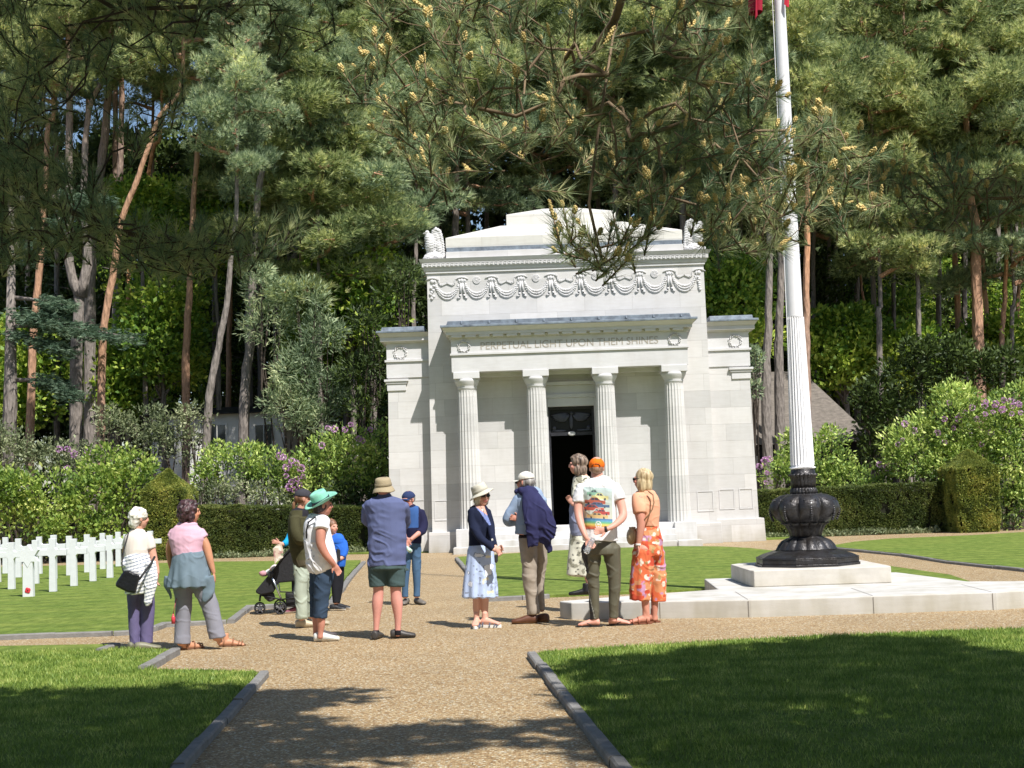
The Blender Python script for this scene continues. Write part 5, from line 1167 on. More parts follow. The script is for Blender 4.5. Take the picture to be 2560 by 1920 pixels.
SD = -SUN_DIR                             # towards the sun
def shade_clumps(spots, seed):
    """crown clumps whose shadows fall on the given ground spots (x,y,height,r)"""
    return [(x + SD.x / SD.z * z, y + SD.y / SD.z * z, z, r) for (x, y, z, r) in spots]
rr = random.Random(77); spots = []
def bound(x):
    if x < -1.6: return 12.4
    if x < .4: return 10.9 + .25 * math.sin(x * 5)
    return 12.6 + .42 * min(x, 4) if x < 4.6 else 12.9
x = -7.5
while x < 9:
    y = 5.0
    while y < bound(x) - .25:
        ok = True
        if y < 8.3 and -2.05 < x < .8: ok = False
        if vnoise(np.array([[x * .7, y * .9, 3.3]]))[0] > .52: ok = False
        if -1.5 < x < .4 and y > 7.8 and rr.random() < .42: ok = False
        if ok: spots.append((x + rr.uniform(-.3, .3), min(y + rr.uniform(-.3, .3), bound(x) - .3), rr.uniform(6.5, 8.5), rr.uniform(.5, .8)))
        y += .72
    x += .78
for i in range(34): spots.append((-4.4 + 2.35 * ((i * .618) % 1), 6.2 + 2.5 * i / 34, 5.3 + .5 * (i % 2), .62))  # extra unseen clumps added to throw shade on the left branches
cl = shade_clumps(spots, 1)
nearA = over_tree((2.9, -1.6, 0), 11, [c for c in cl if c[0] > .6], 'near pine overhanging the camera, sunlit branch full of yellow cones', 51)
nearB = over_tree((-3.4, -1.0, 0), 11, [c for c in cl if c[0] <= .6], 'near pine overhanging from the left, its branches dark in shade', 52)
lst = near_branch(nearA, [([(880, -60), (1560, -60), (1640, 120), (1640, 260), (1700, 420), (1690, 480), (1500, 520), (1300, 440), (1100, 400), (930, 410), (830, 330), (760, 240), (740, 120), (800, 30)], 285, 3.9, 5.2),
                          ([(1500, 440), (1720, 400), (1700, 540), (1540, 550)], 30, 4.0, 4.6), ([(1640, 200), (1780, 230), (1900, 330), (1900, 480), (1700, 480)], 62, 4.0, 4.8)],
                  [(2.7, -.9, 5.2), (1.6, 1.6, 4.3), D(1420, -260, 4.2), D(1330, 40, 4.6), D(1250, 160, 4.7)], 61)
lst += near_branch(nearA, [([(1200, 470), (1420, 470), (1400, 540), (1340, 590), (1230, 580), (1200, 510)], 24, 4.0, 4.3)], [D(1330, 40, 4.6), D(1290, 300, 4.3), D(1272, 440, 4.15), D(1300, 560, 4.12)], 62)
lst += near_branch(nearA, [([(1880, 330), (2212, 350), (2260, 480), (2100, 530), (1900, 480)], 48, 4.6, 5.4)], [(2.8, -.9, 5.0), (2.6, 2.0, 3.8), D(2330, 420, 4.8), D(2120, 430, 4.9)], 63)
add_cones(nearA, lst, 3)
near_branch(nearB, [([(-60, -60), (740, -60), (770, 90), (600, 120), (420, 70), (220, 130), (110, 300), (60, 420), (-60, 420)], 150, 4.8, 6.2)], [(-3.2, -.6, 5.0), (-2.6, 2.5, 4.9), D(-100, -200, 5.2), D(250, 20, 5.4), D(560, 10, 5.4)], 64, cones=False, twm=M_dtwig, wd=.0026)
near_branch(nearB, [([(-60, 370), (120, 330), (300, 480), (450, 500), (690, 440), (650, 510), (520, 590), (300, 590), (120, 540), (-60, 600)], 210, 4.8, 6.0), ([(0, 130), (420, 60), (420, 250), (200, 420), (0, 400)], 34, 5, 6)], [(-3.2, -.6, 4.6), (-2.6, 2.5, 3.6), D(-160, 330, 5.2), D(60, 420, 5.4), D(260, 500, 5.4), D(440, 540, 5.4)], 65, cones=False, twm=M_dtwig, wd=.0026)

# unseen trees added round and behind the camera to block sky light
for i, (x, y, s_) in enumerate(((-8.5, -5, 1.1), (-2.5, -9, 1.2), (5.5, -8, 1.2), (11.5, -3.5, 1.1), (-13, 1.5, 1.2), (14.5, 2.5, 1.1), (0.5, -15, 1.3), (-9, -14, 1.3), (10, -14, 1.3))):
    pine((x, y, 0), [(x, y, -.1), (x + .1, y, 4), (x, y + .1, 12)], .25, i % 4, (s_ * 1.25, s_), i * 1.3, (x, y, 4.5), 'unseen pine added behind the camera to block sky light, ' + ('close by on the left', 'just left of the path', 'just right of the path', 'close by on the right', 'beyond the left edge', 'beyond the right edge', 'farthest down the path', 'farthest to the left', 'farthest to the right')[i], group='unseen pines added to block sky light')
# ------------------------------------------------------------------ people
M_skin = colmat('skin', .55, .05, 300, .4); M_cloth = colmat('woven_cloth', .9, .18, 260, .2); M_hair = colmat('hair', .5, .35, 120, .5); M_leath = colmat('leather', .5, .15, 200, .5)
M_dk = mat('dark_lens', '0d0d10', .12, .1, 5); M_met = mat('bright_metal', 'b9bcc2', .25, .1, 9, metal=.9); M_rub = mat('black_rubber', '202022', .7, .2, 12)
def proj(V):
    d = np.asarray(V, float) - np.array([0, 0, CAMH]); z = d @ np.array(_F); return 1280 + FP * (d @ np.array(_RC)) / z, 960 - FP * (d @ np.array(_UC)) / z
def paint(me, fn, per=None, var=.07, vs=14.0):
    n = len(me.vertices); v = np.empty(n * 3, np.float32); me.vertices.foreach_get('co', v); v = v.reshape(-1, 3)
    px, py = proj(v); cx, cy = (px - per.x0) * per.sc, (py - per.y0) * per.sc
    nm = np.empty(n * 3, np.float32); me.vertices.foreach_get('normal', nm); nm = nm.reshape(-1, 3)
    if callable(fn): c = fn(cx, cy, v, nm)
    else: c = np.tile(np.array(lin(fn)), (n, 1))
    c = np.clip(c * (1 + var * fbm(v * vs, 2))[:, None], 0, 1)
    a = me.color_attributes.new('Col', 'FLOAT_COLOR', 'POINT'); a.data.foreach_set('color', np.concatenate([c, np.ones((n, 1))], 1).astype(np.float32).ravel())
def LC(h): return np.array(lin(h))
def pick(n, base): return np.tile(LC(base), (n, 1))
class Per:
    def __init__(s, crop, foot, label, z=0.0, Y=None, cat='person', name='person', group=None):
        s.x0, s.y0, s.sc = crop; s.z = z
        g = atZ(s.x0 + foot[0] / s.sc, s.y0 + foot[1] / s.sc, z); s.Y = Y or g.y; s.k = s.Y / FP / s.sc
        p = atY(s.x0 + foot[0] / s.sc, s.y0 + foot[1] / s.sc, s.Y)
        s.o = thing(name, (p.x, s.Y, z), label, cat, group); s.body = MB(); s.skin = 'c9957c'
    def w(s, cx, cy, dd=0.0): return atY(s.x0 + cx / s.sc, s.y0 + cy / s.sc, s.Y + dd)
    def chain(s, mb, pts, f=1.0, add=0.0, n=20, end=1.0, e1=None):
        """pts: (cx, cy, depth, rx_px[, ratio]) -> closed tapering tube with rounded ends"""
        P = [s.w(p[0], p[1], p[2]) for p in pts]; r = [p[3] * s.k * f + add for p in pts]; q = [p[4] if len(p) > 4 else 1.0 for p in pts]
        # resample smoothly
        m = len(P); Pd, rd, qd = [], [], []; sub = 5
        for i in range(m - 1):
            p0, p1, p2, p3 = P[max(i - 1, 0)], P[i], P[i + 1], P[min(i + 2, m - 1)]; r0, r1, r2, r3 = r[max(i - 1, 0)], r[i], r[i + 1], r[min(i + 2, m - 1)]
            for j in range(sub):
                t = j / sub; cr = lambda a, b, c, d: .5 * (2 * b + (c - a) * t + (2 * a - 5 * b + 4 * c - d) * t * t + (3 * b - a - 3 * c + d) * t ** 3)
                Pd.append(cr(p0, p1, p2, p3)); rd.append(max(.003, cr(r0, r1, r2, r3))); qd.append(q[i] + (q[i + 1] - q[i]) * t)
        Pd.append(P[-1]); rd.append(r[-1]); qd.append(q[-1])
        T = []
        for i in range(len(Pd)):
            t = Pd[min(i + 1, len(Pd) - 1)] - Pd[max(i - 1, 0)]; T.append(t.normalized() if t.length > 1e-6 else Vector((0, 0, -1)))
        rs = []
        def ring(p, t, rx, ry):
            u = t.cross(Vector((0, 1, 0)))
            if u.length < .25: u = Vector((1, 0, 0)) - t * t.x
            u.normalize(); v = t.cross(u).normalized(); return [tuple(p + u * rx * math.cos(a) + v * ry * math.sin(a)) for a in [2 * math.pi * k / n for k in range(n)]]
        h0 = rd[0] * min(1, qd[0]) * .6 * end; h1 = rd[-1] * min(1, qd[-1]) * .6 * (end if e1 is None else e1)
        for a in (80, 55, 28): a = R(a); rs.append(ring(Pd[0] - T[0] * h0 * math.sin(a), T[0], rd[0] * math.cos(a), rd[0] * qd[0] * math.cos(a)))
        for i in range(len(Pd)): rs.append(ring(Pd[i], T[i], rd[i], rd[i] * qd[i]))
        for a in (28, 55, 80): a = R(a); rs.append(ring(Pd[-1] + T[-1] * h1 * math.sin(a), T[-1], rd[-1] * math.cos(a), rd[-1] * qd[-1] * math.cos(a)))
        mb.rings(rs); return mb
    def bod(s, *cf):
        for i, (c, f) in enumerate(cf): s.chain(s.body, c, f, e1=.05 if i == 0 else None)
    def fr(s, psi, tilt=0.0):
        a = R(psi); f = Vector((math.sin(a), math.cos(a), 0)); r = Vector((math.cos(a), -math.sin(a), 0)); f2 = (f * math.cos(tilt) + Vector((0, 0, -math.sin(tilt)))); u = r.cross(f2); return r, f2, u
    def head(s, cx, cy, psi, sz=1.0, dd=0.0, tilt=0.0, skin=None):
        if skin: s.skin = skin
        c = s.w(cx, cy, dd); r, f, u = s.fr(psi, tilt); M = Matrix((r, f, u)).transposed(); s.hc, s.hM, s.hs = c, M, sz
        def e(x, y, z, a, b, d, rot=None): s.body.ell(c + M @ Vector((x, y, z)) * sz, (a * sz, b * sz, d * sz), M @ rot if rot else M, 20, 14)
        e(0, -.015, .03, .076, .093, .093); e(0, .03, -.03, .062, .066, .085); e(0, .045, -.085, .036, .036, .03); e(0, .02, -.05, .056, .055, .05)
        e(0, .098, -.012, .0125, .018, .024); e(0, .106, -.026, .016, .012, .011); e(0, .083, .022, .052, .016, .012)
        for q in (-1, 1): e(q * .076, -.005, -.008, .01, .02, .032); e(q * .036, .068, -.03, .024, .02, .022)
        e(0, .086, -.056, .026, .012, .006); e(0, .084, -.066, .022, .012, .007)
        s.chain(s.body, [(cx, cy, dd + 0, 1), (cx, cy + 1, dd, 1)], add=.04)
        # eyes and brows, small parts
        for q in (-1, 1):
            if True:
                m = MB(); m.ell(c + M @ Vector((q * .032, .083, .002)) * sz, (.011 * sz, .007 * sz, .006 * sz), M, 8, 6); part('eye', m, M_dk, s.o, sm=True)
    def hp(s, x, y, z): return s.hc + s.hM @ Vector((x, y, z)) * s.hs
    def blob(s, mb, x, y, z, a, b, d, rot=None):
        mb.ell(s.hp(x, y, z), (a * s.hs, b * s.hs, d * s.hs), s.hM @ rot if rot else s.hM, 18, 12)
    def hand(s, cx, cy, dd, ang, curl=.35, side=1, palm=(0, -1, 0), sz=1.0):
        """ang: direction of the fingers in the picture plane, degrees from +x (anticlockwise)"""
        w = s.w(cx, cy, dd); a = R(ang); d = Vector((math.cos(a), 0, math.sin(a))); pn = Vector(palm).normalized(); ac = d.cross(pn).normalized() * side; m = s.body
        M = Matrix((ac, d, pn)).transposed(); m.ell(w + d * .045 * sz, (.038 * sz, .052 * sz, .016 * sz), M, 14, 8)
        for k, (o, L) in enumerate(((-.030, .058), (-.010, .075), (.011, .08), (.031, .07))):
            p = w + d * .08 * sz + ac * o * sz; dd_ = d.copy(); pts = [p - d * .03 * sz, p]
            for q, fr_ in enumerate((.45, .32, .23)):
                c_ = curl * (1 + .12 * k) * (q + 1) * .75; v = d * math.cos(c_) + pn * math.sin(c_) + ac * o * 1.2; p = p + v.normalized() * L * fr_ * sz; pts.append(p)
            m.tube(pts, [.0092 * sz, .009 * sz, .0085 * sz, .008 * sz, .0065 * sz], 8)
        t0 = w + d * .02 * sz + ac * .028 * sz; v = (d * .7 + ac * .65 + pn * .3).normalized(); m.tube([t0, t0 + v * .03 * sz, t0 + v * .052 * sz + d * .008, t0 + v * .06 * sz + d * .02 * sz], [.013 * sz, .011 * sz, .0095 * sz, .007 * sz], 8)
    def foot(s, cx, cy, psi, L=.25, dd=None, bare=True):
        """foot under an ankle standing at picture point (cx, cy) on the ground"""
        g = atZ(s.x0 + cx / s.sc, s.y0 + cy / s.sc, s.z); a = R(psi); f = Vector((math.sin(a), math.cos(a), 0)); g = Vector((s.w(cx, cy, 0).x, s.Y + (dd if dd is not None else (g.y - s.Y)), s.z)); return g, f
    def addfoot(s, g, f, L=.25, hgt=.07):
        m = s.body; up = Vector((0, 0, 1)); r = f.cross(up)
        pts = [(-.05, .035, .03), (-.02, .045, .038), (.05, .04, .036), (.11, .028, .04), (.16, .02, .042), (.19, .014, .03)]
        sc_ = L / .25
        rs = []
        for (x, z, w_) in pts:
            c = g + f * x * sc_ + up * z; rs.append([tuple(c + r * w_ * math.cos(t) + up * z * .95 * math.sin(t)) for t in [2 * math.pi * k / 16 for k in range(16)]])
        m.rings(rs); m.tube([g + up * .03 - f * .005, g + up * .14], [.036, .03], 10)
        for k in range(5):
            o = (-.03 + .015 * k); p = g + f * (.175 - .008 * k) * sc_ + r * o * -1; m.ell(p + up * .011, (.011, .011, .01), None, 8, 5)
    def shoe(s, g, f, col, sole, L=.28, w=.05, h=.07, name='shoe', hi=0.0):
        up = Vector((0, 0, 1)); r = f.cross(up); m = MB(); sc_ = L / .28
        for (x0_, z_, w_, h_) in ((0, 0, 0, 0),):
            rs = []
            for (x, z, ww) in ((-.075, h * .55, .5), (-.06, h * .62, .75), (-.02, h * .66, .85), (.04, h * .6, .85), (.1, h * .46, .95), (.15, h * .38, 1.0), (.19, h * .32, .8), (.205, h * .26, .5)):
                c = g + f * x * sc_ + up * (z + .004); rs.append([tuple(c + r * w * ww * math.cos(t) + up * (z + .0) * math.sin(t)) for t in [2 * math.pi * k / 18 for k in range(18)]])
            m.rings(rs)
        if hi: m.tube([g + up * h * .6, g + up * (h + hi)], [.045, .042], 12)
        me = remesh(m, .0075, 3, name); v = np.empty(len(me.vertices) * 3, np.float32); me.vertices.foreach_get('co', v); v = v.reshape(-1, 3); v[:, 2] = np.maximum(v[:, 2], s.z + .004); me.vertices.foreach_set('co', v.ravel()); me.update()
        paint(me, (lambda cx, cy, V, nm: np.where((V[:, 2] < s.z + .024)[:, None], LC(sole), LC(col))), s); return part(name, me, M_leath, s.o)
    def sandal(s, g, f, col, sole, L=.25, thick=.02, straps=True, name='sandal'):
        up = Vector((0, 0, 1)); r = f.cross(up); sc_ = L / .25; m = MB(); n = 18; out = []
        for k in range(n):
            t = 2 * math.pi * k / n; x = .065 + .14 * math.cos(t); ww = .047 * (1 - .12 * math.cos(t)) * (.9 + .1 * math.cos(2 * t)); out.append(g + f * x * sc_ + r * ww * math.sin(t))
        m.add([tuple(p + up * .002) for p in out] + [tuple(p + up * thick) for p in out], [tuple(range(n))[::-1], tuple(range(n, 2 * n))] + [(i, (i + 1) % n, n + (i + 1) % n, n + i) for i in range(n)])
        so = part(name, m, mat(name + '_sole', sole, .8, .15, 20), s.o); m = MB()
        if straps:
            for (x, hh, ww) in ((-.02, .085, .042), (.07, .075, .046), (.13, .05, .048), (.16, .042, .046)):
                m.tube([g + f * (x + .01 * math.sin(t)) * sc_ + r * ww * math.cos(t) + up * (.01 + hh * .95 * math.sin(t)) for t in [math.pi * k / 10 for k in range(11)]], .0075, 6)
        else: m.tube([g + f * .13 * sc_ + up * .045, g + f * .10 + r * .03 + up * .05, g + f * .04 + r * .045 + up * .02], .006, 5); m.tube([g + f * .13 * sc_ + up * .045, g + f * .10 - r * .03 + up * .05, g + f * .04 - r * .045 + up * .02], .006, 5)
        part('strap', m, mat(name + '_strap', col, .6, .15, 20), so, sm=True)
    def skin_done(s, lips=None):
        me = remesh(s.body, .0072, 3, 'body'); zf = s.z; v = np.empty(len(me.vertices) * 3, np.float32); me.vertices.foreach_get('co', v); v = v.reshape(-1, 3); v[:, 2] = np.maximum(v[:, 2], zf + .006); me.vertices.foreach_set('co', v.ravel()); me.update()
        sk = LC(s.skin)
        def f(cx, cy, V, nm):
            c = np.tile(sk, (len(V), 1)); c *= (1 + .10 * fbm(V * 9, 2))[:, None]
            if hasattr(s, 'hc'):
                L = (V - np.array(s.hc)) @ np.array(s.hM) / s.hs
                lip = (np.abs(L[:, 0]) < .024) & (L[:, 1] > .07) & (np.abs(L[:, 2] + .060) < .0085); c[lip] = LC('a65a55')
                ch_ = (np.abs(np.abs(L[:, 0]) - .04) < .018) & (L[:, 1] > .05) & (np.abs(L[:, 2] + .03) < .02); c[ch_] *= np.array([1.06, .9, .88])
            return c
        paint(me, f, s, .04); return part('body', me, M_skin, s.o)
    def cloth(s, name, chains, col, vox=.0085, wr=.006, ws=(7, 7, 4), fold=0.0, fn=24, mat_=None, parent=None, inf=0.0, extra=None, sm=2, label=None, floor=None):
        m = MB()
        for c in chains: s.chain(m, c, 1.0, inf, e1=.06)
        if extra: extra(m)
        me = remesh(m, vox, sm, name)
        base = np.array(s.o.location)
        def dsp(V):
            Q = V @ WROT; d = wr * fbm(V * np.array(ws), 2) + wr * 1.25 * (np.clip(1 - np.abs(vnoise(Q * np.array([6, 6, 15]) + vnoise(V * 4)[:, None] * 1.6)) * 4, 0, 1) - .3) * np.clip(.5 + vnoise(V * 3.3 + 9), 0, 1)
            if fold: a = np.arctan2(V[:, 1] - base[1], V[:, 0] - base[0]); zz = V[:, 2]; d = d + fold * np.sin(a * fn + 1.5 * vnoise(V * 3)) * np.clip((s.ftop - zz) / (s.ftop - s.fbot + 1e-6), 0, 1)
            return d
        displace(me, dsp)
        if floor is not None:
            v = np.empty(len(me.vertices) * 3, np.float32); me.vertices.foreach_get('co', v); v = v.reshape(-1, 3); v[:, 2] = np.maximum(v[:, 2], floor); me.vertices.foreach_set('co', v.ravel()); me.update()
        paint(me, col, s); return part(name, me, mat_ or M_cloth, parent or s.o, label)
    def hair(s, blobs, col, hi=None, amp=.006, tubes=(), vox=.0085, name='hair', curly=False):
        m = MB()
        for b in blobs: s.blob(m, *b)
        for (pts, r) in tubes: m.tube([s.hp(*p) for p in pts], r, 10)
        me = remesh(m, vox, 2, name)
        if curly: displace(me, lambda V: amp * vnoise(V * 42) + amp * vnoise(V * 20))
        else: displace(me, lambda V: amp * vnoise((V - np.array(s.hc)) * np.array([70, 70, 7]) + 5) + amp * .5 * vnoise(V * 15))
        c0, c1 = LC(col), LC(hi or col)
        def f(cx, cy, V, nm):
            t = np.clip(.5 + .9 * vnoise(V * (np.array([60, 60, 60]) if curly else np.array([90, 90, 8]))), 0, 1)[:, None]; return c0 * (1 - t) + c1 * t
        paint(me, f, s, .1, 30); return part(name, me, M_hair, s.o)
    def cap(s, col, brim=True, name='cap', back=False, z=.045, brimcol=None, low=.012):
        m = MB(); s.blob(m, 0, -.012, z, .088, .105, .082); me = remesh(m, .007, 1, name); 
        # keep only the dome above the band
        bm = bmesh.new(); bm.from_mesh(me); co = s.hp(0, 0, z - low); no = s.hM @ Vector((0, .12, 1)); bmesh.ops.bisect_plane(bm, geom=bm.verts[:] + bm.edges[:] + bm.faces[:], plane_co=co, plane_no=no, clear_inner=True)
        bmesh.ops.solidify(bm, geom=bm.faces[:], thickness=.004); bm.to_mesh(me); bm.free(); smooth(me)
        displace(me, lambda V: .0025 * fbm(V * 22, 2)); paint(me, col, s); o = part(name, me, M_cloth, s.o)
        m = MB()
        for k in range(6):
            a = k * math.pi / 3; m.tube([s.hp(.0865 * math.sin(a) * math.cos(t), -.012 + .1025 * math.cos(a) * math.cos(t), z + .0785 * math.sin(t)) for t in np.linspace(0.05, 1.5, 8)], .0022, 4)
        m.ell(s.hp(0, -.012, z + .079), (.008, .008, .005), s.hM, 8, 5); part('seam', m, mat('cap_seam', col if isinstance(col, str) else '555555', .9, .1), o)
        if brim:
            m = MB(); n = 13; t_ = []; b_ = []
            for i in range(n):
                a = -1.25 + 2.5 * i / (n - 1); x = .078 * math.sin(a) / math.sin(1.25)
                for j in range(5):
                    q = j / 4; y = .062 + (.085 * math.cos(a * .9) + .005) * q - .35 * x * x / .08 * (1 - q) * .6; zz = z - .01 - .012 * q - 2.2 * x * x; t_.append(s.hp(x, y, zz)); b_.append(s.hp(x, y, zz - .005))
            f = [(i * 5 + j, i * 5 + j + 1, (i + 1) * 5 + j + 1, (i + 1) * 5 + j) for i in range(n - 1) for j in range(4)]; nn = n * 5
            m.add([tuple(p) for p in t_ + b_], f + [tuple(q + nn for q in r_[::-1]) for r_ in f]); me = m.mesh('brim'); fixn(me); smooth(me); paint(me, brimcol or col, s); part('brim', me, M_cloth, o)
        return o
    def hat(s, x, y, z, ax, rb, rc, hc, col, band=None, droop=.0, side=0.0, dent=.0, name='sun_hat', vb=.0):
        """brimmed hat in head space, tilted so its axis is ax (world)"""
        c = s.hp(x, y, z); a = Vector(ax).normalized(); r = s.hM @ Vector((1, 0, 0)); r = (r - a * r.dot(a)).normalized(); f = a.cross(r); M = Matrix((r, f, a)).transposed(); m = MB(); n = 48
        def P(q, t, zz): return tuple(c + M @ Vector((q * math.cos(t), q * 1.12 * math.sin(t), zz)))
        T = [2 * math.pi * k / n for k in range(n)]; rs = []
        wav = lambda q, t: -droop * max(0, (q - rc) / (rb - rc)) ** 1.3 + side * ((q - rc) / (rb - rc)) ** 2 * math.cos(t) ** 2 + vb * math.sin(3 * t + 1) * (q - rc) / (rb - rc)
        prof = [(rb, -.003), (rb + .002, .0), (rb, .004)] + [(rc + (rb - rc) * u, .004) for u in (.7, .4, .15)]
        for (q, zz) in prof[:3]: rs.append([P(q, t, zz + wav(q, t)) for t in T])
        for (q, zz) in prof[3:]: rs.append([P(q, t, zz + wav(q, t)) for t in T])
        for (q, zz) in ((rc, .01), (rc * .99, hc * .35), (rc * .95, hc * .7), (rc * .86, hc * .93), (rc * .68, hc * 1.0), (rc * .35, hc * (1 - dent)), (rc * .02, hc * (1 - dent * 1.2))): rs.append([P(q, t, zz - dent * .3 * hc * (abs(math.sin(t)) if q < rc * .7 else 0)) for t in T])
        under = [[P(q, t, zz - .006 + wav(q, t)) for t in T] for (q, zz) in ((rc * .98, .0), (rc + (rb - rc) * .5, .002), (rb, -.003))]
        rs = under[:2] + rs; m.rings(rs, True, True); me = m.mesh(name); fixn(me); smooth(me); displace(me, lambda V: .0025 * fbm(V * 18, 2)); paint(me, col, s); o = part(name, me, M_cloth, s.o)
        if band: m = MB(); m.rings([[P(rc * 1.035, t, .012) for t in T], [P(rc * 1.05, t, .014) for t in T], [P(rc * 1.045, t, .036) for t in T], [P(rc * 1.02, t, .038) for t in T]]); part('hat_band', m, mat('hat_band', band, .8, .1), o, sm=True)
        return o
    def glasses(s, col=None):
        m = MB()
        for q in (-1, 1): s.blob(m, q * .034, .099, .003, .027, .007, .019)
        g = part('sunglasses', m, M_dk, s.o, sm=True); m = MB()
        for q in (-1, 1): m.tube([s.hp(q * .055, .095, .008), s.hp(q * .078, .06, .01), s.hp(q * .081, .0, .006)], .003, 5)
        m.tube([s.hp(-.01, .105, .006), s.hp(.01, .105, .006)], .003, 5); part('temple', m, M_dk, g)
    def slab(s, poly, d0, d1, name, m_, parent=None, bevel=.01, col=None):
        m = MB(); n = len(poly); v = [tuple(s.w(p[0], p[1], d0)) for p in poly] + [tuple(s.w(p[0], p[1], d1)) for p in poly]
        m.add(v, [tuple(range(n)), tuple(range(n, 2 * n))[::-1]] + [(i, n + i, n + (i + 1) % n, (i + 1) % n) for i in range(n)]); return part(name, m, m_, parent, bevel=bevel)
    def tube(s, pts, r, name, m_, parent): m = MB(); m.tube([s.w(*p) for p in pts], r, 8); return part(name, m, m_, parent, sm=True)
def item(per, name, pt, label, cat): p = per.w(*pt); return thing(name, tuple(p), label, cat)
def stripes(c0, c1, kx, ky, per_, w=.5): return lambda cx, cy, V, nm: np.where(((((cx * kx + cy * ky + 6 * vnoise(V * 9)) / per_) % 1) < w)[:, None], LC(c0), LC(c1))
def floral(base, cols, sc=26, th=.25):
    def f(cx, cy, V, nm):
        c = pick(len(V), base)
        for i, (h, s_, t) in enumerate(cols): c[vnoise(V * sc * s_ + 11.3 * i) > t] = LC(h)
        return c
    return f
WROT = np.array(Matrix.Rotation(.6, 3, 'Y') @ Matrix.Rotation(.3, 3, 'X'))
CA, CB, CC, CD, CE = (260, 1230, 3.95), (620, 1180, 3.607), (860, 1160, 3.608), (1120, 1150, 3.687), (1380, 1100, 3.319)

# --- 1 grey haired woman
p = Per(CA, (340, 1560), 'grey haired woman seen from behind, cream blouse, striped shirt tied over purple trousers'); p.head(345, 262, 55, .92, skin='cf9c86')
tor = [(345, 360, 0, 42, 1), (330, 400, 0, 75, .9), (328, 450, 0, 112, .9), (322, 560, 0, 122, 1.0), (320, 680, 0, 120, 1.05), (335, 800, 0, 130, 1.05), (350, 920, 0, 135, 1.05), (355, 980, 0, 125, 1.0)]
ra = [(438, 440, 0, 42), (465, 540, 0, 40), (490, 650, 0, 37), (515, 740, 0, 30), (530, 805, -.02, 20)]; la = [(235, 450, .08, 40), (215, 580, .2, 36), (240, 700, .3, 28), (330, 720, .34, 20)]
L = [(298, 930, 0, 78), (295, 1150, 0, 60), (298, 1350, 0, 50), (300, 1500, 0, 44)]; Rr = [(405, 930, .02, 80), (430, 1150, .02, 68), (425, 1350, .02, 62), (420, 1490, .02, 58)]
p.bod((tor, .85), (ra, 1), (la, .95), (L, .72), (Rr, .68))
p.chain(p.body, [(350, 320, 0, 34), (342, 395, 0, 38)]); p.hand(532, 812, -.02, -100, .5, 1, (1, 0, 0), .9); p.hand(335, 720, .34, 0, .5, 1, (0, 1, 0), .9)
g1, f1 = p.foot(292, 1562, 35); g2, f2 = p.foot(400, 1568, 75)
p.skin_done(); p.shoe(g1, f1, '6b6a58', '4b493e', .25, name='shoe'); p.shoe(g2, f2, '74725e', '4f4c40', .27)
p.cloth('blouse', [tor[1:5], [(420, 432, 0, 46), (446, 500, 0, 52), (460, 560, 0, 50)], [(250, 445, .06, 44), (228, 530, .12, 44)]], 'd9cfc6', wr=.005, inf=.004)
p.cloth('trousers', [L, Rr, [(350, 900, 0, 128, 1), (352, 970, 0, 126, 1)]], lambda cx, cy, V, nm: pick(len(V), '6a6287'), wr=.006)
p.cloth('striped_shirt', [[(322, 640, 0, 128, 1.08), (335, 760, 0, 140, 1.1), (345, 880, 0, 146, 1.1), (350, 1000, 0, 135, 1.1)], [(455, 700, -.12, 50, .5), (470, 820, -.14, 55, .4), (455, 960, -.15, 52, .35), (430, 1090, -.15, 30, .3), (420, 1125, -.15, 8, .3)], [(225, 690, -.08, 45, .6), (170, 720, -.12, 22, .8)]], stripes('f0f0f0', '8f97a6', .28, 1, 34, .62), wr=.008, inf=.004)
p.hair([(0, -.02, .03, .092, .106, .105), (0, -.06, -.04, .075, .06, .07), (.03, .01, .05, .07, .08, .07), (-.03, .01, .05, .07, .08, .07), (0, .03, .075, .06, .06, .04)], 'b9b2a4', 'f1ede4', .008, curly=True)
b = item(p, 'handbag', (230, 880, -.28), 'black leather shoulder bag on the grey haired woman\'s hip', 'bag'); p.slab([(200, 772), (255, 775), (300, 800), (352, 812), (348, 870), (310, 1000), (230, 990), (110, 930), (120, 890)], -.32, -.22, 'bag_body', mat('black_leather', '17171c', .35, .2, 8, .2, 30), b, .02)
p.tube([(243, 400, -.1), (208, 520, -.16), (182, 650, -.2), (178, 740, -.27), (195, 800, -.3)], .007, 'strap', M_rub, b); p.tube([(348, 865, -.3), (400, 790, -.24), (468, 700, -.17), (500, 640, -.08)], .012, 'strap', M_rub, b)

# --- 2 woman in pink
p = Per(CA, (830, 1560), 'curly dark haired woman in a pink t-shirt with a denim jacket knotted round her hips'); p.head(848, 195, 60, .98, skin='c08a6c')
tor = [(828, 300, 0, 55, .9), (824, 330, 0, 105, .75), (822, 385, 0, 160, .65), (822, 470, 0, 172, .72), (826, 560, 0, 156, .82), (838, 640, 0, 150, .85), (842, 740, 0, 175, .85), (845, 860, 0, 188, .85), (850, 930, 0, 180, .8)]
ra = [(952, 412, 0, 34), (1005, 520, 0, 42), (1040, 650, 0, 38), (1068, 750, 0, 28), (1083, 800, 0, 20)]; la = [(694, 415, 0, 32), (647, 540, .03, 36), (652, 660, .08, 32), (668, 760, .14, 22)]
L = [(770, 880, 0, 105), (788, 1060, 0, 86), (780, 1280, 0, 78), (770, 1495, 0, 84)]; Rr = [(935, 880, 0, 105), (1020, 1060, -.02, 88), (1080, 1250, -.03, 80), (1118, 1440, -.03, 82)]
p.bod((tor, .9), (ra, 1), (la, 1), (L, .6), (Rr, .6))
p.chain(p.body, [(845, 250, 0, 42), (832, 320, 0, 46)]); p.hand(1085, 805, 0, -85, .4, 1, (-1, 0, 0), .95); p.hand(668, 765, .14, -80, .5, -1, (1, 0, 0), .95)
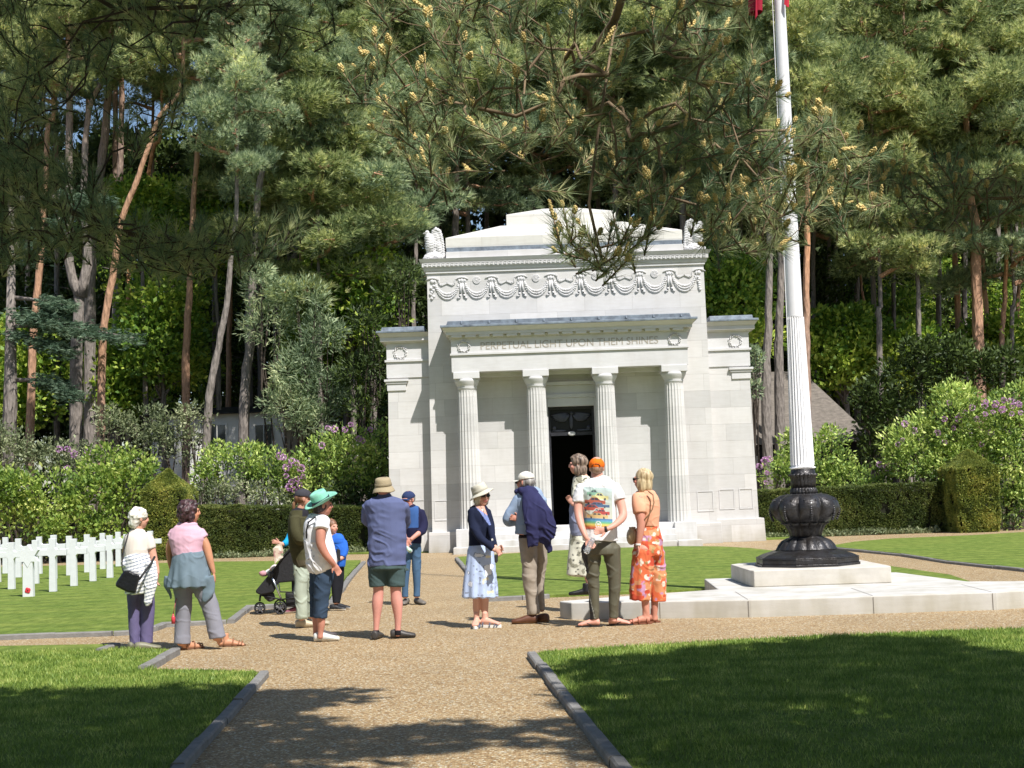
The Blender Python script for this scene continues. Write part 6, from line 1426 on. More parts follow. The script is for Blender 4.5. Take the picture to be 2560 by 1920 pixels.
g1, f1 = p.foot(812, 1558, 50); g2, f2 = p.foot(1165, 1528, 85)
p.chain(p.body, [(775, 1450, 0, 30), (800, 1530, 0, 26)]); p.chain(p.body, [(1120, 1420, -.03, 32), (1150, 1500, -.03, 26)])
p.addfoot(g1, f1, .25); p.addfoot(g2, f2, .25); p.skin_done(); p.sandal(g1, f1, '8a5f42', '6b4a35'); p.sandal(g2, f2, '8a5f42', '6b4a35')
p.cloth('t_shirt', [tor[1:7], [(948, 392, 0, 46), (985, 450, 0, 47)], [(695, 398, 0, 44), (662, 448, 0, 42)]], 'd2a9ba', wr=.0045, ws=(5, 5, 14), inf=.004)
p.cloth('trousers', [L, Rr, [(850, 850, 0, 170, .85), (852, 930, 0, 175, .8)]], '85858f', wr=.008)
p.ftop, p.fbot = p.w(840, 680).z, p.w(840, 950).z
def tails(m):
    for q in (([(1010, 860, -.1, 85, .35), (1040, 940, -.1, 60, .3), (1000, 1040, -.12, 42, .25), (990, 1098, -.12, 8, .3)]), ([(650, 860, -.04, 70, .4), (620, 925, -.04, 40, .4), (655, 1010, -.02, 26, .4), (662, 1065, 0, 6, .4)])): p.chain(m, q)
p.cloth('denim_jacket', [[(840, 640, 0, 156, .92), (843, 720, 0, 176, .95), (848, 830, 0, 205, .95), (850, 935, 0, 222, .9)]], '6b7b86', wr=.008, fold=.012, fn=11, extra=tails, inf=.006)
p.hair([(0, -.03, .03, .1, .11, .105), (0, -.07, -.04, .09, .06, .08), (.05, -.02, -.03, .05, .06, .07), (-.05, -.02, -.03, .05, .06, .07), (0, .02, .08, .07, .07, .05)], '2b1c1e', '53363a', .014, curly=True)
b = item(p, 'bottle', (690, 1240, -.1), 'red water bottle hanging beside the pink woman\'s left leg', 'bottle'); m = MB(); q = p.w(684, 1262, -.1); m.lathe([(.001, q.z - .04), (.02, q.z - .04), (.021, q.z + .02), (.016, q.z + .035), (.008, q.z + .045), (.008, q.z + .06), (.001, q.z + .06)], q.x, q.y, 14); part('flask', m, mat('red_plastic', 'c8404c', .3, .1), b, sm=True)
p.tube([(684, 1205, -.1), (700, 1120, -.1), (716, 1050, -.08)], .004, 'lanyard', mat('red_cord', 'a85560', .8, .1), b)

# --- 3 man in olive jacket
p = Per(CB, (480, 1405), 'ponytailed man in olive jacket and dark cap, standing just behind the teal hat'); p.head(502, 240, 78, .98, skin='c4907a')
tor = [(470, 330, 0, 45, 1), (462, 370, 0, 80, 1.0), (455, 450, 0, 92, 1.15), (455, 570, 0, 95, 1.15), (465, 700, 0, 84, 1.15), (480, 800, 0, 74, 1.1), (490, 850, 0, 70, 1.1)]
ra = [(425, 420, -.14, 46), (432, 540, -.2, 46), (468, 620, -.18, 40), (525, 600, .0, 30)]; L = [(470, 830, 0, 66), (475, 1000, -.06, 60), (482, 1180, -.08, 54), (482, 1320, -.08, 52)]; Rr = [(520, 830, .04, 60), (550, 1000, .08, 54), (565, 1180, .1, 46), (568, 1310, .1, 42)]
p.bod((tor, .8), (ra, .7), (L, .65), (Rr, .65))
p.chain(p.body, [(490, 280, 0, 34), (472, 345, 0, 38)]); p.hand(525, 600, 0, 0, .5, 1, (0, 1, 0)); g1, f1 = p.foot(485, 1404, 80); g2, f2 = p.foot(560, 1385, 95); p.skin_done()
p.shoe(g1, f1, 'b3a68e', 'cfc6b2', .29, .052, .075); p.shoe(g2, f2, 'a59a84', 'cfc6b2', .28, .05, .07)
p.cloth('jacket', [tor[1:], ra[:4]], lambda cx, cy, V, nm: np.where(((cy < 345) | ((cx > 490) & (cy < 400)))[:, None], LC('26262c'), np.where((cy > 795)[:, None], LC('4d4636'), LC('47452f'))), wr=.009, inf=.006)
p.cloth('trousers', [L, Rr, [(495, 820, .02, 70, 1.1), (500, 860, .02, 72, 1.1)]], 'a3ab9b', wr=.009, ws=(6, 6, 5))
p.hair([(0, -.03, .01, .08, .09, .07)], '5b4030', '8a6448', .003, tubes=[([(0, -.09, -.02), (0, -.12, -.06), (0, -.125, -.11), (0, -.12, -.16)], [.022, .024, .02, .008])]); p.cap('3c3c42', z=.04)

# --- 4 woman in teal hat
p = Per(CB, (650, 1530), 'woman in mint green hat, white speckled shirt and cropped navy trousers, hand in pocket'); p.head(672, 298, 72, .98, skin='bd8370')
tor = [(650, 375, 0, 48, 1), (628, 415, 0, 86, .95), (618, 480, 0, 112, .95), (628, 600, 0, 118, 1.0), (650, 720, 0, 128, 1.0), (668, 820, 0, 132, 1.0), (680, 880, 0, 118, 1.0)]
ra = [(668, 440, -.16, 50), (655, 550, -.2, 46), (658, 650, -.21, 42), (700, 740, -.2, 34), (748, 800, -.17, 28), (775, 835, -.14, 23)]
L = [(690, 850, 0, 104), (676, 1000, -.03, 82), (660, 1180, -.03, 66), (652, 1315, -.03, 58)]; Rr = [(640, 850, .1, 84), (615, 1050, .14, 62), (605, 1305, .14, 48)]
p.bod((tor, .85), (ra, 1), (L, .7), (Rr, .7), ([(575, 450, .12, 40), (570, 560, .25, 34), (640, 640, .32, 26)], 1))
p.chain(p.body, [(655, 1300, -.03, 40), (660, 1370, -.03, 36), (655, 1440, -.03, 26), (650, 1490, -.03, 26)]); p.chain(p.body, [(605, 1290, .14, 34), (614, 1380, .14, 30), (610, 1470, .14, 24)])
p.chain(p.body, [(672, 330, 0, 36), (652, 395, 0, 40)]); p.hand(775, 832, -.14, -60, .3, 1, (0, -1, 0), .9); g1, f1 = p.foot(672, 1528, 92); g1 -= f1 * .02; g2, f2 = p.foot(608, 1500, 60); p.skin_done()
p.shoe(g1, f1, 'c9ccc8', 'e8e6e0', .275, .05, .075); p.shoe(g2, f2, '4c4648', '35323a', .26)
p.cloth('shirt', [tor[1:], [(640, 880, -.05, 95, .9), (625, 925, -.06, 50, .9)], [(668, 430, -.14, 62), (662, 520, -.2, 60)], [(570, 450, .1, 52), (566, 530, .2, 46)]], floral('e4e4e8', [('4a5068', 1.5, .74)], 22), wr=.008, inf=.006)
p.cloth('trousers', [L, Rr, [(685, 850, .03, 118, .95), (690, 880, .03, 116, .9)]], '36465a', wr=.006, inf=.002)
p.tube([(655, 385, -.13), (600, 410, -.16), (548, 450, -.15), (528, 520, -.14), (528, 600, -.12)], .008, 'bag_strap', M_rub, p.o)
p.hair([(0, -.03, -.01, .084, .09, .075), (0, -.06, -.04, .07, .05, .06)], '1d1618', '3d2c2a', .005)
p.hat(0, -.01, .035, (-.38, -.28, .88), .168, .088, .125, '86c4ae', band='1e2c38', droop=-.012, side=.03, dent=.12, name='mint_hat', vb=.004)

# --- 5 boy in blue
p = Per(CB, (785, 1252), 'boy in bright blue hooded top and black leggings behind the teal hat woman', Y=None); p.head(758, 495, 130, .82, skin='cf9a86')
tor = [(770, 575, 0, 34, .9), (800, 610, 0, 68, .75), (815, 690, 0, 66, .85), (818, 790, 0, 60, .9), (815, 850, 0, 54, .9)]; ra = [(858, 630, 0, 30), (870, 700, -.02, 28), (852, 765, -.06, 24), (822, 785, -.1, 17)]
L = [(792, 850, 0, 40), (785, 1000, 0, 32), (790, 1180, 0, 24)]; Rr = [(828, 850, .04, 38), (830, 1000, .05, 30), (806, 1180, .05, 22)]
p.bod((tor, .85), (ra, .9), (L, .9), (Rr, .9))
p.chain(p.body, [(762, 540, 0, 24), (770, 585, 0, 26)]); p.hand(822, 785, -.1, 200, .4, 1, (0, -1, 0), .7); g1, f1 = p.foot(775, 1252, 95); g2, f2 = p.foot(800, 1240, 100); p.skin_done()
p.shoe(g1, f1, '1f1f24', 'e8e8e8', .22, .042, .065); p.shoe(g2, f2, '1f1f24', 'e8e8e8', .22, .042, .065); p.cloth('hooded_top', [tor[1:], ra[:3], [(750, 630, .05, 34), (745, 760, .05, 28)], [(778, 584, 0, 40, .95), (796, 606, 0, 70, .82), (802, 640, 0, 74, .82)]], '2f66c4', wr=.006, inf=.006)
p.cloth('leggings', [L, Rr], '1f2026', wr=.003, inf=.003); p.hair([(0, -.025, .038, .088, .102, .1), (0, -.05, -.03, .08, .065, .06)], '5a3c2c', '8a6248', .005)
b = item(p, 'pouch', (812, 740, -.1), 'small black pouch held by the boy in blue', 'bag'); p.slab([(798, 690), (832, 700), (834, 795), (806, 800)], -.14, -.1, 'pouch_body', M_rub, b, .006)

# --- 6 child in turquoise, hidden behind the olive jacket
p = Per(CB, (440, 1255), 'child in turquoise top mostly hidden behind the olive jacket, one arm showing', Y=19.9); p.head(455, 455, 250, .85, skin='cf9a86')
tor = [(448, 530, 0, 32, .9), (440, 560, 0, 62, .75), (438, 650, 0, 62, .85), (440, 780, 0, 56, .9)]; la = [(390, 560, -.03, 32), (355, 630, -.08, 28), (318, 650, -.12, 22), (285, 640, -.15, 15)]
L = [(425, 780, 0, 34), (422, 1000, 0, 28), (424, 1200, 0, 22)]; Rr = [(458, 780, 0, 34), (460, 1000, 0, 28), (458, 1200, 0, 22)]
p.bod((tor, .85), (la, .9), (L, .9), (Rr, .9))
p.chain(p.body, [(455, 500, 0, 22), (448, 545, 0, 24)]); p.hand(284, 640, -.15, 165, .6, 1, (0, -1, 0), .8); g1, f1 = p.foot(420, 1252, 260, dd=0); g2, f2 = p.foot(460, 1252, 270, dd=0); p.skin_done()
p.shoe(g1, f1, '8a4a5c', 'e0e0e0', .2, .04, .06); p.shoe(g2, f2, '8a4a5c', 'e0e0e0', .2, .04, .06); p.cloth('top', [tor, la[:3]], '1f96c8', wr=.005, inf=.006); p.cloth('leggings', [L, Rr], '30343c', wr=.003, inf=.003); p.hair([(0, -.03, .02, .088, .1, .1)], '6a4a34', '8f6c4c', .005)
b = item(p, 'paper_bag', (275, 730, -.22), 'patterned paper bag dangling over the front of the pushchair', 'bag'); o = p.slab([(225, 690), (262, 655), (300, 640), (318, 700), (316, 770), (268, 800), (242, 832)], -.3, -.24, 'bag_body', None, b, 0); me = o.data; me.materials.append(M_cloth)
bm = bmesh.new(); bm.from_mesh(me); bmesh.ops.triangulate(bm, faces=bm.faces); bmesh.ops.subdivide_edges(bm, edges=bm.edges, cuts=6, use_grid_fill=True); bm.to_mesh(me); bm.free()
me.transform(Matrix.Translation(OFF[b])); paint(me, floral('c9b6a4', [('a97f78', 1.4, .25), ('e2dcd0', 1.2, .3), ('7a8a6a', 1.8, .5)], 24), p); me.transform(Matrix.Translation(-OFF[b]))

# --- 7 pushchair with a child
p = Per(CB, (290, 1272), 'black three panel pushchair with silver struts, child\'s pink shoe sticking out', cat='pushchair', name='pushchair'); o_ = p.o
M_fab = mat('black_nylon', '1a1a1e', .7, .2, 9, .25, 30)
p.slab([(372, 702), (425, 740), (432, 985), (275, 1000), (232, 1085), (115, 1110), (74, 1092), (68, 1070), (205, 905), (330, 745)], -.2, .2, 'seat_cover', M_fab, o_, .035)
p.slab([(120, 1095), (235, 1085), (250, 1150), (190, 1175), (150, 1140)], -.14, .14, 'foot_basket', mat('grey_mesh_fabric', '3a383c', .8, .2, 9), o_, .02)
p.slab([(335, 1085), (435, 1095), (560, 1085), (545, 1225), (345, 1215)], -.17, .17, 'basket', M_fab, o_, .02)
for d in (-.22, .22):
    p.tube([(208, 925, d), (258, 1045, d), (302, 1150, d)], .013, 'strut', M_met, o_); p.tube([(205, 925, d), (330, 745, d), (430, 640, d), (520, 600, d)], .012, 'handle_bar', M_rub, o_)
    p.tube([(112, 1110, d * .6), (105, 1165, d * .6)], .014, 'fork', M_rub, o_); p.tube([(302, 1150, d), (430, 1130, d), (560, 1160, d)], .011, 'chassis_bar', M_rub, o_); p.tube([(112, 1110, d * .6), (300, 1150, d)], .01, 'chassis_bar', M_rub, o_); p.tube([(275, 1000, d), (290, 1080, d), (432, 1085, d)], .009, 'chassis_bar', M_rub, o_)
    m = MB(); c = p.w(205, 925, d); m.add([], []); 
    rs = [[(c.x + r_ * math.cos(t), c.y + y_, c.z + r_ * math.sin(t)) for t in [2 * math.pi * k / 20 for k in range(20)]] for (r_, y_) in ((.02, -.03), (.04, -.025), (.042, .02), (.02, .025))]; m.rings(rs); part('hinge', m, M_rub, o_)
p.tube([(520, 600, -.22), (524, 598, 0), (520, 600, .22)], .014, 'handle', M_rub, o_)
def wheel(cx, cy, d, r_, w_=.022):
    c = p.w(cx, cy, d); c.z = r_; m = MB(); n = 32
    prof = [(r_ * .78, -w_), (r_ * .95, -w_ * .9), (r_, -w_ * .4), (r_, w_ * .4), (r_ * .95, w_ * .9), (r_ * .78, w_)]; V = []; F = []
    for k in range(n):
        t = 2 * math.pi * k / n
        for (q, y_) in prof: V.append((c.x + q * math.cos(t), c.y + y_, c.z + q * math.sin(t)))
    for k in range(n):
        for j in range(6): F.append((k * 6 + j, k * 6 + (j + 1) % 6, ((k + 1) % n) * 6 + (j + 1) % 6, ((k + 1) % n) * 6 + j))
    m.add(V, F); wt = part('wheel', m, M_rub, o_, sm=True); m = MB()
    for k in range(5): t = 2 * math.pi * k / 5 + .3; m.tube([(c.x, c.y, c.z), (c.x + r_ * .8 * math.cos(t), c.y, c.z + r_ * .8 * math.sin(t))], .009, 6)
    m.tube([(c.x, c.y - w_ * 1.1, c.z), (c.x, c.y + w_ * 1.1, c.z)], .02, 10); part('spokes', m, mat('grey_plastic', '55555a', .5, .1), wt)
for d in (-.25, .25): wheel(290, 1212, d, .085)
for d in (-.13, .13): wheel(106, 1200, d, .075, .018)
p2 = Per(CB, (290, 1272), 'small child lying in the pushchair, only a leg with pink shoe and white sock showing', Y=p.Y, z=0); p2.o.location.z = .4; OFF[p2.o] = p2.o.location.copy(); p2.head(380, 790, 270, .7, dd=0, skin='d8a48e')
p2.chain(p2.body, [(375, 830, 0, 40, 1), (350, 880, 0, 60, 1), (320, 930, 0, 58, 1)]); p2.chain(p2.body, [(320, 930, -.06, 34), (250, 862, -.1, 26), (195, 895, -.1, 20), (150, 912, -.1, 15)]); p2.chain(p2.body, [(320, 930, .06, 34), (260, 890, .06, 26), (210, 940, .06, 18)]); p2.chain(p2.body, [(360, 860, -.1, 18), (330, 900, -.14, 14)]); p2.hand(330, 900, -.14, 200, .4, 1, (0, -1, 0), .5); p2.skin_done()
p2.cloth('romper', [[(375, 830, 0, 44, 1), (350, 880, 0, 66, 1), (320, 930, 0, 62, 1)], [(320, 930, -.06, 38), (250, 862, -.1, 30), (215, 885, -.1, 25)]], 'd8c8c8', wr=.004); p2.cloth('sock', [[(205, 890, -.1, 23), (165, 908, -.1, 21)]], 'e4e4e4', wr=.002); p2.cloth('shoe', [[(165, 915, -.1, 24), (130, 915, -.1, 28), (118, 895, -.1, 24)]], 'c08f98', wr=.002); p2.hair([(0, -.02, .03, .084, .1, .09)], '8a6a4a', 'a58862', .004)

# --- 8 man in navy jacket and shorts
p = Per(CC, (380, 1580), 'man seen from behind in faded navy jacket, green shorts and beige bush hat'); p.head(358, 232, 5, 1.0, skin='cb8f82')
tor = [(368, 290, 0, 60, .8), (368, 325, 0, 150, .55), (368, 365, 0, 186, .55), (376, 470, 0, 176, .65), (386, 600, 0, 168, .74), (390, 750, 0, 168, .78), (392, 900, 0, 170, .78)]
la = [(205, 385, 0, 40), (198, 470, .08, 42), (222, 535, .22, 40), (320, 560, .3, 34), (400, 570, .32, 28)]; ra = [(540, 375, 0, 40), (556, 470, .08, 42), (545, 545, .22, 40), (440, 560, .32, 32)]
L = [(305, 900, 0, 80), (306, 1000, 0, 72), (308, 1090, 0, 52), (310, 1160, 0, 47), (301, 1255, 0, 50), (296, 1380, 0, 34), (290, 1480, 0, 25), (288, 1550, 0, 24)]
Rr = [(470, 900, 0, 82), (468, 1000, 0, 74), (466, 1090, 0, 54), (468, 1160, 0, 49), (478, 1255, 0, 52), (487, 1380, 0, 35), (486, 1475, 0, 27), (486, 1540, 0, 26)]
p.bod((tor, .88), (la, .8), (ra, .8), (L, 1), (Rr, 1))
p.chain(p.body, [(358, 270, 0, 48), (366, 320, 0, 52)]); p.hand(405, 572, .33, 0, .6, 1, (0, 1, 0)); p.hand(430, 560, .34, 180, .6, 1, (0, 1, 0)); g1, f1 = p.foot(288, 1582, 8); g2, f2 = p.foot(478, 1574, 82); p.skin_done()
p.shoe(g1, f1, '3b3836', '2e2c2c', .29, .052, .075); p.shoe(g2, f2, '3b3836', '2e2c2c', .27, .05, .075)
for q in (L, Rr): p.cloth('sock', [[(q[-2][0], 1505, 0, 29), (q[-1][0], 1545, 0, 29)]], '1c1c20', wr=.001, vox=.007)
p.cloth('jacket', [tor, la[:4], ra, [(391, 880, 0, 170, .79), (392, 915, 0, 173, .79)]], '5b6387', wr=.011, ws=(4, 4, 11), inf=.004)
p.cloth('shorts', [L[:2] + [(312, 1102, 0, 66)], Rr[:2] + [(468, 1102, 0, 64)], [(391, 880, 0, 150, .82), (392, 945, 0, 152, .85)]], '47595a', wr=.006, inf=.016)
m = MB(); p.slab([(535, 925), (582, 945), (585, 960), (550, 965)], -.06, -.04, 'pocket_flap', mat('green_cotton', '47595a', .9, .1), p.o, .004)
p.cloth('collar', [[(362, 288, 0, 66, .85), (364, 304, 0, 72, .8)]], '5b6387', wr=.002)
p.hat(0, -.01, .03, (-.05, -.12, .98), .118, .088, .1, 'a3957a', droop=.04, side=-.01, dent=.05, name='bush_hat', band='8d8066', vb=.004)

# --- 9 man in navy cap
p = Per(CC, (600, 1272), 'man in navy cap, two tone blue fleece and jeans, facing the group'); p.head(580, 322, 212, 1.0, skin='c88f80', tilt=.1)
tor = [(598, 385, 0, 40, .8), (606, 412, 0, 76, .7), (618, 470, 0, 88, .7), (622, 570, 0, 80, .78), (622, 650, 0, 76, .8), (620, 715, 0, 74, .8)]
ra = [(685, 435, 0, 38), (715, 530, -.02, 37), (705, 600, -.1, 33), (660, 635, -.2, 24), (605, 680, -.25, 19)]; la = [(548, 440, .0, 36), (524, 550, -.06, 32), (545, 650, -.18, 24), (570, 690, -.22, 18)]
L = [(572, 715, 0, 46), (560, 900, 0, 40), (552, 1080, 0, 34), (550, 1200, 0, 30)]; Rr = [(646, 715, 0, 48), (654, 900, 0, 40), (656, 1080, 0, 34), (656, 1195, 0, 31)]
p.bod((tor, .85), (ra, .9), (la, .9), (L, .75), (Rr, .75))
p.chain(p.body, [(588, 355, 0, 32), (600, 400, 0, 36)]); p.hand(608, 678, -.25, 215, .9, 1, (0, -1, 0), .95); p.hand(565, 685, -.24, 270, .9, -1, (0, -1, 0), .95); g1, f1 = p.foot(556, 1268, 190); g2, f2 = p.foot(664, 1266, 150); p.skin_done()
p.shoe(g1, f1, '6d6760', '3b3a3a', .28); p.shoe(g2, f2, '6d6760', '3b3a3a', .28)
p.cloth('fleece', [tor[1:], ra[:3] + [(672, 625, -.17, 28)], la[:2]], lambda cx, cy, V, nm: np.where(((cy < 575) & (cx < 672) & (cx > 545))[:, None], LC('38598f'), LC('22223e')), wr=.006, inf=.006)
p.cloth('collar', [[(604, 385, 0, 44, .9), (610, 415, 0, 52, .85)]], '23233c', wr=.002, inf=.003)
p.cloth('jeans', [L, Rr, [(610, 700, 0, 78, .8), (610, 745, 0, 76, .8)]], lambda cx, cy, V, nm: LC('46617e') * (1 + .25 * np.clip(fbm(V * 4), -.5, 1))[:, None], wr=.008); p.cap('2e3a5e', z=.04); p.glasses(); p.hair([(0, -.03, .01, .08, .093, .07)], '7d7772', 'a09a94', .003)
b = item(p, 'bottle', (588, 772, -.3), 'white and green bottle held low by the man in the navy cap', 'bottle'); m = MB(); m.tube([p.w(556, 748, -.28), p.w(606, 790, -.3)], .028, 14); part('bottle_body', m, mat('white_green_label', 'd8e6dc', .4, .35, 30, col2='4f9a6a'), b, sm=True); m = MB(); m.tube([p.w(606, 790, -.3), p.w(612, 795, -.3)], .02, 12); part('cap', m, M_met, b, sm=True)

# --- 10 smiling woman in cream hat
p = Per(CD, (300, 1545), 'smiling woman in cream hat and sunglasses, navy cardigan and pale blue floral skirt'); p.head(308, 332, 148, .98, skin='cf9f8c')
tor = [(285, 415, 0, 40, .85), (280, 445, 0, 82, .75), (288, 510, 0, 108, .8), (298, 610, 0, 104, .85), (298, 700, 0, 98, .85), (300, 790, 0, 106, .85)]
ra = [(222, 470, -.03, 42), (236, 600, -.08, 41), (290, 710, -.18, 36), (365, 775, -.24, 29), (418, 822, -.26, 22), (438, 838, -.26, 17)]; la = [(360, 475, 0, 36), (392, 590, -.06, 33), (405, 690, -.16, 29), (432, 790, -.24, 21), (445, 815, -.26, 16)]
L = [(265, 900, 0, 60), (262, 1150, 0, 45), (264, 1300, 0, 36), (262, 1370, 0, 33), (264, 1450, 0, 23), (265, 1500, 0, 22)]; Rr = [(330, 900, 0, 60), (345, 1150, 0, 45), (338, 1300, 0, 38), (338, 1370, 0, 34), (347, 1450, 0, 24), (350, 1500, 0, 23)]
p.bod((tor, .85), (ra, .88), (la, .88), (L, 1), (Rr, 1))
p.chain(p.body, [(298, 375, 0, 33), (288, 430, 0, 38)]); p.hand(436, 836, -.27, 25, .8, 1, (0, -1, 0), .85); p.hand(446, 812, -.28, -60, .9, -1, (0, -1, 0), .85); g1, f1 = p.foot(266, 1548, 185); g2, f2 = p.foot(345, 1546, 112); g1.z += .03; g2.z += .03; p.addfoot(g1, f1, .23); p.addfoot(g2, f2, .24); p.skin_done()
g1.z -= .03; g2.z -= .03; p.sandal(g1, f1, '5d6478', 'e4e2dc', .23, .035); p.sandal(g2, f2, '5d6478', 'e4e2dc', .24, .035)
def card(cx, cy, V, nm):
    c = pick(len(V), '1c2238'); s_ = (nm[:, 1] < .25); a = 245 + (cy - 415) * .72; b_ = 330 + (cy - 415) * .36
    v = s_ & (cx > a) & (cx < b_) & (cy > 410) & (cy < 600); c[v] = LC('7f8fc4'); sk_ = v & (cy < 415 + (cx - 235) * .75); c[sk_] = LC('cf9f8c'); return c
p.cloth('cardigan', [tor[1:], ra[:5], la[:4]], card, wr=.006, inf=.006, vox=.0075)
p.ftop, p.fbot = p.w(300, 840).z, p.w(300, 1280).z
def skirtcol(cx, cy, V, nm):
    c = pick(len(V), 'b3c3e2'); n1 = vnoise(V * 16); c[n1 > .38] = LC('e6e9f0'); c[(np.abs(n1 - .38) < .05)] = LC('8791a8'); c[vnoise(V * 30 + 7) > .62] = LC('7e8598'); c[vnoise(V * 20 + 17) > .7] = LC('d8d2b8'); return c
p.cloth('skirt', [[(300, 800, 0, 108, .88), (300, 860, 0, 122, .88), (298, 1000, 0, 136, .88), (296, 1140, 0, 150, .88), (296, 1262, 0, 160, .88)]], skirtcol, wr=.004, fold=.013, fn=9, inf=.004)
p.hair([(0, -.03, .0, .088, .096, .09), (.05, -.01, -.06, .04, .06, .05), (-.05, -.01, -.06, .04, .06, .05), (0, -.07, -.06, .07, .04, .05), (.06, .045, .0, .02, .035, .06), (-.06, .045, .0, .02, .035, .06)], 'aca595', 'e6e0d2', .006); p.glasses()
p.hat(0, -.01, .04, (-.40, -.02, .9), .142, .09, .105, 'c3bfb0', droop=.028, side=.0, dent=.08, name='sun_hat', band='b4b0a1', vb=.006)
b = item(p, 'purse', (440, 915, -.28), 'small black purse hanging from the smiling woman\'s hands', 'bag'); p.slab([(425, 875), (462, 868), (460, 930), (448, 952), (430, 945)], -.31, -.26, 'purse_body', M_rub, b, .01)
b = item(p, 'leaflet', (415, 760, -.2), 'folded white leaflet in the smiling woman\'s hands', 'leaflet'); p.slab([(398, 728), (412, 722), (446, 795), (440, 820), (415, 790)], -.24, -.235, 'page', M_wwall, b, 0)
p.tube([(300, 428, -.13), (325, 470, -.14), (345, 520, -.15)], .003, 'necklace', M_met, p.o)

# --- 11 man in white cap
p = Per(CD, (770, 1505), 'man in white cap and light blue shirt with folded arms, khaki trousers, brown shoes'); p.head(712, 205, 300, 1.0, skin='c58c7a')
tor = [(715, 258, 0, 48, .85), (738, 300, 0, 104, .7), (752, 355, 0, 124, .7), (742, 470, 0, 112, .78), (712, 590, 0, 90, .9), (702, 690, 0, 84, .9)]
la = [(655, 360, 0, 44), (600, 450, 0, 44), (545, 535, 0, 40), (562, 578, .04, 36), (630, 560, .06, 30)]; ra = [(862, 370, .0, 44), (860, 480, .04, 40), (780, 560, .2, 32), (680, 540, .05, 24), (650, 535, .0, 18)]
L = [(728, 700, 0, 82), (740, 850, 0, 78), (752, 1050, -.02, 66), (768, 1250, -.02, 58), (785, 1420, -.02, 56)]; Rr = [(830, 720, .08, 72), (850, 900, .1, 62), (845, 1100, .12, 48), (852, 1250, .12, 42), (864, 1385, .12, 38)]
p.bod((tor, .85), (la, .85), (ra, .85), (L, .65), (Rr, .7))
p.chain(p.body, [(722, 235, 0, 36), (722, 285, 0, 40)]); p.hand(660, 545, -.03, 165, .7, 1, (0, -1, 0), .95); p.hand(630, 560, .06, 0, .6, 1, (0, 1, 0), .9); g1, f1 = p.foot(760, 1508, 272); g2, f2 = p.foot(878, 1498, 300); p.skin_done()
p.shoe(g1, f1, '5e3a28', '7d5a3c', .3, .052, .08); p.shoe(g2, f2, '5e3a28', '7d5a3c', .28, .052, .08)
p.cloth('shirt', [tor[1:], la, ra[:3], [(716, 255, 0, 46, .9), (722, 280, 0, 52, .9)]], '8d9fb9', wr=.009, inf=.006)
p.cloth('trousers', [L, Rr, [(770, 705, .03, 112, .8), (775, 740, .03, 118, .8)]], lambda cx, cy, V, nm: np.where((cy < 718)[:, None], LC('2a2020'), LC('9b9083')), wr=.009, inf=.002)
p.hair([(0, -.04, .0, .084, .088, .065), (.06, -.02, -.01, .024, .05, .045), (-.06, -.02, -.01, .024, .05, .045), (0, -.075, -.03, .06, .03, .04)], '6f6b68', 'a8a4a0', .005); p.cap('d6d3c8', z=.045); p.glasses()
jk = Per(CD, (820, 800), 'navy jacket slung over the shoulder of the man in the white cap', Y=p.Y, cat='jacket', name='jacket'); jk.o.location = tuple(jk.w(820, 560, -.2)); OFF[jk.o] = jk.o.location.copy()
me_o = jk.cloth('jacket_body', [[(660, 285, -.02, 30, .8), (700, 290, -.08, 45, .8), (755, 290, -.08, 58, .8), (800, 330, -.08, 60, .8)], [(745, 300, -.1, 55, .9), (765, 400, -.16, 78, .5), (785, 540, -.2, 82, .4), (782, 660, -.2, 60, .4), (778, 780, -.19, 52, .3), (778, 796, -.19, 46, .3)],
                         [(800, 330, -.1, 50, .7), (850, 450, -.18, 78, .5), (890, 560, -.2, 98, .4), (915, 640, -.2, 88, .4), (880, 720, -.19, 70, .4), (850, 750, -.18, 40, .4)], [(905, 690, -.18, 50, .5), (918, 780, -.16, 38, .5), (945, 850, -.15, 20, .5)], [(640, 290, -.02, 22), (625, 300, 0, 18)]],
                '2f3054', wr=.012, ws=(12, 8, 3), floor=None)

# --- 12 woman in long dress, half hidden
p = Per(CE, (310, 1300), 'tall brown haired woman in a long pale patterned dress behind the orange capped man', z=.2, Y=18.5); p.head(212, 205, 275, .98, skin='c99684')
tor = [(232, 285, 0, 38, .85), (248, 320, 0, 70, .8), (248, 400, 0, 82, .85), (240, 540, 0, 80, .9), (236, 680, 0, 80, .9), (232, 800, 0, 78, .95)]
la = [(205, 380, -.03, 32), (196, 470, -.1, 28), (185, 530, -.16, 22), (165, 528, -.2, 15)]; L = [(240, 820, 0, 50), (270, 1020, 0, 38), (305, 1180, 0, 27), (312, 1270, 0, 20)]; Rr = [(290, 820, .05, 50), (310, 1020, .05, 38), (335, 1180, .05, 28), (345, 1270, .05, 22)]
p.bod((tor, .85), (la, .9), (L, .9), (Rr, .9))
p.chain(p.body, [(222, 250, 0, 26), (236, 300, 0, 32)]); p.hand(166, 528, -.2, 120, .5, 1, (0, -1, 0), .85); g1, f1 = p.foot(285, 1300, 272, dd=0); g2, f2 = p.foot(345, 1300, 275, dd=.1); p.skin_done(); p.shoe(g1, f1, '17171a', '17171a', .3, .04, .07, hi=.08); p.shoe(g2, f2, '17171a', '17171a', .27, .042, .07, hi=.06)
p.ftop, p.fbot = p.w(230, 780).z, p.w(230, 1150).z
def dress(cx, cy, V, nm):
    c = pick(len(V), 'cdcbba'); n1 = vnoise(V * np.array([20, 20, 14])); c[n1 > .3] = LC('8f8d7c'); c[vnoise(V * 34 + 5) > .5] = LC('5f5f58'); return c
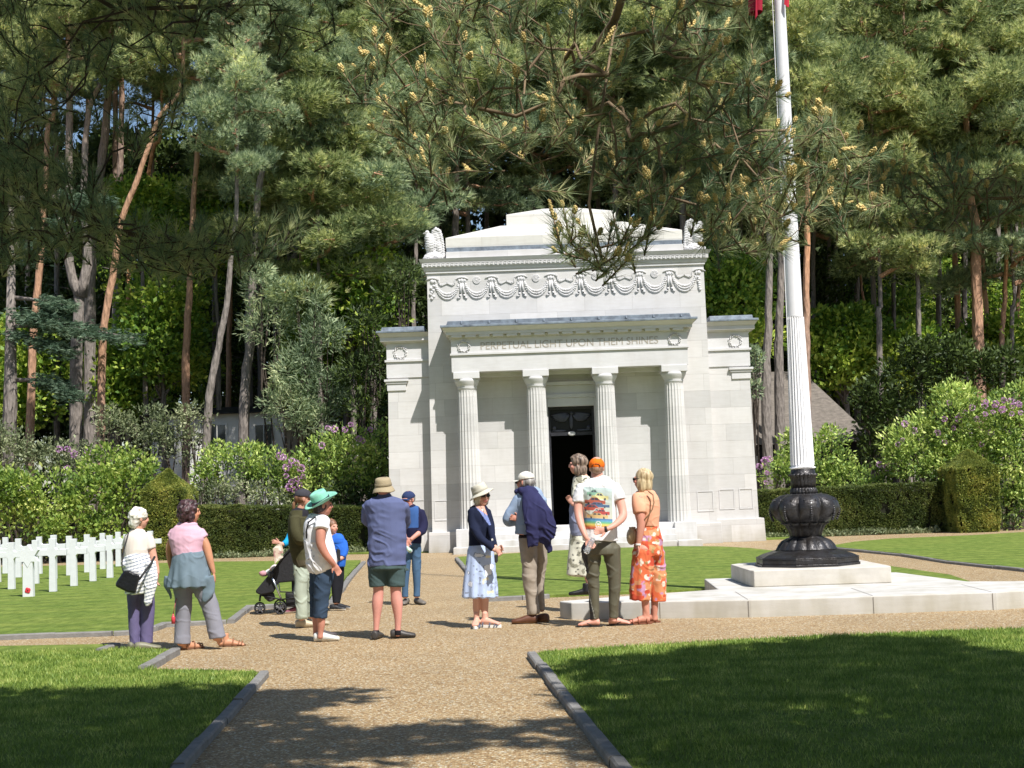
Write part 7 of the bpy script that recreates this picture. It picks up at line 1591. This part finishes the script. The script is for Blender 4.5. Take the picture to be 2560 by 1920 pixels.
p.cloth('dress', [tor[1:], la[:2], [(232, 780, 0, 80, .95), (222, 900, 0, 84, .95), (212, 1010, 0, 88, .95), (204, 1120, 0, 84, .95)]], dress, wr=.006, fold=.016, fn=8, inf=.005)
p.cloth('shirt_panel', [[(235, 540, -.01, 84, .95), (230, 680, -.02, 84, .95), (232, 790, -.01, 74, .95)]], '8d93ad', wr=.006, inf=.008)
p.hair([(0, -.02, .035, .098, .11, .1), (0, -.06, -.06, .085, .06, .09), (.055, -.01, -.06, .045, .06, .09), (-.055, -.01, -.06, .045, .06, .09), (0, .03, .085, .06, .06, .04), (0, -.08, -.11, .05, .035, .06)], '43352e', '94806f', .012)
m = MB(); m.ell(p.hp(.07, .02, -.035), (.009, .009, .012)); part('earring', m, M_wwall, p.o, sm=True)

# --- 13 man in orange cap
p = Per(CE, (420, 1548), 'man in orange cap and white t-shirt printed with stacked cars, hands behind his back', ); p.head(372, 232, 8, 1.0, skin='d39a88')
tor = [(375, 318, 0, 55, .85), (375, 345, 0, 110, .65), (380, 395, 0, 158, .56), (386, 500, 0, 142, .66), (396, 620, 0, 134, .7), (400, 740, 0, 136, .72), (400, 835, 0, 138, .72)]
la = [(240, 425, -.02, 32), (218, 510, -.03, 37), (220, 610, -.06, 35), (240, 700, -.13, 30), (272, 785, -.21, 22), (292, 822, -.23, 17)]; ra = [(530, 425, -.02, 33), (563, 500, -.03, 38), (586, 590, -.06, 35), (582, 645, -.11, 33), (520, 705, -.21, 26), (455, 740, -.26, 19)]
L = [(332, 900, 0, 84), (335, 1040, 0, 66), (345, 1200, 0, 52), (350, 1350, 0, 44), (352, 1490, 0, 36)]; Rr = [(488, 900, 0, 80), (504, 1040, 0, 62), (515, 1200, 0, 49), (513, 1350, 0, 43), (510, 1478, 0, 35)]
p.bod((tor, .86), (la, 1), (ra, 1), (L, .75), (Rr, .75))
p.chain(p.body, [(372, 270, 0, 48), (375, 335, 0, 54)]); p.chain(p.body, [(352, 1460, 0, 25), (352, 1510, 0, 24)]); p.chain(p.body, [(510, 1450, 0, 25), (512, 1500, 0, 24)])
p.hand(290, 818, -.23, -55, .5, 1, (0, -1, 0), .95); p.hand(452, 742, -.27, 188, .35, -1, (0, -1, 0), 1.0); g1, f1 = p.foot(360, 1550, 275); g2, f2 = p.foot(512, 1540, 100); g1.z += .012; g2.z += .012; p.addfoot(g1, f1, .25); p.addfoot(g2, f2, .25); p.skin_done(); g1.z -= .012; g2.z -= .012
p.sandal(g1, f1, '232323', '2b2a28', .27, .014, straps=False, name='flip_flop'); p.sandal(g2, f2, '232323', '2b2a28', .27, .014, straps=False, name='flip_flop')
sh = p.cloth('t_shirt', [tor[1:], [(255, 396, -.01, 44), (230, 462, -.02, 48), (222, 518, -.03, 47)], [(515, 394, -.01, 46), (546, 458, -.02, 50), (560, 498, -.03, 48)]], 'e6e6e8', wr=.007, inf=.008)
def trk(cx, cy, V, nm):
    c = pick(len(V), '585546'); e_ = 262 + np.clip((cy - 850), 0, 999) * .09 + np.clip(cy - 1180, 0, 999) * .14; c[(cx < e_ + 22 * (cy < 1100))] = LC('1b1b1e'); c[(cy > 1150) & (np.abs(cx - e_ + 6) < 3)] = LC('8a8a80'); return c
p.cloth('trousers', [L, Rr, [(400, 850, 0, 132, .74), (404, 900, 0, 146, .74), (408, 950, 0, 144, .74)]], trk, wr=.009, ws=(7, 7, 5), inf=.002, mat_=colmat('sheen_jersey', .55, .1, 200, .5))
# printed panel on the back of the shirt: projected on to the cloth
def print_col(u, v):
    c = LC('b9cccb') * (1 - v) + LC('c9c6ab') * v
    def car(x, y, w, h, col, roof=.5, dark='33384a'):
        nonlocal c
        q, r_ = (u - x) / w, (v - y) / h
        if 0 < q < 1 and .45 < r_ < 1: c = LC(col)
        if .22 < q < .75 and 0 < r_ <= .45 and abs(q - .48) < .14 + .3 * r_: c = LC(dark) if (.1 < r_ < .4 and abs(q - .48) < .08 + .3 * r_ and abs(q - .48) > .015) else LC(col)
        for wx in (.2, .8):
            if (q - wx) ** 2 * (w / h) ** 2 + (r_ - .95) ** 2 < .05: c = LC('2a2a30')
    car(.12, .06, .5, .14, '7fae96'); car(.28, .13, .58, .15, 'd9d391'); car(.02, .24, .74, .16, 'b5573f'); car(.05, .36, .85, .11, '3d5f86'); car(-.1, .42, .8, .14, 'c2492f'); car(.2, .5, .62, .13, 'dfe3da'); car(.35, .52, .55, .12, 'b73a33'); car(.1, .6, .74, .13, 'd9b678')
    if v > .74: t = (v - .74) / .26; k_ = [LC('2e5f9e'), LC('59a0c8'), LC('5fb57c'), LC('e3cf5a'), LC('df7b3a'), LC('c23f34')]; f = min(t * 5, 4.999); j = int(f); c = k_[j] * (1 - f + j) + k_[j + 1] * (f - j)
    d_ = math.hypot((u - .5) * .82, (v - .89))
    if .068 < d_ < .088 or (abs(u - .5) < .05 and .86 < v < .9) or (d_ < .05 and v > .92): c = LC('f2f2f2')
    return c * .85 + .05
bv = BVHTree.FromPolygons([v.co.copy() for v in sh.data.vertices], [tuple(f.vertices) for f in sh.data.polygons]); off = OFF[p.o]; m = MB(); nu, nv = 56, 80; Vv, Cc = [], []; org = Vector((0, 0, CAMH)) - off
for j in range(nv + 1):
    for i in range(nu + 1):
        u, v = i / nu, j / nv; x = 262 + (498 - 262) * u + 6 * v; y = 388 + 12 * u + (735 - 388) * v; d = ray(p.x0 + x / p.sc, p.y0 + y / p.sc).normalized(); h = bv.ray_cast(org, d); Vv.append(tuple((h[0] if h[0] else org + d * p.Y) + off - d * .004)); Cc.append(print_col(u, v))
m.add(Vv, [(j * (nu + 1) + i, j * (nu + 1) + i + 1, (j + 1) * (nu + 1) + i + 1, (j + 1) * (nu + 1) + i) for j in range(nv) for i in range(nu)]); me = m.mesh('shirt_print'); a = me.color_attributes.new('Col', 'FLOAT_COLOR', 'POINT'); a.data.foreach_set('color', np.concatenate([np.array(Cc), np.ones((len(Cc), 1))], 1).astype(np.float32).ravel()); part('printed_panel', me, M_cloth, sh, sm=True)
p.hair([(0, -.02, .0, .079, .092, .08)], '8a6a58', 'a98a76', .002); o = p.cap('e8701c', brim=False, z=.035, low=.05); m = MB(); m.tube([p.hp(.045 * math.cos(t) * 1.0, -.112 + .012 * abs(math.cos(t)), .012 + .03 * math.sin(t)) for t in np.linspace(.0, math.pi, 12)], .007, 6); part('strap_opening', m, mat('cap_shadow', '5a2a12', .9), o, sm=True)
m = MB(); c = p.w(447, 741, -.26); m.lathe([(.03, -.014), (.034, -.012), (.034, .012), (.03, .014)], 0, 0, 20); me = m.mesh('watch'); fixn(me); me.transform(Matrix.Translation(c) @ Matrix.Rotation(R(80), 4, 'Y')); part('watch', me, M_rub, p.o, sm=True)
b = item(p, 'water_bottle', (305, 890, -.27), 'clear crumpled plastic bottle held behind the orange capped man\'s back', 'bottle'); m = MB(); m.tube([p.w(345, 812, -.27), p.w(325, 850, -.27), p.w(305, 890, -.27), p.w(284, 930, -.27), p.w(280, 940, -.27)], [.022, .034, .032, .036, .02], 14)
mm, nt, bb_ = new_mat('clear_plastic'); bb_.inputs['Base Color'].default_value = (.85, .88, .92, 1); bb_.inputs['Roughness'].default_value = .12; bb_.inputs['Transmission Weight'].default_value = .75; bb_.inputs['IOR'].default_value = 1.2; part('bottle_body', m, mm, b, sm=True)
m = MB(); m.tube([p.w(284, 932, -.27), p.w(278, 944, -.27)], .02, 12); part('cap', m, M_wwall, b, sm=True)

# --- 14 blonde woman in peach
p = Per(CE, (760, 1525), 'blonde woman in peach t-shirt and wide orange floral trousers, bag across her back'); p.head(752, 325, 292, .97, skin='c68a76')
tor = [(772, 412, 0, 42, .85), (776, 445, 0, 84, .75), (780, 510, 0, 108, .8), (790, 610, 0, 102, .85), (802, 700, 0, 84, .9), (806, 740, 0, 84, .9)]
la = [(722, 480, -.1, 42), (730, 600, -.14, 40), (738, 700, -.15, 35), (728, 800, -.16, 27), (716, 868, -.16, 19)]; L = [(762, 900, -.05, 80), (750, 1100, -.05, 55), (772, 1300, -.05, 36), (778, 1390, -.05, 31), (790, 1465, -.05, 22), (790, 1500, -.05, 22)]; Rr = [(850, 900, .06, 75), (860, 1100, .08, 50), (852, 1300, .08, 33), (852, 1390, .08, 29), (850, 1460, .08, 22), (850, 1490, .08, 22)]
p.bod((tor, .85), (la, 1), (L, 1), (Rr, 1), ([(850, 500, .08, 36), (860, 620, .16, 30), (800, 700, .25, 24)], 1))
p.chain(p.body, [(765, 375, 0, 30), (774, 430, 0, 36)]); p.hand(715, 872, -.16, -88, .35, 1, (-1, 0, 0), .92); g1, f1 = p.foot(772, 1528, 268); g2, f2 = p.foot(850, 1515, 272); g1.z += .015; g2.z += .015; p.addfoot(g1, f1, .245); p.addfoot(g2, f2, .245); p.skin_done(); g1.z -= .015; g2.z -= .015; p.sandal(g1, f1, '8b4e38', '7a4a34', .26); p.sandal(g2, f2, '8b4e38', '7a4a34', .26)
p.cloth('t_shirt', [tor[1:5] + [(803, 716, 0, 84, .9)], [(715, 470, -.07, 50), (722, 550, -.12, 55), (728, 608, -.14, 52)]], 'dba384', wr=.006, inf=.006)
OR = floral('cf6a45', [('cf8f66', 1.0, .12), ('b98aa8', 1.1, .42), ('e0cfc0', 1.5, .5), ('c2503a', 1.3, .45), ('a88f62', 2.0, .55)], 13)
p.ftop, p.fbot = p.w(800, 800).z, p.w(800, 1340).z
p.cloth('wide_trousers', [[(806, 716, 0, 84, .9), (808, 800, 0, 104, .92), (802, 900, 0, 118, .92), (800, 960, 0, 118, .9)], [(765, 930, -.05, 92, .95), (752, 1080, -.05, 92, .95), (738, 1200, -.05, 92, .95), (732, 1325, -.05, 88, .95)], [(860, 930, .06, 74, 1), (872, 1080, .08, 70, 1), (878, 1200, .08, 68, 1), (882, 1338, .08, 62, 1)]], OR, wr=.008, ws=(8, 8, 4), fold=.007, fn=10)
p.hair([(0, -.02, .03, .09, .105, .096), (.06, -.005, -.06, .04, .065, .1), (-.06, -.005, -.06, .04, .065, .1), (0, -.07, -.06, .075, .045, .1), (.055, .03, -.02, .03, .05, .08)], '9b8461', 'd3c19a', .006); p.glasses()
b = item(p, 'shoulder_bag', (648, 800, -.02), 'beige half moon bag on the blonde woman\'s left hip', 'bag'); m = MB(); q = p.w(664, 795, .02); m.ell(q, (46 * p.k, .09, 76 * p.k), Matrix.Rotation(.15, 3, 'Y')); m.box(q.x - 20 * p.k, q.x + 30 * p.k, q.y - .05, q.y + .05, q.z + 40 * p.k, q.z + 72 * p.k); part('bag_body', m, mat('beige_leather', 'bca988', .6, .15, 12), b, sm=True)
p.tube([(800, 425, -.13), (838, 455, -.16), (846, 520, -.19), (832, 575, -.2), (800, 625, -.2), (750, 680, -.17), (695, 745, -.08)], .008, 'strap', mat('tan_strap', '8a6a4c', .6), b)
m = MB(); c = p.w(716, 868, -.16); m.lathe([(.026, c.z - .012), (.03, c.z - .01), (.03, c.z + .01), (.026, c.z + .012)], c.x, c.y, 18); part('watch', m, M_wwall, p.o, sm=True)
